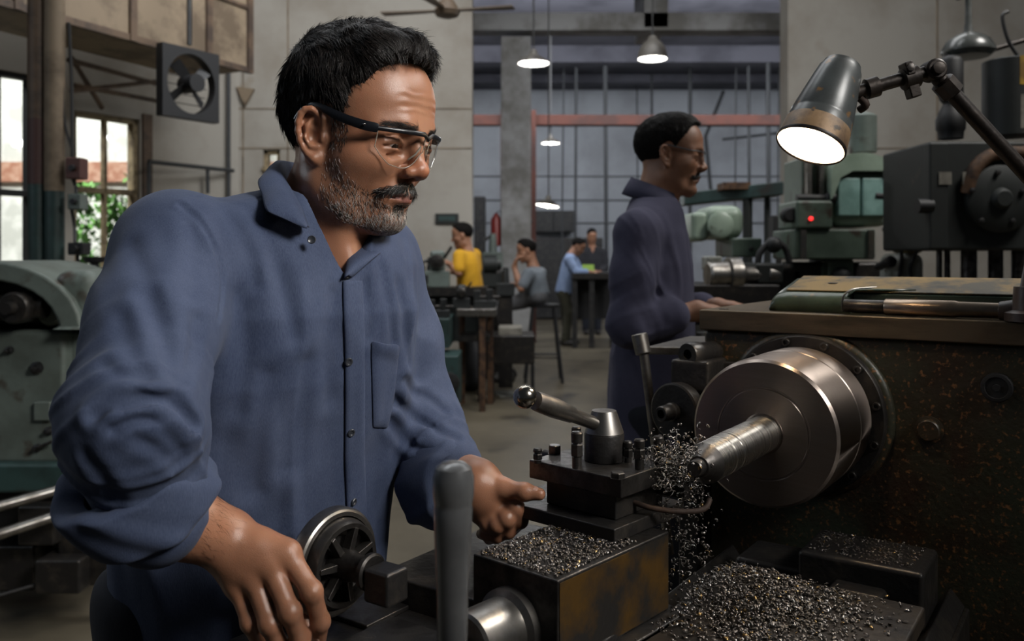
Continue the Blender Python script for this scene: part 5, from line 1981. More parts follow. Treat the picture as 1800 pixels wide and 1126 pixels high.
# far bay
FD = 19.0
struct(MB().box((1.0, FD + .1, 3.1), (14, .2, 6.2)), 'wall_far', M['wall_blue'])
struct(MB().box((8.2, 14, 3.1), (.2, 10, 6.2)), 'wall_right', M['wall_blue'])
struct(MB().box((-2.4, 14.35, 3.1), (.2, 9.1, 6.2)), 'wall_far_left', M['wall_blue'])
struct(MB().box((1.0, 14.4, 5.06), (14, 10.5, .12)), 'ceiling', M['roof'])
mb = MB()
mb.box((1.0, 15.2, 4.86), (14, .40, .30))
mb.box((1.0, 17.4, 4.90), (14, .30, .16))
struct(mb, 'trim_2', M['roof'])
b1 = MB().box((1.0, 11.0, 1.3 + 407 / 1500 * 11.0), (9.0, .30, .22))
struct(b1, 'trim_3', M['beam'])
b1 = MB().box(P(1150, 12, 11.0) + Vector((0, .3, .3)), (.30, .9, 1.2))
struct(b1, 'trim_4', M['beam'])
c = P(907, 300, 11.0)
struct(MB().box((c.x, 11.05, 2.05), (.385, .36, 4.1)), 'pillar', M['beam'], .01)
struct(MB().box((1.0, 13.0, 1.3 + 238 / 1500 * 13), (9.0, .2, .15)), 'trim_5', M['rust_beam'])
mb = MB()
for px, D in ((884, 12.9), (938, 12.9)):
    q = P(px, 300, D)
    mb.box((q.x, D, 1.75), (.07, .12, 3.5))
struct(mb, 'trim_6', M['rust_beam'])
mb = MB()
rw = random.Random(8)
for k, px in enumerate((987, 1011, 1066, 1122, 1146, 1213, 1291, 1318, 1352, 1366)):
    D = rw.uniform(15, 18.5)
    q = P(px, 300, D)
    mb.cyl((q.x, D, .9), (q.x + rw.uniform(-.05, .05), D, 4.98), .016 + .012 * (k % 3), None, 6)
mb.tube([P(1250, 340, 18), P(1240, 240, 18), P(1272, 160, 18)], .04, 6)
mb.tube([P(1270, 245, 17), P(1385, 232, 17)], .03, 6)
for y in (310, 352, 392):
    mb.box((1.0, FD - .01, P(0, y, FD).z), (13, .03, .03))
struct(mb, 'trim_7', M['sash_dark'])

# outside the windows: pale building with a red roof band, and shrubs
M['out_white'] = mat('outside_white_wall', srgb(226, 226, 220), .9, 0, srgb(190, 190, 184), 2)
M['out_red'] = mat('outside_red_tiles', srgb(150, 104, 84), .8, 0, srgb(176, 140, 120), 6)
M['leaf'] = mat('shrub_leaves', srgb(96, 140, 70), .6, 0, srgb(58, 96, 48), 5)
ob = empty('building', (-8, 15, 0), 'pale building with red tiled band seen through the left window', 'building')
MB().box((-8.2, 15.0, 2.2), (9.0, .3, 4.4)).build('building_wall', M['out_white'], ob)
MB().box((-8.2, 14.8, 2.75), (9.0, .3, .34)).build('roof_band', M['out_red'], ob)
rl = random.Random(4)
for i, (px, D, h, lab) in enumerate(((142, 11.2, 1.75, 'green shrub outside, at the left side of the window'), (198, 10.9, 1.60, 'green shrub outside, in the middle of the window'),
                                      (250, 11.4, 1.85, 'green shrub outside, at the right edge of the window'))):
    q = P(px, 450, D)
    sh = empty('shrub', (q.x, D, 0), lab, 'shrub', 'shrubs outside the window')
    mb = MB()
    for k in range(420):
        r = Vector((rl.gauss(0, .11), rl.gauss(0, .10), 0))
        z = .5 + h * rl.random() ** .8
        c = Vector((q.x, D, z)) + r
        R = Matrix.Rotation(rl.uniform(0, 6.3), 3, 'Z') @ Matrix.Rotation(rl.uniform(-1.2, 1.2), 3, 'X')
        s = rl.uniform(.05, .10)
        mb.add([c + R @ Vector(v) for v in ((0, -s, 0), (s * .5, 0, s * .15), (0, s, 0), (-s * .5, 0, s * .15))], [(0, 1, 2, 3)])
    mb.build('foliage', M['leaf'], sh, angle=None)
    mb = MB()
    for k in range(4):
        mb.tube([(q.x, D, 0), (q.x + rl.uniform(-.1, .1), D, .5), (q.x + rl.uniform(-.1, .1), D, 1.3)], [.02, .016, .008], 6)
    mb.build('stem', M['rust'], sh)
area_light('outdoor_day', (-6.4, 8.6, 5.6), (-7.0, 14.5, 1.6), 3.0, 2.0, 1300, (1.0, 0.99, 0.95))

# ---------------------------------------------------------------- left side: duct, fan, columns, boxes
d0, d1 = P(110, 35, 6.0), P(437, 125, 7.66)
dd = (d1 - d0); dd.z = 0
dn = Vector((-dd.y, dd.x, 0)).normalized()
duct = empty('overhead_duct', (d0 + d1) / 2, 'large brown sheet metal duct hanging high at the left', 'duct')
MB().corner_box(d0 - dd * 1.2, dd * 2.2, dn * .7, UP * 1.25).build('duct_panel', M['beige'], duct, bevel=.01)
mb = MB()
for t in (-.2, .30, .72, .985):
    mb.corner_box(d0 + dd * t - dn * .03 - UP * .02, dd.normalized() * .06, dn * .04, UP * 1.3)
mb.corner_box(d0 - dd * 1.2 - dn * .02 - UP * .02, dd * 2.2, dn * .04, UP * .05)
mb.corner_box(d0 - dd * 1.2 - dn * .02 + UP * .55, dd * 2.2, dn * .03, UP * .03)
mb.build('duct_frame', M['brown'], duct)
struct(MB().tube([P(100, 45, 6.8), P(290, 108, 8.0)], .07, 4), 'trim_8', M['beige'])
mb = MB()
for a, b in (((120, 105, 6.9), (285, 150, 8.2)), ((125, 160, 6.9), (285, 142, 8.2)), ((125, 100, 7), (180, 190, 7.4)), ((130, 150, 7), (290, 180, 8.2))):
    mb.tube([P(*a), P(*b)], .022, 6)
struct(mb, 'trim_9', M['brown'])

fan = empty('exhaust_fan', P(333, 148, 6.55), 'black square exhaust fan frame hanging high on the left wall', 'fan')
fc = P(333, 148, 6.55)
fu = -WDIR; fn_ = -WOUT                      # across the fan, out of its face
FRm = Matrix((fu, UP, fu.cross(UP))).transposed()
S_ = .25
mb = MB()
seg = 40
outer_, inner_ = [], []
for j in range(seg):
    a = 2 * math.pi * j / seg
    cx_, sx_ = math.cos(a), math.sin(a)
    k = S_ / max(abs(cx_), abs(sx_))
    outer_.append((k * cx_, k * sx_ * 1.08)); inner_.append((0.211 * cx_, .211 * sx_ * 1.08))
fr_ = [[fc + FRm @ Vector((x, y, z)) for x, y in r] for r, z in ((outer_, .03), (inner_, .03), (inner_, -.05), (outer_, -.05), (outer_, .03))]
mb.rings(fr_, caps=False)
mb.build('fan_frame', M['black'], fan, angle=40)
MB().cyl(fc - FRm.col[2] * .06, fc + FRm.col[2] * .10, .068).build('motor', M['black'], fan)
for k in range(4):
    a = 2 * math.pi * k / 4 + .5
    r1 = FRm @ Vector((math.cos(a), math.sin(a), 0)); t1 = FRm @ Vector((-math.sin(a), math.cos(a), 0)); nn = FRm.col[2]
    MB().prism([fc + r1 * .05 - t1 * .03 + nn * .02, fc + r1 * .05 + t1 * .03 - nn * .02, fc + r1 * .18 + t1 * .077 - nn * .04, fc + r1 * .203 - t1 * .0 + nn * .01], nn * .008).build('fan_blade', M['black'], fan)
mb = MB()
for k in (-2, -1, 0, 1, 2):
    y = k * .07
    w = math.sqrt(.211 ** 2 - y * y)
    mb.cyl(fc + FRm @ Vector((-w, y, -.08)), fc + FRm @ Vector((w, y, -.08)), .004, None, 5)
mb.build('fan_guard', M['dark'], fan)
MB().tube([fc + UP * .3, fc + UP * 1.2], .02, 6).build('hanger', M['dark'], fan)

for (px, r, name, cols) in ((66, .052, 'pillar', ((4.6, 'brown'), (2.10, 'brown_red'), (1.72, 'teal'))), (96, .054, 'pillar', ((4.6, 'beige'), (1.68, 'teal')))):
    q = P(px, 300, 5.0)
    M.setdefault('brown_red', mat('maroon_paint', srgb(70, 46, 42), .6))
    root = MB().cyl((q.x, 5.0, 0), (q.x, 5.0, cols[-1][0]), r, None, 24).build(name, M[cols[-1][1]], None)
    root['kind'] = 'structure'
    zs = [c[0] for c in cols]
    for k in range(len(cols) - 1):
        MB().cyl((q.x, 5.0, zs[k + 1]), (q.x, 5.0, zs[k]), r * 1.03, None, 24).build('pillar_band', M[cols[k][1]], root)


def pbox(mb, x0, y0, x1, y1, D, depth):
    """Box whose front face at depth D covers the rectangle and which runs back by depth."""
    a, b = P(x0, y1, D), P(x1, y0, D)
    return mb.corner_box(a, (b.x - a.x, 0, 0), (0, depth, 0), (0, 0, b.z - a.z))


M['box_red'] = mat('dull_red_box', srgb(84, 52, 46), .6)
for x0, y0, x1, y1, m, lab in ((114, 276, 141, 314, 'box_red', 'dull red junction box beside the left columns'), (118, 340, 141, 368, 'grey_green', 'grey switch box below the red junction box'),
                               (118, 426, 146, 448, 'black', 'black switch box below the grey one at the columns')):
    a = empty('switch_box', P((x0 + x1) / 2, y1, 4.95), lab, 'switch box', 'switch boxes by the columns')
    pbox(MB(), x0, y0, x1, y1, 4.95, .10).build('housing', M[m], a, bevel=.008)
    q = P((x0 + x1) / 2, (y0 + y1) / 2, 4.95)
    MB().cyl(q, q - Vector((0, .02, 0)), .02, .016, 14).build('knob', M['dark'], a)
mb = MB()
for x, y0, y1 in ((121, 40, 276), (128, 314, 340), (126, 368, 426), (136, 448, 560)):
    mb.tube(smooth_path([P(x, y0, 5), P(x + 5, (y0 + y1) / 2, 5.02), P(x + 6, y1, 5)], 4), .010, 6)
mb.tube(smooth_path([P(110, 40, 5), P(112, 200, 5), P(126, 260, 5), P(128, 276, 5)], 5), .008, 6)
tag(mb.build('cable', M['wire'], None), 'dark conduit cables running down between the switch boxes', 'cable')

cfm = empty('conduit_frame', P(330, 330, 8.4), 'dark conduit frame on the pale wall right of the window', 'conduit')
for a, b in (((262, 284, 8.25), (410, 300, 9.35)), ((262, 284, 8.25), (262, 400, 8.25)), ((365, 296, 9.0), (365, 340, 9.0))):
    MB().tube([P(*a), P(*b)], .022, 8).build('conduit', M['sash_dark'], cfm)
brk = empty('wall_bracket', P(428, 170, 9.4), 'rusty triangular bracket high on the pale wall', 'bracket')
MB().prism([P(415, 152, 9.44), P(446, 156, 9.44), P(430, 185, 9.44)], (0, .05, 0)).build('bracket_plate', M['beige'], brk)
struct(MB().corner_box(WP(ta - .12, 1.0, -.03), WDIR * .10, WOUT * .03, UP * 1.72), 'trim_10', M['brown'])
struct(MB().tube([P(402, 120, 9.3), P(402, 440, 9.3)], .022, 8), 'trim_11', M['sash_dark'])
# ---------------------------------------------------------------- left machine
lm = empty('grinding_machine', P(60, 800, 3.1) * 1.0, 'worn grey green machine with arched guard at the left edge', 'machine')
lm.location.z = 0
LD = 3.0
mb = MB(); pbox(mb, -160, 580, 114, 815, LD, .75); mb.build('body', M['grey_green'], lm, bevel=.02, seg=3)
mb = MB(); pbox(mb, 117, 583, 168, 812, LD + .05, .65); mb.build('side_panel', M['grey_green'], lm, bevel=.012)
mb = MB(); pbox(mb, -160, 815, 140, 868, LD - .04, .85); mb.build('base', M['teal'], lm, bevel=.015)
mb = MB(); pbox(mb, -160, 868, 120, 1010, LD + .12, .6); mb.build('plinth', M['black'], lm)
mb = MB()
for x0, y0, x1, y1, dq in ((30, 890, 95, 960, -.1), (100, 930, 190, 1030, -.05), (-20, 960, 60, 1040, .0), (60, 985, 140, 1045, -.12), (120, 880, 170, 930, .05)):
    pbox(mb, x0, y0, x1, y1, LD + dq, .2)
mb.build('clutter_block', M['iron_black'], lm, bevel=.01)
# arched guard over the spindle
mb = MB()
gq = P(20, 560, LD)
rr = []
for j in range(15):
    a = math.radians(180 - 180 * j / 14)
    rr.append(a)
cx0 = P(-5, 575, LD)
for ro, ri, y0, dp in ((.335, .255, 0, .22),):
    A = [Vector((cx0.x + ro * math.cos(a), LD - .08, cx0.z + ro * .70 * math.sin(a))) for a in rr]
    B = [Vector((cx0.x + ri * math.cos(a), LD - .08, cx0.z + ri * .66 * math.sin(a))) for a in rr]
    poly = A + B[::-1]
    vs = poly + [q + Vector((0, .5, 0)) for q in poly]
    n = len(rr); fs = []
    for i in range(n - 1):
        fs += [(i, i + 1, 2 * n - 2 - i, 2 * n - 1 - i), (2 * n + i + 1, 2 * n + i, 4 * n - 1 - i, 4 * n - 2 - i), (i + 1, i, 2 * n + i, 2 * n + i + 1), (2 * n - 1 - i, 2 * n - 2 - i, 4 * n - 2 - i, 4 * n - 1 - i)]
    fs += [(0, 2 * n - 1, 4 * n - 1, 2 * n), (n - 1, n, 3 * n, 3 * n - 1)][:2]
    mb.add(vs, fs)
g_ = mb.build('arched_guard', M['grey_green'], lm, bevel=.012, seg=3)
MB().corner_box(cx0 + Vector((-.32, .10, -.01)), (.62, 0, 0), (0, .45, 0), UP * .19).build('inner_housing', M['iron_black'], lm, bevel=.02)
mb = MB(); pbox(mb, 88, 474, 166, 578, LD - .05, .5); mb.build('guard_end', M['grey_green'], lm, bevel=.05, seg=4)
MB().lathe(P(0, 541, LD - .02), (1, 0, 0), [(-.22, .045), (.05, .045), (.06, .036), (.16, .036)], 24).build('spindle', M['steel_dark'], lm)
MB().lathe(P(53, 538, LD + .02), (0, -1, 0), [(0, .055), (.10, .055), (.11, .048), (.11, .022), (.15, .020), (.15, .006)], 28).build('wheel_hub', M['iron_black'], lm)
MB().lathe(P(110, 545, LD + .1), (0, -1, 0), [(0, .05), (.08, .05), (.09, .04)], 24).build('bearing_cap', M['grey_green'], lm)
for px, py, r in ((18, 615, .014), (66, 646, .022), (68, 786, .014), (88, 756, .015)):
    q = P(px, py, LD)
    MB().lathe(q, (0, -1, 0), [(0, r), (.012, r), (.015, r * .6), (.03, r * .5), (.032, r * .2)], 16).build('knob', M['dark'], lm)
mb = MB(); pbox(mb, 58, 706, 88, 740, LD - .025, .03); mb.build('switch', M['grey_green'], lm, bevel=.006)
q = P(76, 782, LD)
MB().tube([q, q - Vector((0, .03, 0)), q + Vector((.05, -.035, .02))], .006, 8).build('lever', M['steel_dark'], lm)
for k, (a, b, lab) in enumerate((((-60, 906, 2.70), (140, 850, 2.90), 'upper'), ((-60, 958, 2.66), (165, 884, 2.88), 'lower'))):
    tag(MB().tube([P(*a), P(*b)], .018, 12).build('rail', M['steel_worn'], None), '%s of two pale steel bars in front of the left machine' % lab, 'rail')
tag(MB().tube([P(-60, 1062, 2.7), P(195, 990, 3.15)], .006, 8).build('thin_rod', M['dark'], None), 'thin dark rod low down beside the left machine', 'rod')
tr = empty('oil_tray', P(165, 470, 3.9), 'dark tray with cup standing behind the left machine', 'tray')
mb = MB(); pbox(mb, 130, 470, 205, 484, 3.9, .3); mb.build('tray', M['iron_black'], tr, bevel=.005)
MB().lathe(P(166, 470, 4.0), UP, [(0, .02), (.02, .018), (.028, .045), (.05, .05), (.05, .045), (.03, .038)], 20).build('cup', M['black'], tr)
mb = MB(); pbox(mb, 130, 484, 200, 560, 3.95, .2); mb.build('stand', M['iron_black'], tr)
MB().cyl((P(165, 560, 4.05).x, 4.05, 0), (P(165, 560, 4.05).x, 4.05, P(165, 560, 4.05).z), .04).build('stand_leg', M['iron_black'], tr)

# ---------------------------------------------------------------- overhead lamps and ceiling fan
M['lamp_shade'] = mat('grey_pendant_enamel', srgb(96, 92, 86), .45, .1, srgb(66, 62, 58), 6)


def pendant(px, py, D, w, lab, style=0, topz=6.2, power=12, tilt=None, glow='lamp_white'):
    c = P(px, py, D)
    r = w / 2 / F * D
    o = empty('pendant_lamp', c, lab, 'lamp', 'hanging shop lamps')
    ax = Vector(tilt or (0, 0, 1)).normalized()
    if style == 0:
        pr = [(0, r), (r * .10, r * .97), (r * .30, r * .72), (r * .48, r * .40), (r * .62, r * .24), (r * .85, r * .20), (r * .9, r * .1)]
    else:
        pr = [(0, r), (r * .35, r * .98), (r * .80, r * .84), (r * 1.15, r * .58), (r * 1.35, r * .34), (r * 1.55, r * .26), (r * 1.6, r * .1)]
    s = MB().lathe(c, ax, pr, 32, caps=False).build('shade', M['lamp_shade'], o)
    MB().lathe(c + ax * .004, ax, [(t * .93, q * .95) for t, q in pr], 32, caps=False).build('reflector', M['lamp_inner'], o)
    MB().ball(c + ax * r * .22, r * .36, 16, (1, 1, .9)).build('bulb', M[glow], o)
    MB().cyl(c + ax * pr[-1][0] * .9, (c.x + ax.x * .1, D, topz), .008 if D < 10 else .012, None, 6).build('cord', M['wire'], o)
    li = bpy.data.lights.new('pendant_glow', 'POINT')
    li.energy = power; li.color = (.96, .98, 1.0); li.shadow_soft_size = r * .5
    lo = bpy.data.objects.new('pendant_glow', li); COL.objects.link(lo)
    lo.location = c - ax * r * .25
    return o


pendant(938, 112, 7.0, 56, 'wide hanging lamp with bright bulb, left of the white beam', 0, power=16)
pendant(1147, 104, 8.0, 52, 'deep bell shaped lamp lit on the white beam top centre', 1, power=16)
pendant(968, 252, 13.0, 34, 'small far hanging lamp glowing greenish beside the white column', 0, power=14, glow='lamp_cool')
pendant(962, 362, 9.3, 42, 'tilted low hanging lamp above the far workers', 0, topz=4.98, power=10, tilt=(.14, .08, .98))

cf = empty('ceiling_fan', P(786, 18, 7.6), 'brown three bladed ceiling fan at the top edge', 'fan')
c = P(786, 20, 7.6)
M['fan_brown'] = mat('brown_fan_enamel', srgb(84, 70, 56), .5)
MB().lathe(c, UP, [(-.06, .04), (-.04, .10), (.0, .12), (.05, .09), (.14, .03), (.16, .012), (.7, .012)], 28).build('fan_motor', M['fan_brown'], cf)
for a in (2.96, -.18, 4.35):
    r1 = Vector((math.cos(a), math.sin(a), 0)); t1 = Vector((-math.sin(a), math.cos(a), 0))
    MB().prism([c + r1 * .12 - t1 * .03, c + r1 * .12 + t1 * .03, c + r1 * .60 + t1 * .065, c + r1 * .60 - t1 * .055], Vector((0, 0, .012))).build('fan_blade', M['fan_brown'], cf)

# ---------------------------------------------------------------- right side machines
mm = empty('milling_machine', P(1480, 600, 4.4), 'pale green milling machine with arched head and motor behind the lamp', 'machine')
mm.location.z = 0
MD = 4.3
mb = MB(); pbox(mb, 1465, 300, 1567, 398, MD, .42); mb.build('head', M['green_light'], mm, bevel=.05, seg=4)
A = []
for j in range(15):
    a = math.radians(180 - 180 * j / 14)
    A.append((1516 + 54 * math.cos(a), 318 - 50 * max(0, math.sin(a)) ** .6))
poly = [P(x, y, MD - .05) for x, y in [(1462, 318)] + A[1:-1] + [(1570, 318), (1570, 312), (1556, 300), (1500, 300), (1478, 312), (1468, 340), (1462, 350)]]
MB().prism(poly, (0, .30, 0)).build('arched_cover', M['green_light'], mm, bevel=.008)
for x0, x1 in ((1473, 1513), (1516, 1560)):
    mb = MB(); pbox(mb, x0, 312, x1, 380, MD - .03, .06); mb.build('access_panel', M['teal_pale'], mm, bevel=.01)
MB().lathe(P(1517, 268, MD + .2), UP, [(0, .068), (.19, .068), (.20, .055), (.21, .03)], 28).build('motor', M['grey_green'], mm)
mb = MB(); pbox(mb, 1410, 275, 1466, 400, MD + .05, .3); mb.build('column', M['green'], mm, bevel=.012)
for x in (1424, 1446):
    mb = MB(); pbox(mb, x - 5, 278, x + 3, 345, MD, .06); mb.build('slideway', M['steel_worn'], mm)
mb = MB(); pbox(mb, 1400, 352, 1465, 402, MD - .08, .3); mb.build('gear_box', M['green'], mm, bevel=.015)
mb = MB(); pbox(mb, 1396, 402, 1540, 456, MD - .06, .36); mb.build('table_housing', M['green'], mm, bevel=.012)
for x in (1413, 1532):
    mb = MB(); pbox(mb, x - 5, 404, x + 5, 454, MD - .075, .03); mb.build('slideway', M['steel_worn'], mm)
mb = MB(); pbox(mb, 1456, 456, 1502, 640, MD, .3); mb.build('knee', M['green'], mm, bevel=.01)
mb = MB(); pbox(mb, 1400, 640, 1560, 1000, MD + .05, .5); mb.build('base', M['green_dark'], mm, bevel=.02)
q = P(1425, 384, MD - .08)
MB().lathe(q, (0, -1, 0), [(0, .010), (.008, .010), (.011, .008), (.013, .003)], 16).build('indicator_lamp', M['red_lamp'], mm)
q = P(1440, 350, MD)
MB().lathe(P(1400, 348, MD), (1, 0, 0), [(0, .02), (.14, .02), (.15, .03), (.19, .03)], 16).build('feed_shaft', M['dark'], mm)
MB().lathe(P(1384, 378, MD), (0, -1, 0), [(0, .04), (.05, .04), (.06, .03)], 18).build('hand_knob', M['black'], mm)
MB().lathe(P(1538, 344, MD - .02), (1, 0, -.05), [(0, .018), (.06, .018), (.065, .035), (.12, .037), (.13, .02)], 18).build('hand_knob', M['black'], mm)
MB().tube(smooth_path([P(1574, 358, MD), P(1584, 380, MD), P(1592, 370, MD), P(1604, 362, MD)], 5), .010, 8).build('pipe', M['dark'], mm)
q = P(1478, 486, MD)
MB().lathe(q, (0, -1, 0), [(0, .05), (.02, .05), (.03, .03), (.04, .01)], 20).build('hand_knob', M['green_dark'], mm)
for x, y, s in ((1420, 482, 60), (1526, 482, 50), (1390, 492, 44)):
    mb = MB(); pbox(mb, x - s / 2, y - 22, x + s / 2, y + 34, MD + .1, .2); mb.build('gear_case', M['iron_black'], mm, bevel=.02)

dm = empty('drilling_machine', P(1720, 600, 3.5), 'dark green drilling machine with round cover plate behind the lamp arm', 'machine')
dm.location.z = 0
DD = 3.5
mb = MB(); pbox(mb, 1634, 248, 1830, 440, DD, .45); mb.build('head', M['green_dark'], dm, bevel=.012)
mb = MB(); pbox(mb, 1634, 250, 1668, 438, DD - .02, .05); mb.build('side_strip', M['green_dark'], dm, bevel=.008)
MB().lathe(P(1752, 350, DD), (0, -1, 0), [(0, .138), (.03, .138), (.036, .130), (.036, .045), (.05, .040), (.06, .03), (.06, .01)], 44).build('cover_plate', M['green_dark'], dm)
for a in range(5):
    an = 2 * math.pi * a / 5 + .3
    q = P(1752, 350, DD - .036) + Vector((.108 * math.cos(an), 0, .108 * math.sin(an)))
    MB().lathe(q, (0, -1, 0), [(0, .012), (.01, .012), (.012, .006)], 6).build('cover_bolt', M['dark'], dm)
MB().tube(smooth_path([P(1700, 340, DD - .01), P(1712, 300, DD - .02), P(1745, 272, DD - .02), P(1800, 268, DD - .02)], 6), .028, 10).build('cover_ridge', M['rust'], dm)
for x in (1662, 1704):
    mb = MB(); pbox(mb, x - 11, 302, x + 11, 324, DD - .024, .006); mb.build('plate_label', M['plate_grey'], dm)
MB().lathe(P(1671, 236, DD + .15), UP, [(-.02, .05), (.01, .052), (.02, .058), (.06, .06), (.09, .05), (.13, .03), (.15, .045), (.17, .05), (.31, .05), (.325, .042), (.335, .02)], 28).build('motor', M['black'], dm)
MB().lathe(P(1775, 240, DD + .1), UP, [(0, .105), (.315, .105), (.32, .098), (.32, .02)], 36).build('reservoir', M['green_dark'], dm)
rq = P(1775, 240, DD + .1)
for z0_, z1_, a0, a1, m in ((.20, .318, -1.75, -.7, 'yellow'), (.02, .16, -1.72, -.9, 'plate_grey')):
    mb = MB()
    mb.rings([[rq + Vector((.1058 * math.cos(a0 + (a1 - a0) * j / 14), .1058 * math.sin(a0 + (a1 - a0) * j / 14), z)) for j in range(15)] for z in (z0_, z1_)], caps=False, closed=False)
    mb.build('painted_patch', M[m], dm, angle=None)
MB().tube(smooth_path([P(1790, 100, DD + .1), P(1772, 70, DD + .1), P(1762, 30, DD + .1), P(1772, 20, DD + .1)], 6), .008, 8).build('pipe', M['wire'], dm)
for x, w in ((1651, 10), (1665, 10), (1703, 26), (1750, 24), (1790, 22)):
    MB().cyl(P(x, 440, DD + .12), (P(x, 440, DD + .12).x, DD + .12, .5), w / 2 / F * DD * 1.05, None, 18).build('pillar', M['steel_dark'], dm)
mb = MB(); pbox(mb, 1625, 560, 1830, 900, DD, .5); mb.build('base', M['iron_black'], dm, bevel=.02)
MB().corner_box((P(1625, 900, DD).x, DD, 0), (.5, 0, 0), (0, .5, 0), UP * .3).build('base', M['iron_black'], dm)
MB().lathe(P(1612, 362, DD), (1, 0, 0), [(0, .03), (.06, .03), (.065, .02), (.1, .018)], 18).build('hand_knob', M['black'], dm)

ul = empty('reflector_lamp', P(1705, 78, 3.7), 'unlit glass dome lamp hanging from an iron bracket, upper right', 'lamp')
q = P(1702, 92, 3.7)
MB().lathe(q, UP, [(-.022, .03), (-.02, .085), (0, .108), (.012, .108), (.05, .088), (.075, .05), (.085, .02), (.13, .014), (.26, .012)], 36).build('dome', M['glass_grey'], ul)
MB().lathe(q + Vector((-.085, 0, -.02)), UP, [(0, .02), (.03, .024), (.04, .01)], 14).build('cap', M['steel_dark'], ul)
MB().tube([q + Vector((.10, 0, .01)), P(1830, 62, 3.7)], .011, 10).build('bracket', M['arm'], ul)
MB().tube([q + UP * .24 + Vector((-.05, 0, 0)), q + UP * .26 + Vector((.12, 0, .03))], .016, 8).build('clamp', M['dark'], ul)

# clutter between the two machines
M['white_tank'] = mat('grey_white_enamel', srgb(150, 152, 146), .5, 0, srgb(100, 100, 92), 6)
pu = empty('coolant_pump', P(1590, 520, 4.0), 'pale tank with valves and pipes between the two right machines', 'pump')
pu.location.z = 0
mb = MB(); pbox(mb, 1574, 445, 1628, 640, 3.98, .2); mb.build('tank', M['white_tank'], pu, bevel=.04, seg=3)
mb = MB(); pbox(mb, 1592, 390, 1626, 445, 3.99, .16); mb.build('motor_box', M['yellow_dull'], pu, bevel=.02)
for x, y, r in ((1576, 420, .03), (1572, 395, .022), (1600, 372, .03), (1560, 462, .028)):
    MB().lathe(P(x, y, 4.0), (0, -1, .2), [(-.1, r * .7), (0, r * .7), (.003, r), (.04, r), (.045, r * .6)], 16).build('valve', M['dark'], pu)
for pts in (((1576, 420), (1585, 450), (1578, 500)), ((1600, 372), (1585, 400), (1590, 440)), ((1560, 395), (1575, 380), (1600, 390)), ((1612, 440), (1600, 480), (1625, 520))):
    MB().tube(smooth_path([P(x, y, 3.98) for x, y in pts], 6), .009, 8).build('pipe', M['wire'], pu)
MB().corner_box((P(1570, 640, 4.05).x, 4.05, 0), (.16, 0, 0), (0, .2, 0), UP * (P(0, 640, 4.05).z)).build('stand', M['dark'], pu)

# machine the second man works at: lathe with pale headstock and chuck, arm above
sl = empty('second_lathe', P(1310, 600, 4.6), 'pale green lathe with silvery chuck in front of the second man', 'lathe')
sl.location.z = 0
SD = 4.7
mb = MB(); pbox(mb, 1216, 372, 1246, 424, SD, .3); mb.build('end_cover', M['green_light'], sl, bevel=.03, seg=3)
mb = MB(); pbox(mb, 1242, 360, 1310, 420, SD - .02, .4); mb.build('headstock', M['green_light'], sl, bevel=.06, seg=4)
mb = MB(); pbox(mb, 1288, 418, 1340, 452, SD - .1, .4); mb.build('gear_box', M['green'], sl, bevel=.01)
MB().lathe(P(1266, 395, SD - .02), (0, -1, 0), [(0, .07), (.02, .07), (.03, .05), (.03, .01)], 24).build('round_cover', M['green_light'], sl)
MB().lathe(P(1320, 437, SD - .1), (0, -1, 0), [(0, .012), (.02, .012), (.022, .006)], 12).build('knob', M['dark'], sl)
MB().lathe(P(1243, 483, 4.2), (1, .15, 0), [(0, .055), (.01, .064), (.10, .066), (.105, .085), (.16, .088), (.165, .06), (.20, .04), (.30, .04), (.31, .055), (.36, .055), (.365, .03)], 40).build('chuck', M['steel_worn'], sl)
mb = MB(); pbox(mb, 1244, 450, 1270, 475, 4.3, .15); mb.build('cover_box', M['white_tank'], sl, bevel=.01)
mb = MB(); pbox(mb, 1215, 500, 1372, 560, 4.15, .5); mb.build('bed', M['iron_black'], sl, bevel=.01)
mb = MB(); pbox(mb, 1240, 560, 1368, 905, 4.2, .4); mb.build('base', M['iron_black'], sl, bevel=.01)
mb = MB(); pbox(mb, 1330, 462, 1378, 500, 4.2, .3); mb.build('carriage', M['green_dark'], sl, bevel=.015)
for pts in (((1333, 490), (1334, 450), (1350, 428), (1366, 424)), ((1366, 424), (1380, 436), (1388, 462))):
    MB().tube(smooth_path([P(x, y, 4.25) for x, y in pts], 6), .016, 10).build('hose', M['black'], sl)
MB().ball(P(1360, 430, 4.25), .042, 16).build('hose_joint', M['black'], sl)
ra_ = empty('radial_arm', P(1290, 345, 6.0), 'dark green overhead arm sloping above the pale lathe', 'arm')
MB().prism([P(1203, 338, 6.4), P(1378, 318, 5.8), P(1378, 342, 5.8), P(1203, 360, 6.4)], (.02, .25, 0)).build('arm_beam', M['teal'], ra_, bevel=.01)
mb = MB(); pbox(mb, 1272, 320, 1320, 332, 6.0, .2); mb.build('arm_top', M['rust'], ra_)
MB().cyl(P(1314, 345, 6.05), (P(1314, 345, 6.05).x, 6.05, 0), .035, None, 12).build('post', M['green_dark'], ra_)
MB().cyl(P(1348, 342, 6.0), (P(1348, 342, 6.0).x, 6.0, 0), .02, None, 10).build('post', M['green_dark'], ra_)
mb = MB(); pbox(mb, 1360, 378, 1378, 440, 5.6, .12); tag(mb.build('control_box', M['black'], None, bevel=.01), 'narrow black control box on the white wall edge by the arm', 'box')
q = P(1369, 440, 5.66)
MB_ = MB().cyl((q.x, 5.66, 0), (q.x, 5.66, q.z), .02, None, 8)
tag(MB_.build('box_stand', M['dark'], None), 'thin dark stand under the narrow black control box', 'stand')

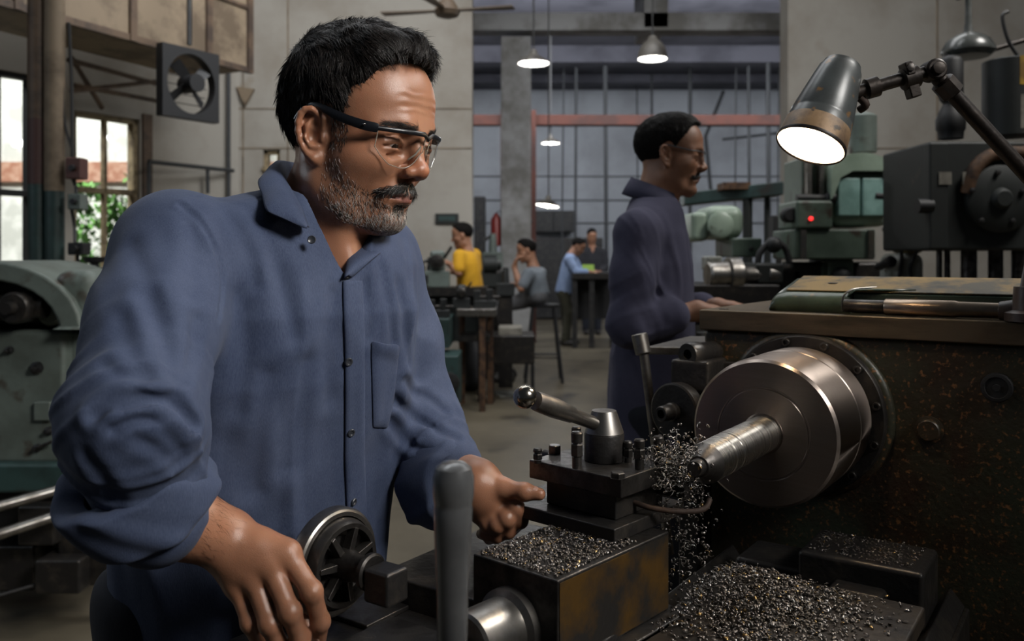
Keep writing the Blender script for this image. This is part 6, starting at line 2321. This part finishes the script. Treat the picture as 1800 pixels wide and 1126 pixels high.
# ---------------------------------------------------------------- benches and machines in the middle distance
sg = empty('wall_sign', P(786, 384, PD - .03), 'small dark green sign board on the pale wall', 'sign')
mb = MB(); pbox(mb, 765, 375, 806, 393, PD - .03, .03); mb.build('sign_board', M['green_dark'], sg, bevel=.004)
mb = MB(); pbox(mb, 771, 380, 800, 388, PD - .033, .004); mb.build('sign_panel', M['teal'], sg)
mb = MB(); pbox(mb, 677, 402, 706, 420, 9.1, .25); sgx = mb.build('wall_box', M['grey_green'], None, bevel=.01); tag(sgx, 'grey electrical box on the wall beside the man in front', 'box')
q = P(691, 420, 9.2)
tag(MB().cyl((q.x, 9.2, 0), (q.x, 9.2, q.z), .04, None, 8).build('box_post', M['dark'], None), 'dark post carrying the grey electrical box', 'post')

tb = empty('teal_bench_machine', P(720, 700, 6.9), 'long teal machine bed standing beyond the man in front', 'machine')
tb.location.z = 0
mb = MB(); pbox(mb, 640, 560, 790, 612, 6.8, .6); mb.build('bed', M['teal'], tb, bevel=.01)
mb = MB(); pbox(mb, 640, 546, 740, 560, 6.85, .5); mb.build('bed_way', M['grey_green'], tb, bevel=.008)
mb = MB(); pbox(mb, 660, 612, 760, 632, 6.9, .4); mb.build('chip_pan', M['iron_black'], tb)
mb = MB(); pbox(mb, 735, 625, 806, 722, 6.6, .45); mb.build('pedestal', M['teal'], tb, bevel=.012)
MB().corner_box((P(735, 722, 6.7).x, 6.7, 0), (.3, 0, 0), (0, .4, 0), UP * .12).build('foot', M['dark'], tb)
MB().corner_box((P(645, 722, 6.9).x, 6.9, 0), (.25, 0, 0), (0, .4, 0), UP * .62).build('pedestal', M['teal'], tb)
q = P(790, 672, 6.6)
MB().lathe(q, (0, -1, 0), [(0, .08), (.02, .08), (.03, .05)], 20).build('motor_cover', M['dark'], tb)

bt = empty('work_bench', P(820, 700, 7.2), 'steel work bench with pale edge beyond the teal machine', 'bench')
bt.location.z = 0
mb = MB(); pbox(mb, 802, 543, 872, 556, 7.1, .46); mb.build('bench_top', M['steel_worn'], bt, bevel=.006)
for x, dq in ((848, 0), (862, .38), (812, .38)):
    q = P(x, 556, 7.15 + dq)
    MB().box((q.x, 7.15 + dq, q.z / 2), (.05, .05, q.z)).build('leg', M['rust'], bt)
mb = MB(); pbox(mb, 806, 590, 860, 600, 7.15, .4); mb.build('shelf', M['iron_black'], bt)

M['clutter'] = mat('dark_greasy_castings', srgb(44, 46, 46), .5, .3, srgb(26, 27, 28), 6, col3=srgb(84, 88, 84), scale3=12, thr3=(.60, .66))
clut = random.Random(11)


def clutter(name, lab, cat, x0, y0, x1, y1, D, m, kind):
    o = empty(name, P((x0 + x1) / 2, y1, D), lab, cat)
    a, b = P(x0, y1, D), P(x1, y0, D)
    w, h = b.x - a.x, b.z - a.z
    mb = MB(); mb.corner_box(a, (w, 0, 0), (0, w * .5, 0), UP * h * .45); mb.build('base', M[m], o, bevel=.01)
    if D > 8.3:
        MB().corner_box((a.x + w * .12, a.y + .02, 0), (w * .76, 0, 0), (0, w * .4, 0), UP * a.z).build('stand', M['iron_black'], o)
    if kind == 'motor':
        MB().lathe(a + Vector((w * .08, w * .25, h * .68)), (1, 0, 0), [(0, h * .2), (.01, h * .3), (w * .6, h * .3), (w * .62, h * .18), (w * .8, h * .12)], 24).build('motor', M[m], o)
    elif kind == 'vise':
        MB().corner_box(a + UP * h * .45, (w * .3, 0, 0), (0, w * .4, 0), UP * h * .5).build('jaw', M[m], o, bevel=.008)
        MB().corner_box(a + UP * h * .45 + Vector((w * .55, 0, 0)), (w * .3, 0, 0), (0, w * .4, 0), UP * h * .55).build('jaw', M[m], o, bevel=.008)
        MB().cyl(a + Vector((0, w * .2, h * .6)), a + Vector((w * 1.15, w * .2, h * .6)), h * .07, None, 10).build('screw', M['steel_dark'], o)
    elif kind == 'head':
        MB().corner_box(a + UP * h * .4 + Vector((w * .2, .02, 0)), (w * .6, 0, 0), (0, w * .45, 0), UP * h * .6).build('head', M[m], o, bevel=.03, seg=3)
        MB().lathe(a + Vector((w * .5, .02, h * .7)), (0, -1, 0), [(0, h * .2), (.04, h * .2), (.05, h * .1)], 18).build('round_cover', M['steel_dark'], o)
        MB().tube([a + Vector((w * .8, 0, h * .8)), a + Vector((w * 1.1, -.05, h * 1.1))], h * .04, 8).build('lever', M['dark'], o)
    else:
        MB().cyl(a + Vector((w * .5, w * .25, h * .4)), a + Vector((w * .5, w * .25, h)), w * .22, w * .16, 18).build('column', M[m], o)
        MB().tube([a + Vector((w * .5, w * .2, h * .95)), a + Vector((w * .05, w * .1, h * .8))], h * .05, 8).build('lever', M['dark'], o)
    return o


for a in (('lever_machine', 'dark machine with long slanted lever against the pale partition', 'machine', 738, 452, 775, 505, 7.9, 'clutter', 'col'),
          ('green_box_machine', 'squat green grey machine just beside the shoulder of the man in front', 'machine', 700, 520, 752, 560, 6.5, 'grey_green', 'head'),
          ('dark_casting', 'low dark casting on the teal machine bed', 'casting', 752, 525, 790, 560, 6.9, 'clutter', 'vise'),
          ('bench_vise', 'dark bench vise on the teal machine, close to the man\'s shoulder', 'vise', 690, 500, 735, 546, 6.9, 'clutter', 'vise'),
          ('electric_motor', 'dark round motor standing left of the yellow shirt man', 'motor', 700, 455, 752, 505, 7.66, 'clutter', 'motor'),
          ('small_grinder', 'brownish small grinder near the wall under the electrical box', 'grinder', 680, 440, 712, 505, 7.75, 'clutter', 'head'),
          ('bench_drill', 'pale bench machine with lever left of the yellow shirt man', 'drill', 746, 440, 790, 505, 7.7, 'grey_green', 'head'),
          ('indexing_head', 'grey indexing head on the bench below the yellow shirt man', 'machine', 795, 500, 826, 543, 7.2, 'clutter', 'head'),
          ('machine_slide', 'dark slide block on the bench right end', 'machine', 832, 508, 872, 543, 7.25, 'clutter', 'vise'),
          ('large_motor', 'big dark green motor between yellow and grey shirted men', 'motor', 846, 446, 886, 505, 9.0, 'green_dark', 'motor'),
          ('pillar_stand', 'dark stand with lever between bench and seated man', 'stand', 872, 470, 905, 520, 8.4, 'clutter', 'col'),
          ('far_press', 'grey machine seen beside the white column', 'machine', 848, 410, 884, 470, 10.4, 'grey_green', 'col'),
          ('far_grinder', 'grey green machine right of the white column', 'machine', 888, 395, 930, 470, 12.0, 'grey_green', 'head')):
    clutter(*a)
mbb = empty('dark_bench', P(840, 540, 8.3), 'long dark bench under the motors behind the steel work bench', 'bench')
mbb.location.z = 0
mb = MB(); pbox(mb, 650, 505, 856, 520, 7.62, .45); mb.build('bench_top', M['iron_black'], mbb)
mb = MB(); pbox(mb, 660, 520, 850, 600, 7.72, .32); mb.build('cabinet', M['green_dark'], mbb)
for x in (670, 846):
    for dq in (7.66, 8.02):
        q = P(x, 520, dq)
        MB().box((q.x, dq, q.z / 2), (.06, .06, q.z)).build('leg', M['dark'], mbb)
mb = MB(); pbox(mb, 862, 590, 940, 640, 7.6, .5); ck = empty('tool_crate', P(900, 640, 7.6), 'black tool crate on low stand in front of the seated man', 'crate')
mb.build('crate_box', M['iron_black'], ck, bevel=.01)
for x, dq in ((866, 0), (936, 0), (866, .45), (936, .45)):
    q = P(x, 640, 7.62 + dq)
    MB().box((q.x, 7.62 + dq, q.z / 2), (.035, .035, q.z)).build('leg', M['dark'], ck)
mb = MB(); pbox(mb, 876, 575, 918, 590, 7.65, .3); mb.build('crate_lid', M['plate_grey'], ck, bevel=.01)


def stool(px, D, zs, lab, w=.34):
    q = P(px, 450, D)
    o = empty('stool', (q.x, D, 0), lab, 'stool', 'black shop stools')
    MB().lathe((q.x, D, zs - .03), UP, [(0, w * .5), (.03, w * .52), (.035, w * .45)], 24).build('seat', M['black'], o)
    for sx, sy in ((1, 1), (1, -1), (-1, 1), (-1, -1)):
        MB().tube([(q.x + sx * .11, D + sy * .11, zs - .03), (q.x + sx * .19, D + sy * .19, 0)], .016, 8).build('leg', M['black'], o)
    mb = MB()
    t = [(q.x + math.cos(a) * .215, D + math.sin(a) * .215, .26) for a in [math.pi / 4 + math.pi / 2 * k for k in range(5)]]
    mb.tube(t, .011, 6)
    mb.build('foot_ring', M['black'], o)
    return o


stool(955, 8.9, .80, 'black four legged stool under the seated man')
ft = empty('far_table', P(1030, 600, 12.2), 'dark table under the light blue shirted worker, pale green sheet on it', 'table')
ft.location.z = 0
mb = MB(); pbox(mb, 1006, 480, 1080, 490, 12.0, 1.2); mb.build('table_top', M['iron_black'], ft)
for x in (1010, 1040, 1076):
    for dq in (12.1, 13.1):
        q = P(x, 490, dq)
        MB().box((q.x, dq, q.z / 2), (.07, .07, q.z)).build('leg', M['dark'], ft)
mb = MB(); pbox(mb, 1014, 490, 1074, 560, 12.6, .3); mb.build('table_panel', M['black'], ft)
gs = MB()
gq = P(1035, 480, 12.3)
gs.box((gq.x, 12.4, gq.z + .065), (.17, .03, .12), Matrix.Rotation(-.5, 3, 'X'))
M['lime'] = mat('lime_sheet', srgb(120, 150, 56), .8)
tag(gs.build('paper_sheet', M['lime'], None), 'pale lime green sheet propped on the far table', 'paper')
q = P(888, 450, 8.05)
tag(MB().box((q.x, 8.05, .004), (.20, .34, .008), Matrix.Rotation(.3, 3, 'Z')).build('paper_scrap', M['white_tank'], None), 'pale paper scrap lying on the floor near the bench leg', 'paper')
# far wall cupboards and extinguisher
for x0, y0, x1, y1, D, m, lab in ((936, 370, 1009, 408, 18.6, 'black', 'wide dark cupboard front on the far wall'), (833, 345, 853, 588, 14.0, 'iron_black', 'tall dark cupboard just inside the opening'),
                                  (936, 418, 1060, 560, 17.5, 'iron_black', 'low dark cabinets along the far wall')):
    o = empty('cupboard', P((x0 + x1) / 2, y1, D), lab, 'cupboard', 'dark cupboards')
    mb = MB(); pbox(mb, x0, y0, x1, y1, D, .38); mb.build('carcass', M[m], o, bevel=.01)
    n = 2 if x1 - x0 > 30 else 1
    for k in range(n):
        xa_, xb_ = x0 + (x1 - x0) * k / n + 2, x0 + (x1 - x0) * (k + 1) / n - 2
        mb = MB(); pbox(mb, xa_, y0 + 2, xb_, y1 - 2, D - .02, .02); mb.build('door', M['dark'], o)
fx = empty('fire_extinguisher', Vector((-.205, 11.0, P(0, 432, 11).z)), 'red fire extinguisher hung left of the white column', 'extinguisher')
q = Vector((-.205, 11.0, P(0, 432, 11).z))
M['red'] = mat('red_paint', srgb(120, 36, 30), .4)
MB().lathe(q, UP, [(0, .06), (.01, .07), (.34, .07), (.40, .03), (.42, .02)], 20).build('cylinder', M['red'], fx)
MB().tube([q + UP * .42, q + UP * .46 + Vector((.06, 0, 0)), q + UP * .2 + Vector((.09, 0, 0))], .012, 6).build('hose', M['black'], fx)
# ---------------------------------------------------------------- the other people
def gen_hand(w, d, n, side, curl=.5, s=1.0):
    """Five bent fingers growing from wrist w along d; n is the back of the hand, side points to the thumb."""
    d = d / np.linalg.norm(d); n = n - d * (n @ d); n = n / np.linalg.norm(n)
    t = np.cross(d, n) * side
    out = []
    for k, (off, L) in enumerate(((.030, .042), (.010, .046), (-.011, .043), (-.030, .034))):
        b = w + d * (.088 * s) + t * (off * s)
        pts = [b]
        a = .15 * curl
        for j, f in enumerate((1.0, .66, .52)):
            a += curl * (.55 if j == 0 else .8)
            pts.append(pts[-1] + (d * math.cos(a) - n * math.sin(a)) * (L * f * s))
        out.append(([q.astype(np.float32) for q in pts], [.0110 * s, .0100 * s, .0090 * s, .0078 * s]))
    b = w + d * (.035 * s) + t * (.030 * s)
    p1 = b + (d * .7 + t * .6 - n * .35) * (.042 * s)
    p2 = p1 + (d * .9 + t * .05 - n * .4) * (.032 * s)
    p3 = p2 + (d * .9 - t * .2 - n * .4) * (.024 * s)
    out.append(([q.astype(np.float32) for q in (b, p1, p2, p3)], [.0150 * s, .0120 * s, .0105 * s, .0080 * s]))
    return out


T2_D = [.125, .130, .132, .128, .120, .112, .098, .078, .062]
T2_W = [.165, .168, .172, .174, .178, .178, .160, .115, .070]


class Body:
    """A clothed person from joints in the place; the clothes are grown over one continuous body."""

    def __init__(self, label, head, hs, yaw, pitch, neck, sh, el, wr, hips, knees, ankles, face, hem, res, detail, hands, short=False, fat=1.0):
        self.R = Rmat(yaw, pitch)
        self.O = V3(head); self.hs = hs
        self.neck, self.sh, self.el, self.wr = V3(neck), [V3(q) for q in sh], [V3(q) for q in el], [V3(q) for q in wr]
        self.hips, self.knees, self.ankles = V3(hips), [V3(q) for q in knees], [V3(q) for q in ankles]
        self.f = np.array((math.cos(math.radians(face)), -math.sin(math.radians(face)), 0), np.float32)
        self.l = np.cross((0, 0, 1), self.f).astype(np.float32)
        self.hem, self.res, self.detail, self.short, self.fat = hem, res, detail, short, fat
        self.hands = [gen_hand(w, *h) for w, h in zip(self.wr, hands)]
        self.root = empty('person', ((self.ankles[0][0] + self.ankles[1][0]) / 2, (self.ankles[0][1] + self.ankles[1][1]) / 2, 0), label, 'person')

    def to_head(self, p):
        q = ((p - self.O) @ self.R / self.hs).astype(np.float32)
        q[:, 0] -= .12 * np.minimum(q[:, 2], 0) * np.clip(q[:, 0] / .05, 0, 1)
        return q

    def from_head(self, l):
        q = np.array(l, np.float32)
        q[:, 0] += .12 * np.minimum(q[:, 2], 0) * np.clip(q[:, 0] / .05, 0, 1)
        return (q * self.hs) @ self.R.T + self.O

    def headw(self, p):
        return head_sdf(self.to_head(p), self.fat, self.detail) * self.hs

    def body(self, p):
        d = part(p, self.headw, self.O, .17)
        nk = self.from_head([(-.030, 0, -.04)])[0]
        d = smin(d, s_chain(p, [nk, self.neck], [.054, .062], .03), .028)
        c = self.neck + (self.hips - self.neck) * .45
        t = s_chain(p, [self.neck, c, self.hips], [.06, .09, .10], .05)
        for i in (0, 1):
            t = smin(t, s_chain(p, [self.neck + (self.sh[i] - self.neck) * .4 - np.array((0, 0, .04), np.float32), self.sh[i], self.el[i]], [.04, .044, .036], .02), .02)
            a = s_chain(p, [self.el[i], self.el[i] + (self.wr[i] - self.el[i]) * .45, self.wr[i]], [.036, .034, .0255], .02)
            a = smin(a, part(p, lambda q: hand_sdf(q, self.wr[i], self.hands[i]), self.hands[i][1][0][0], .13), .02)
            t = smin(t, a, .015)
        return smin(d, t, .03)

    def torso(self, p):
        ax = self.neck - self.hips
        L = float(np.linalg.norm(ax))
        a = ax / L
        h = (p - self.hips) @ a
        s = h / L
        f = self.f - a * (self.f @ a); f = f / np.linalg.norm(f)
        l = np.cross(a, f)
        u, v = (p - self.hips) @ f, (p - self.hips) @ l
        xs = [-.25, -.1, .05, .25, .5, .7, .85, .97, 1.06]
        dd, ww = np.interp(s, xs, T2_D).astype(np.float32), np.interp(s, xs, T2_W).astype(np.float32)
        k = ((np.abs(u) / dd) ** 2.3 + (np.abs(v) / ww) ** 2.3 + 1e-9) ** (1 / 2.3)
        d = (k - 1) * np.minimum(dd, ww) * .9
        return smax(np.maximum(d, self.hem * L - h), h - 1.03 * L, .02), u, v, h

    def shirt(self, p):
        d, u, v, h = self.torso(p)
        d = d + .005 * noise3(np.stack([u * 15, v * 15, h * 4], 1)) - .010 * (.25 - np.minimum(np.abs(noise3(np.stack([u * 12 + h * 6, v * 12, h * 5], 1))), .4))
        for i in (0, 1):
            S, E, W = self.sh[i], self.el[i], self.wr[i]
            d = smin(d, s_chain(p, [S, self.neck - np.array((0, 0, .035), np.float32)], [.058, .056], .03), .05)
            if self.short:
                m = S + (E - S) * .72
                a = s_chain(p, [S, m], [.066, .062], .03)
            else:
                m = E + (W - E) * .62
                a = s_chain(p, [S, (S + E) / 2, E, m], [.064, .061, .058, .047], .03)
                ta, tb = arm_coord(p, S, E), arm_coord(p, E, m)
                c1 = np.abs(noise3(np.stack([ta * 8 + 16 * ((p - E) @ self.f), p[:, 0] * 7, p[:, 1] * 7], 1)))
                c2 = np.abs(noise3(np.stack([tb * 5 + 16 * ((p - E) @ np.array((.2, .3, .8), np.float32)), p[:, 1] * 9, p[:, 2] * 7], 1)))
                a = a - .011 * (.3 - np.minimum(c1, .45)) * np.exp(-((ta - .9) / .4) ** 2) - .009 * (.28 - np.minimum(c2, .45)) * np.clip(tb * 4, 0, 1)
                a = a + .004 * noise3(p * 14)
                a = smin(a, s_cap(p, m - (W - E) * .10, m + (W - E) * .02, .052), .004)
            d = smin(d, a, .022)
        nk = self.from_head([(-.030, 0, -.04)])[0]
        # collar roll and neck opening
        rim = np.sqrt(((p - (self.neck * .72 + nk * .28)) ** 2).sum(1))
        d = smax(d, -s_chain(p, [self.neck - np.array((0, 0, .05), np.float32), nk + (nk - self.neck) * .5], [.055, .062], .01), .004)
        if not self.short or self.detail:
            v0 = self.neck + self.f * .075 - np.array((0, 0, .10), np.float32)
            d = smax(d, -s_chain(p, [v0, v0 + np.array((0, 0, .10), np.float32) + self.f * .0], [.004, .035], .01), .004)
        return d

    def trousers(self, p):
        d = None
        for i, s in ((0, -1), (1, 1)):
            e = s_chain(p, [self.hips + self.l * (.085 * s) - np.array((0, 0, .02), np.float32), self.knees[i], self.ankles[i]], [.092, .072, .060], .03)
            d = e if d is None else smin(d, e, .03)
        d = smin(d, s_cap(p, self.hips - self.l * .06, self.hips + self.l * .06, .105), .03)
        d = d + .004 * noise3(p * np.array((14, 14, 7), np.float32))
        d = np.maximum(d, (p - self.hips) @ np.array((0, 0, 1), np.float32) - .08)
        return np.maximum(d, .05 - p[:, 2])

    def build(self, skin, shirt, trous, hair, stache=True):
        pts = np.array([self.O, self.neck, self.hips] + self.sh + self.el + self.wr)
        lo, hi = pts.min(0) - .22, pts.max(0) + .22
        v, f = sdf_mesh(self.body, lo, hi, self.res)
        v = relax(v, f, 1, .4)
        me = np_mesh('body', v, f)
        l = self.to_head(v)
        inh = (np.abs(l) < .16).all(1)
        st = stache_mask(l) * inh if stache else np.zeros(len(v), np.float32)
        attr(me, 'beard', np.clip(st * 2.4 + .35 * beard_mask(l) * inh, 0, 2.4))
        ly = np.abs(l[:, 1])
        attr(me, 'lips', np.clip(2.5 * np.clip(1 - np.sqrt(((l[:, 2] + .0635) / .0088) ** 2 + (ly / .025) ** 2), 0, 1) * (l[:, 0] > .076) * inh, 0, 1))
        brow_ = np.clip(1 - np.abs(l[:, 2] - (.027 - 5.0 * (ly - .030) ** 2)) / .005, 0, 1) * (ly > .011) * (ly < .052) * (l[:, 0] > .05) * inh
        attr(me, 'crease', np.clip(brow_ * 1.2, 0, 1))
        attr(me, 'ruddy', np.zeros(len(v), np.float32))
        link_mesh('body', me, skin, self.root, None)
        bodyv = (v, f, st)
        v, f = sdf_mesh(self.shirt, lo - .02, hi + .02, self.res * 1.5)
        link_mesh('shirt', np_mesh('shirt', relax(v, f, 1, .4), f), shirt, self.root, None)
        pts = np.array([self.hips] + self.knees + self.ankles)
        v, f = sdf_mesh(self.trousers, pts.min(0) - .2, pts.max(0) + .2, max(self.res * 2, .009))
        link_mesh('trousers', np_mesh('trousers', relax(v, f, 1, .4), f), trous, self.root, None)
        c = self.from_head([(-.01, 0, .05)])[0]
        fn = lambda p: hair_sdf(self.to_head(p), 1) * self.hs
        v, f = sdf_mesh(fn, c - .16, c + .16, max(self.res, .003))
        me = np_mesh('hair', relax(v, f, 1), f)
        attr(me, 'shade', np.full(len(v), .04, np.float32))
        self.hair = link_mesh('hair', me, hair if not self.detail else M['hair_base'], self.root, None)
        self.bv, self.bf, self.st = bodyv
        self.hv, self.hf, self.hairfn = v, f, fn
        if self.detail:
            for s in (-1, 1):
                c = Vector(self.from_head([(.0690, .0325 * s, .0045)])[0])
                e = MB().ball(c, .0134 * self.hs, 16).build('eye', M['eye'], self.root)
                g = Vector(self.R @ np.array((.9, 0, -.3), np.float32)).normalized()
                MB().lathe(c, g, [(.0118, .0061), (.0130, .0050), (.0137, .002), (.0138, 0)], 12).build('iris', M['iris'], e)
        for a in self.ankles:
            shoe((a[0] , a[1]), self.f, self.root)
        return self.root


def floor_pt(px, D, z=0.0):
    q = P(px, 450, D)
    return (q.x, q.y, z)


Z = np.array((0, 0, 1), np.float32)
M['shirt2'] = cloth_mat('navy_purple_cotton', (0.034, 0.034, 0.062), (0.066, 0.064, 0.104), 0.9)
M['skin2'] = skin_mat('brown_skin_two', (0.29, 0.140, 0.082), (0.012, 0.010, 0.010), (0.20, 0.10, 0.085), 0.5)
# second machinist
h2 = V3(P(1171, 274, 2.50)) - Rmat(16, 3) @ np.array((-.008, -.078, .0), np.float32) * .96
hp2 = P(1146, 705, 2.58)
m2 = Body('man in dark navy shirt and glasses working at the far side of the lathe', h2, .965, 16, 3, P(1152, 358, 2.57),
          [P(1118, 408, 2.41), P(1158, 405, 2.74)], [P(1106, 572, 2.36), P(1190, 545, 2.80)], [P(1222, 546, 2.40), P(1258, 540, 2.66)],
          hp2, [(hp2.x + .02, 2.49, .46), (hp2.x + .03, 2.68, .46)], [(hp2.x - .01, 2.48, .09), (hp2.x - .01, 2.69, .09)],
          14, -.17, .0038, True, [(np.array((1, .12, -.10), np.float32), Z, 1, .55, .95), (np.array((1, -.2, -.05), np.float32), Z, -1, .45, .95)])
m2.fat = 1.06
m2.build(M['skin2'], M['shirt2'], M['trouser'], M['hair1'])
headw2, th2 = m2.headw, m2.to_head
grow('hair_strands', m2.hv, m2.hf, lambda l: np.stack([np.full(len(l), .5), np.zeros(len(l)), np.where(l[:, 2] > .1, -.1, -.9)], 1), 3500, m2.hairfn, .012, .0006, M['hair1'], m2.hair,
     None, .3, 2, .15, 0, 0, .3, lambda r, l: np.clip(rng.gamma(1.2, .2, len(r)), 0, 1).astype(np.float32), th2, m2.R)
grow('moustache', m2.bv, m2.bf, stache_flow, 420, headw2, .009, .0004, M['beard1'], m2.root, m2.st.astype(np.float32), .3, 3, .3, .1, 0, .3, np.zeros(420, np.float32), th2, m2.R)
# his collar
ncol = m2.neck
mb = MB()
cring = []
ctr = Vector(ncol) + Vector((0, 0, .012))
for rr_, zz_ in ((.058, .030), (.066, .036), (.080, .010), (.090, -.012)):
    ring = []
    for j in range(28):
        a = math.radians(38) + (2 * math.pi - math.radians(76)) * j / 27
        q = Vector(m2.f) * (rr_ * math.cos(a) * 1.1) + Vector(m2.l) * (rr_ * math.sin(a))
        ring.append(ctr + q + Vector((0, 0, zz_ - .030 * math.cos(a) - (.022 * max(0, math.cos(a)) if zz_ < .03 else 0) - (.014 if zz_ < .03 and j in (0, 1, 26, 27) else 0))))
    cring.append(ring)
mb.rings(cring, caps=False, closed=False)
co = mb.build('collar', M['shirt2'], m2.root, angle=None)
q = co.modifiers.new('thick', 'SOLIDIFY'); q.thickness = .003
g2 = empty('safety_glasses', Vector(m2.from_head([(.07, 0, .01)])[0]), 'thin grey glasses worn by the man in dark navy shirt', 'glasses')
F2 = lambda l: [Vector(q) for q in m2.from_head(l)]
MB().tube(F2([(.104 - .026 * abs(t) ** 2.2, .064 * t, .019) for t in np.linspace(-1, 1, 15)]), .0018, 8).build('brow_bar', M['spec_grey'], g2)
for s in (-1, 1):
    MB().tube(smooth_path(F2([(.078, .064 * s, .019), (.060, .074 * s, .020), (.02, .082 * s, .028), (-.01, .082 * s, .034), (-.03, .078 * s, .026)]), 4), .0020, 8).build('temple', M['spec_grey'], g2)
    gq_ = []
    for i in range(5):
        row = []
        for j in range(9):
            u, vv = j / 8, i / 4
            y = s * (.006 + .056 * u); t = abs(y) / .064
            zb_ = -.020 + .018 * (abs(u - .5) * 2) ** 3
            row.append((.104 - .026 * t ** 2.2 - .10 * (.018 - (.018 + (zb_ - .018) * vv)), y, .018 + (zb_ - .018) * vv))
        gq_.append(F2(row))
    MB().add([q for r in gq_ for q in r], [(i * 9 + j, i * 9 + j + 1, (i + 1) * 9 + j + 1, (i + 1) * 9 + j) for i in range(4) for j in range(8)]).build('lens', M['lens'], g2, angle=None)
pd_ = empty('pedestal', (P(1262, 560, 2.5).x, 2.5, 0), 'dark machine pedestal under the hands of the man in navy', 'pedestal')
ztop = min(float(m2.hands[0][k][0][3][2]) for k in range(4)) - .012
pq = P(1262, 560, 2.42)
MB().corner_box((pq.x, 2.36, 0), (.22, 0, 0), (0, .34, 0), UP * (ztop - .03)).build('column', M['iron_black'], pd_, bevel=.01)
MB().corner_box((pq.x - .01, 2.34, ztop - .03), (.26, 0, 0), (0, .38, 0), UP * .03).build('top', M['steel_dark'], pd_, bevel=.004)

# man in the yellow T-shirt
M['tee_yellow'] = cloth_mat('yellow_jersey', (.52, .26, .012), (.66, .36, .03), .9)
M['tee_grey'] = cloth_mat('grey_jersey', (.10, .115, .135), (.16, .18, .20), .9)
M['shirt_blue'] = cloth_mat('light_blue_shirt', (.16, .22, .36), (.26, .33, .48), .9)
M['shirt_black'] = cloth_mat('black_shirt', (.012, .012, .015), (.025, .025, .028), .9)
M['trouser_grey'] = cloth_mat('grey_trousers', (.06, .06, .065), (.10, .10, .105), .9)
M['trouser_olive'] = cloth_mat('olive_trousers', (.035, .034, .022), (.055, .052, .035), .9)
D = 8.35
h = V3(P(812, 416, D))
hp = P(826, 506, D)
y1 = Body('man in yellow T-shirt standing at the far machines, facing left', h, 1.0, 176, 8, P(822, 445, D), [P(808, 450, D - .16), P(834, 448, D + .14)],
          [P(806, 480, D - .22), P(838, 482, D + .2)], [P(793, 466, D - .2), P(800, 478, D + .12)],
          hp, [(hp.x - .03, D - .1, .48), (hp.x, D + .1, .48)], [(hp.x + .02, D - .11, .09), (hp.x + .02, D + .11, .09)],
          178, -.08, .009, False, [(np.array((-.8, 0, .5), np.float32), Z, -1, .9, 1.0), (np.array((-1, 0, .1), np.float32), Z, 1, .9, 1.0)], True)
y1.build(M['skin2'], M['tee_yellow'], M['trouser_grey'], M['hair_base'], False)
# seated man in grey
D = 8.9
hp = P(944, 556, D)
hp.z = .90
h = V3(P(925, 442, D))
s1 = Body('seated man in grey T-shirt on a stool, hand raised to his chin', h, .98, 172, 10, P(938, 472, D), [P(928, 482, D - .18), P(950, 480, D + .15)],
          [P(916, 507, D - .24), P(930, 512, D + .2)], [P(904, 470, D - .16), P(908, 500, D + .10)],
          hp, [(hp.x - .36, D - .10, .78), (hp.x - .34, D + .14, .78)], [(hp.x - .30, D - .12, .32), (hp.x - .28, D + .14, .32)],
          176, -.03, .009, False, [(np.array((.25, -.1, 1), np.float32), np.array((-1, 0, 0), np.float32), -1, .8, 1.0), (np.array((-1, 0, 0), np.float32), Z, 1, .7, 1.0)], True)
s1.build(M['skin2'], M['tee_grey'], M['trouser_grey'], M['hair_base'], False)
# man in light blue leaning over the far table
D = 12.5
hp = P(992, 512, D)
h = V3(P(1016, 434, D))
l1 = Body('man in light blue shirt leaning over the far dark table', h, 1.0, 20, 30, P(1004, 448, D), [P(1000, 456, D - .18), P(1006, 452, D + .18)],
          [P(1014, 478, D - .24), P(1018, 474, D + .2)], [P(1038, 478, D - .2), P(1040, 476, D + .1)],
          hp, [(hp.x + .06, D - .1, .48), (hp.x + .02, D + .12, .48)], [(hp.x, D - .12, .09), (hp.x + .05, D + .14, .09)],
          15, -.05, .012, False, [(np.array((1, 0, -.1), np.float32), Z, 1, .5, 1.0), (np.array((1, 0, -.1), np.float32), Z, -1, .5, 1.0)], False)
l1.build(M['skin2'], M['shirt_blue'], M['trouser_olive'], M['hair_base'], False)
D = 14.2
hp = P(1040, 500, D)
h = V3(P(1040, 416, D))
k1 = Body('man in black shirt standing behind the far table, facing us', h, 1.0, 80, 18, P(1041, 436, D + .03), [P(1020, 444, D), P(1062, 444, D)],
          [P(1018, 470, D - .05), P(1064, 470, D - .05)], [P(1030, 480, D - .3), P(1052, 480, D - .3)],
          hp, [(hp.x - .1, D, .48), (hp.x + .1, D, .48)], [(hp.x - .1, D, .09), (hp.x + .1, D, .09)],
          88, -.05, .013, False, [(np.array((.3, -1, -.1), np.float32), Z, -1, .5, 1.0), (np.array((-.3, -1, -.1), np.float32), Z, 1, .5, 1.0)], False)
k1.build(M['skin2'], M['shirt_black'], M['trouser'], M['hair_base'], False)
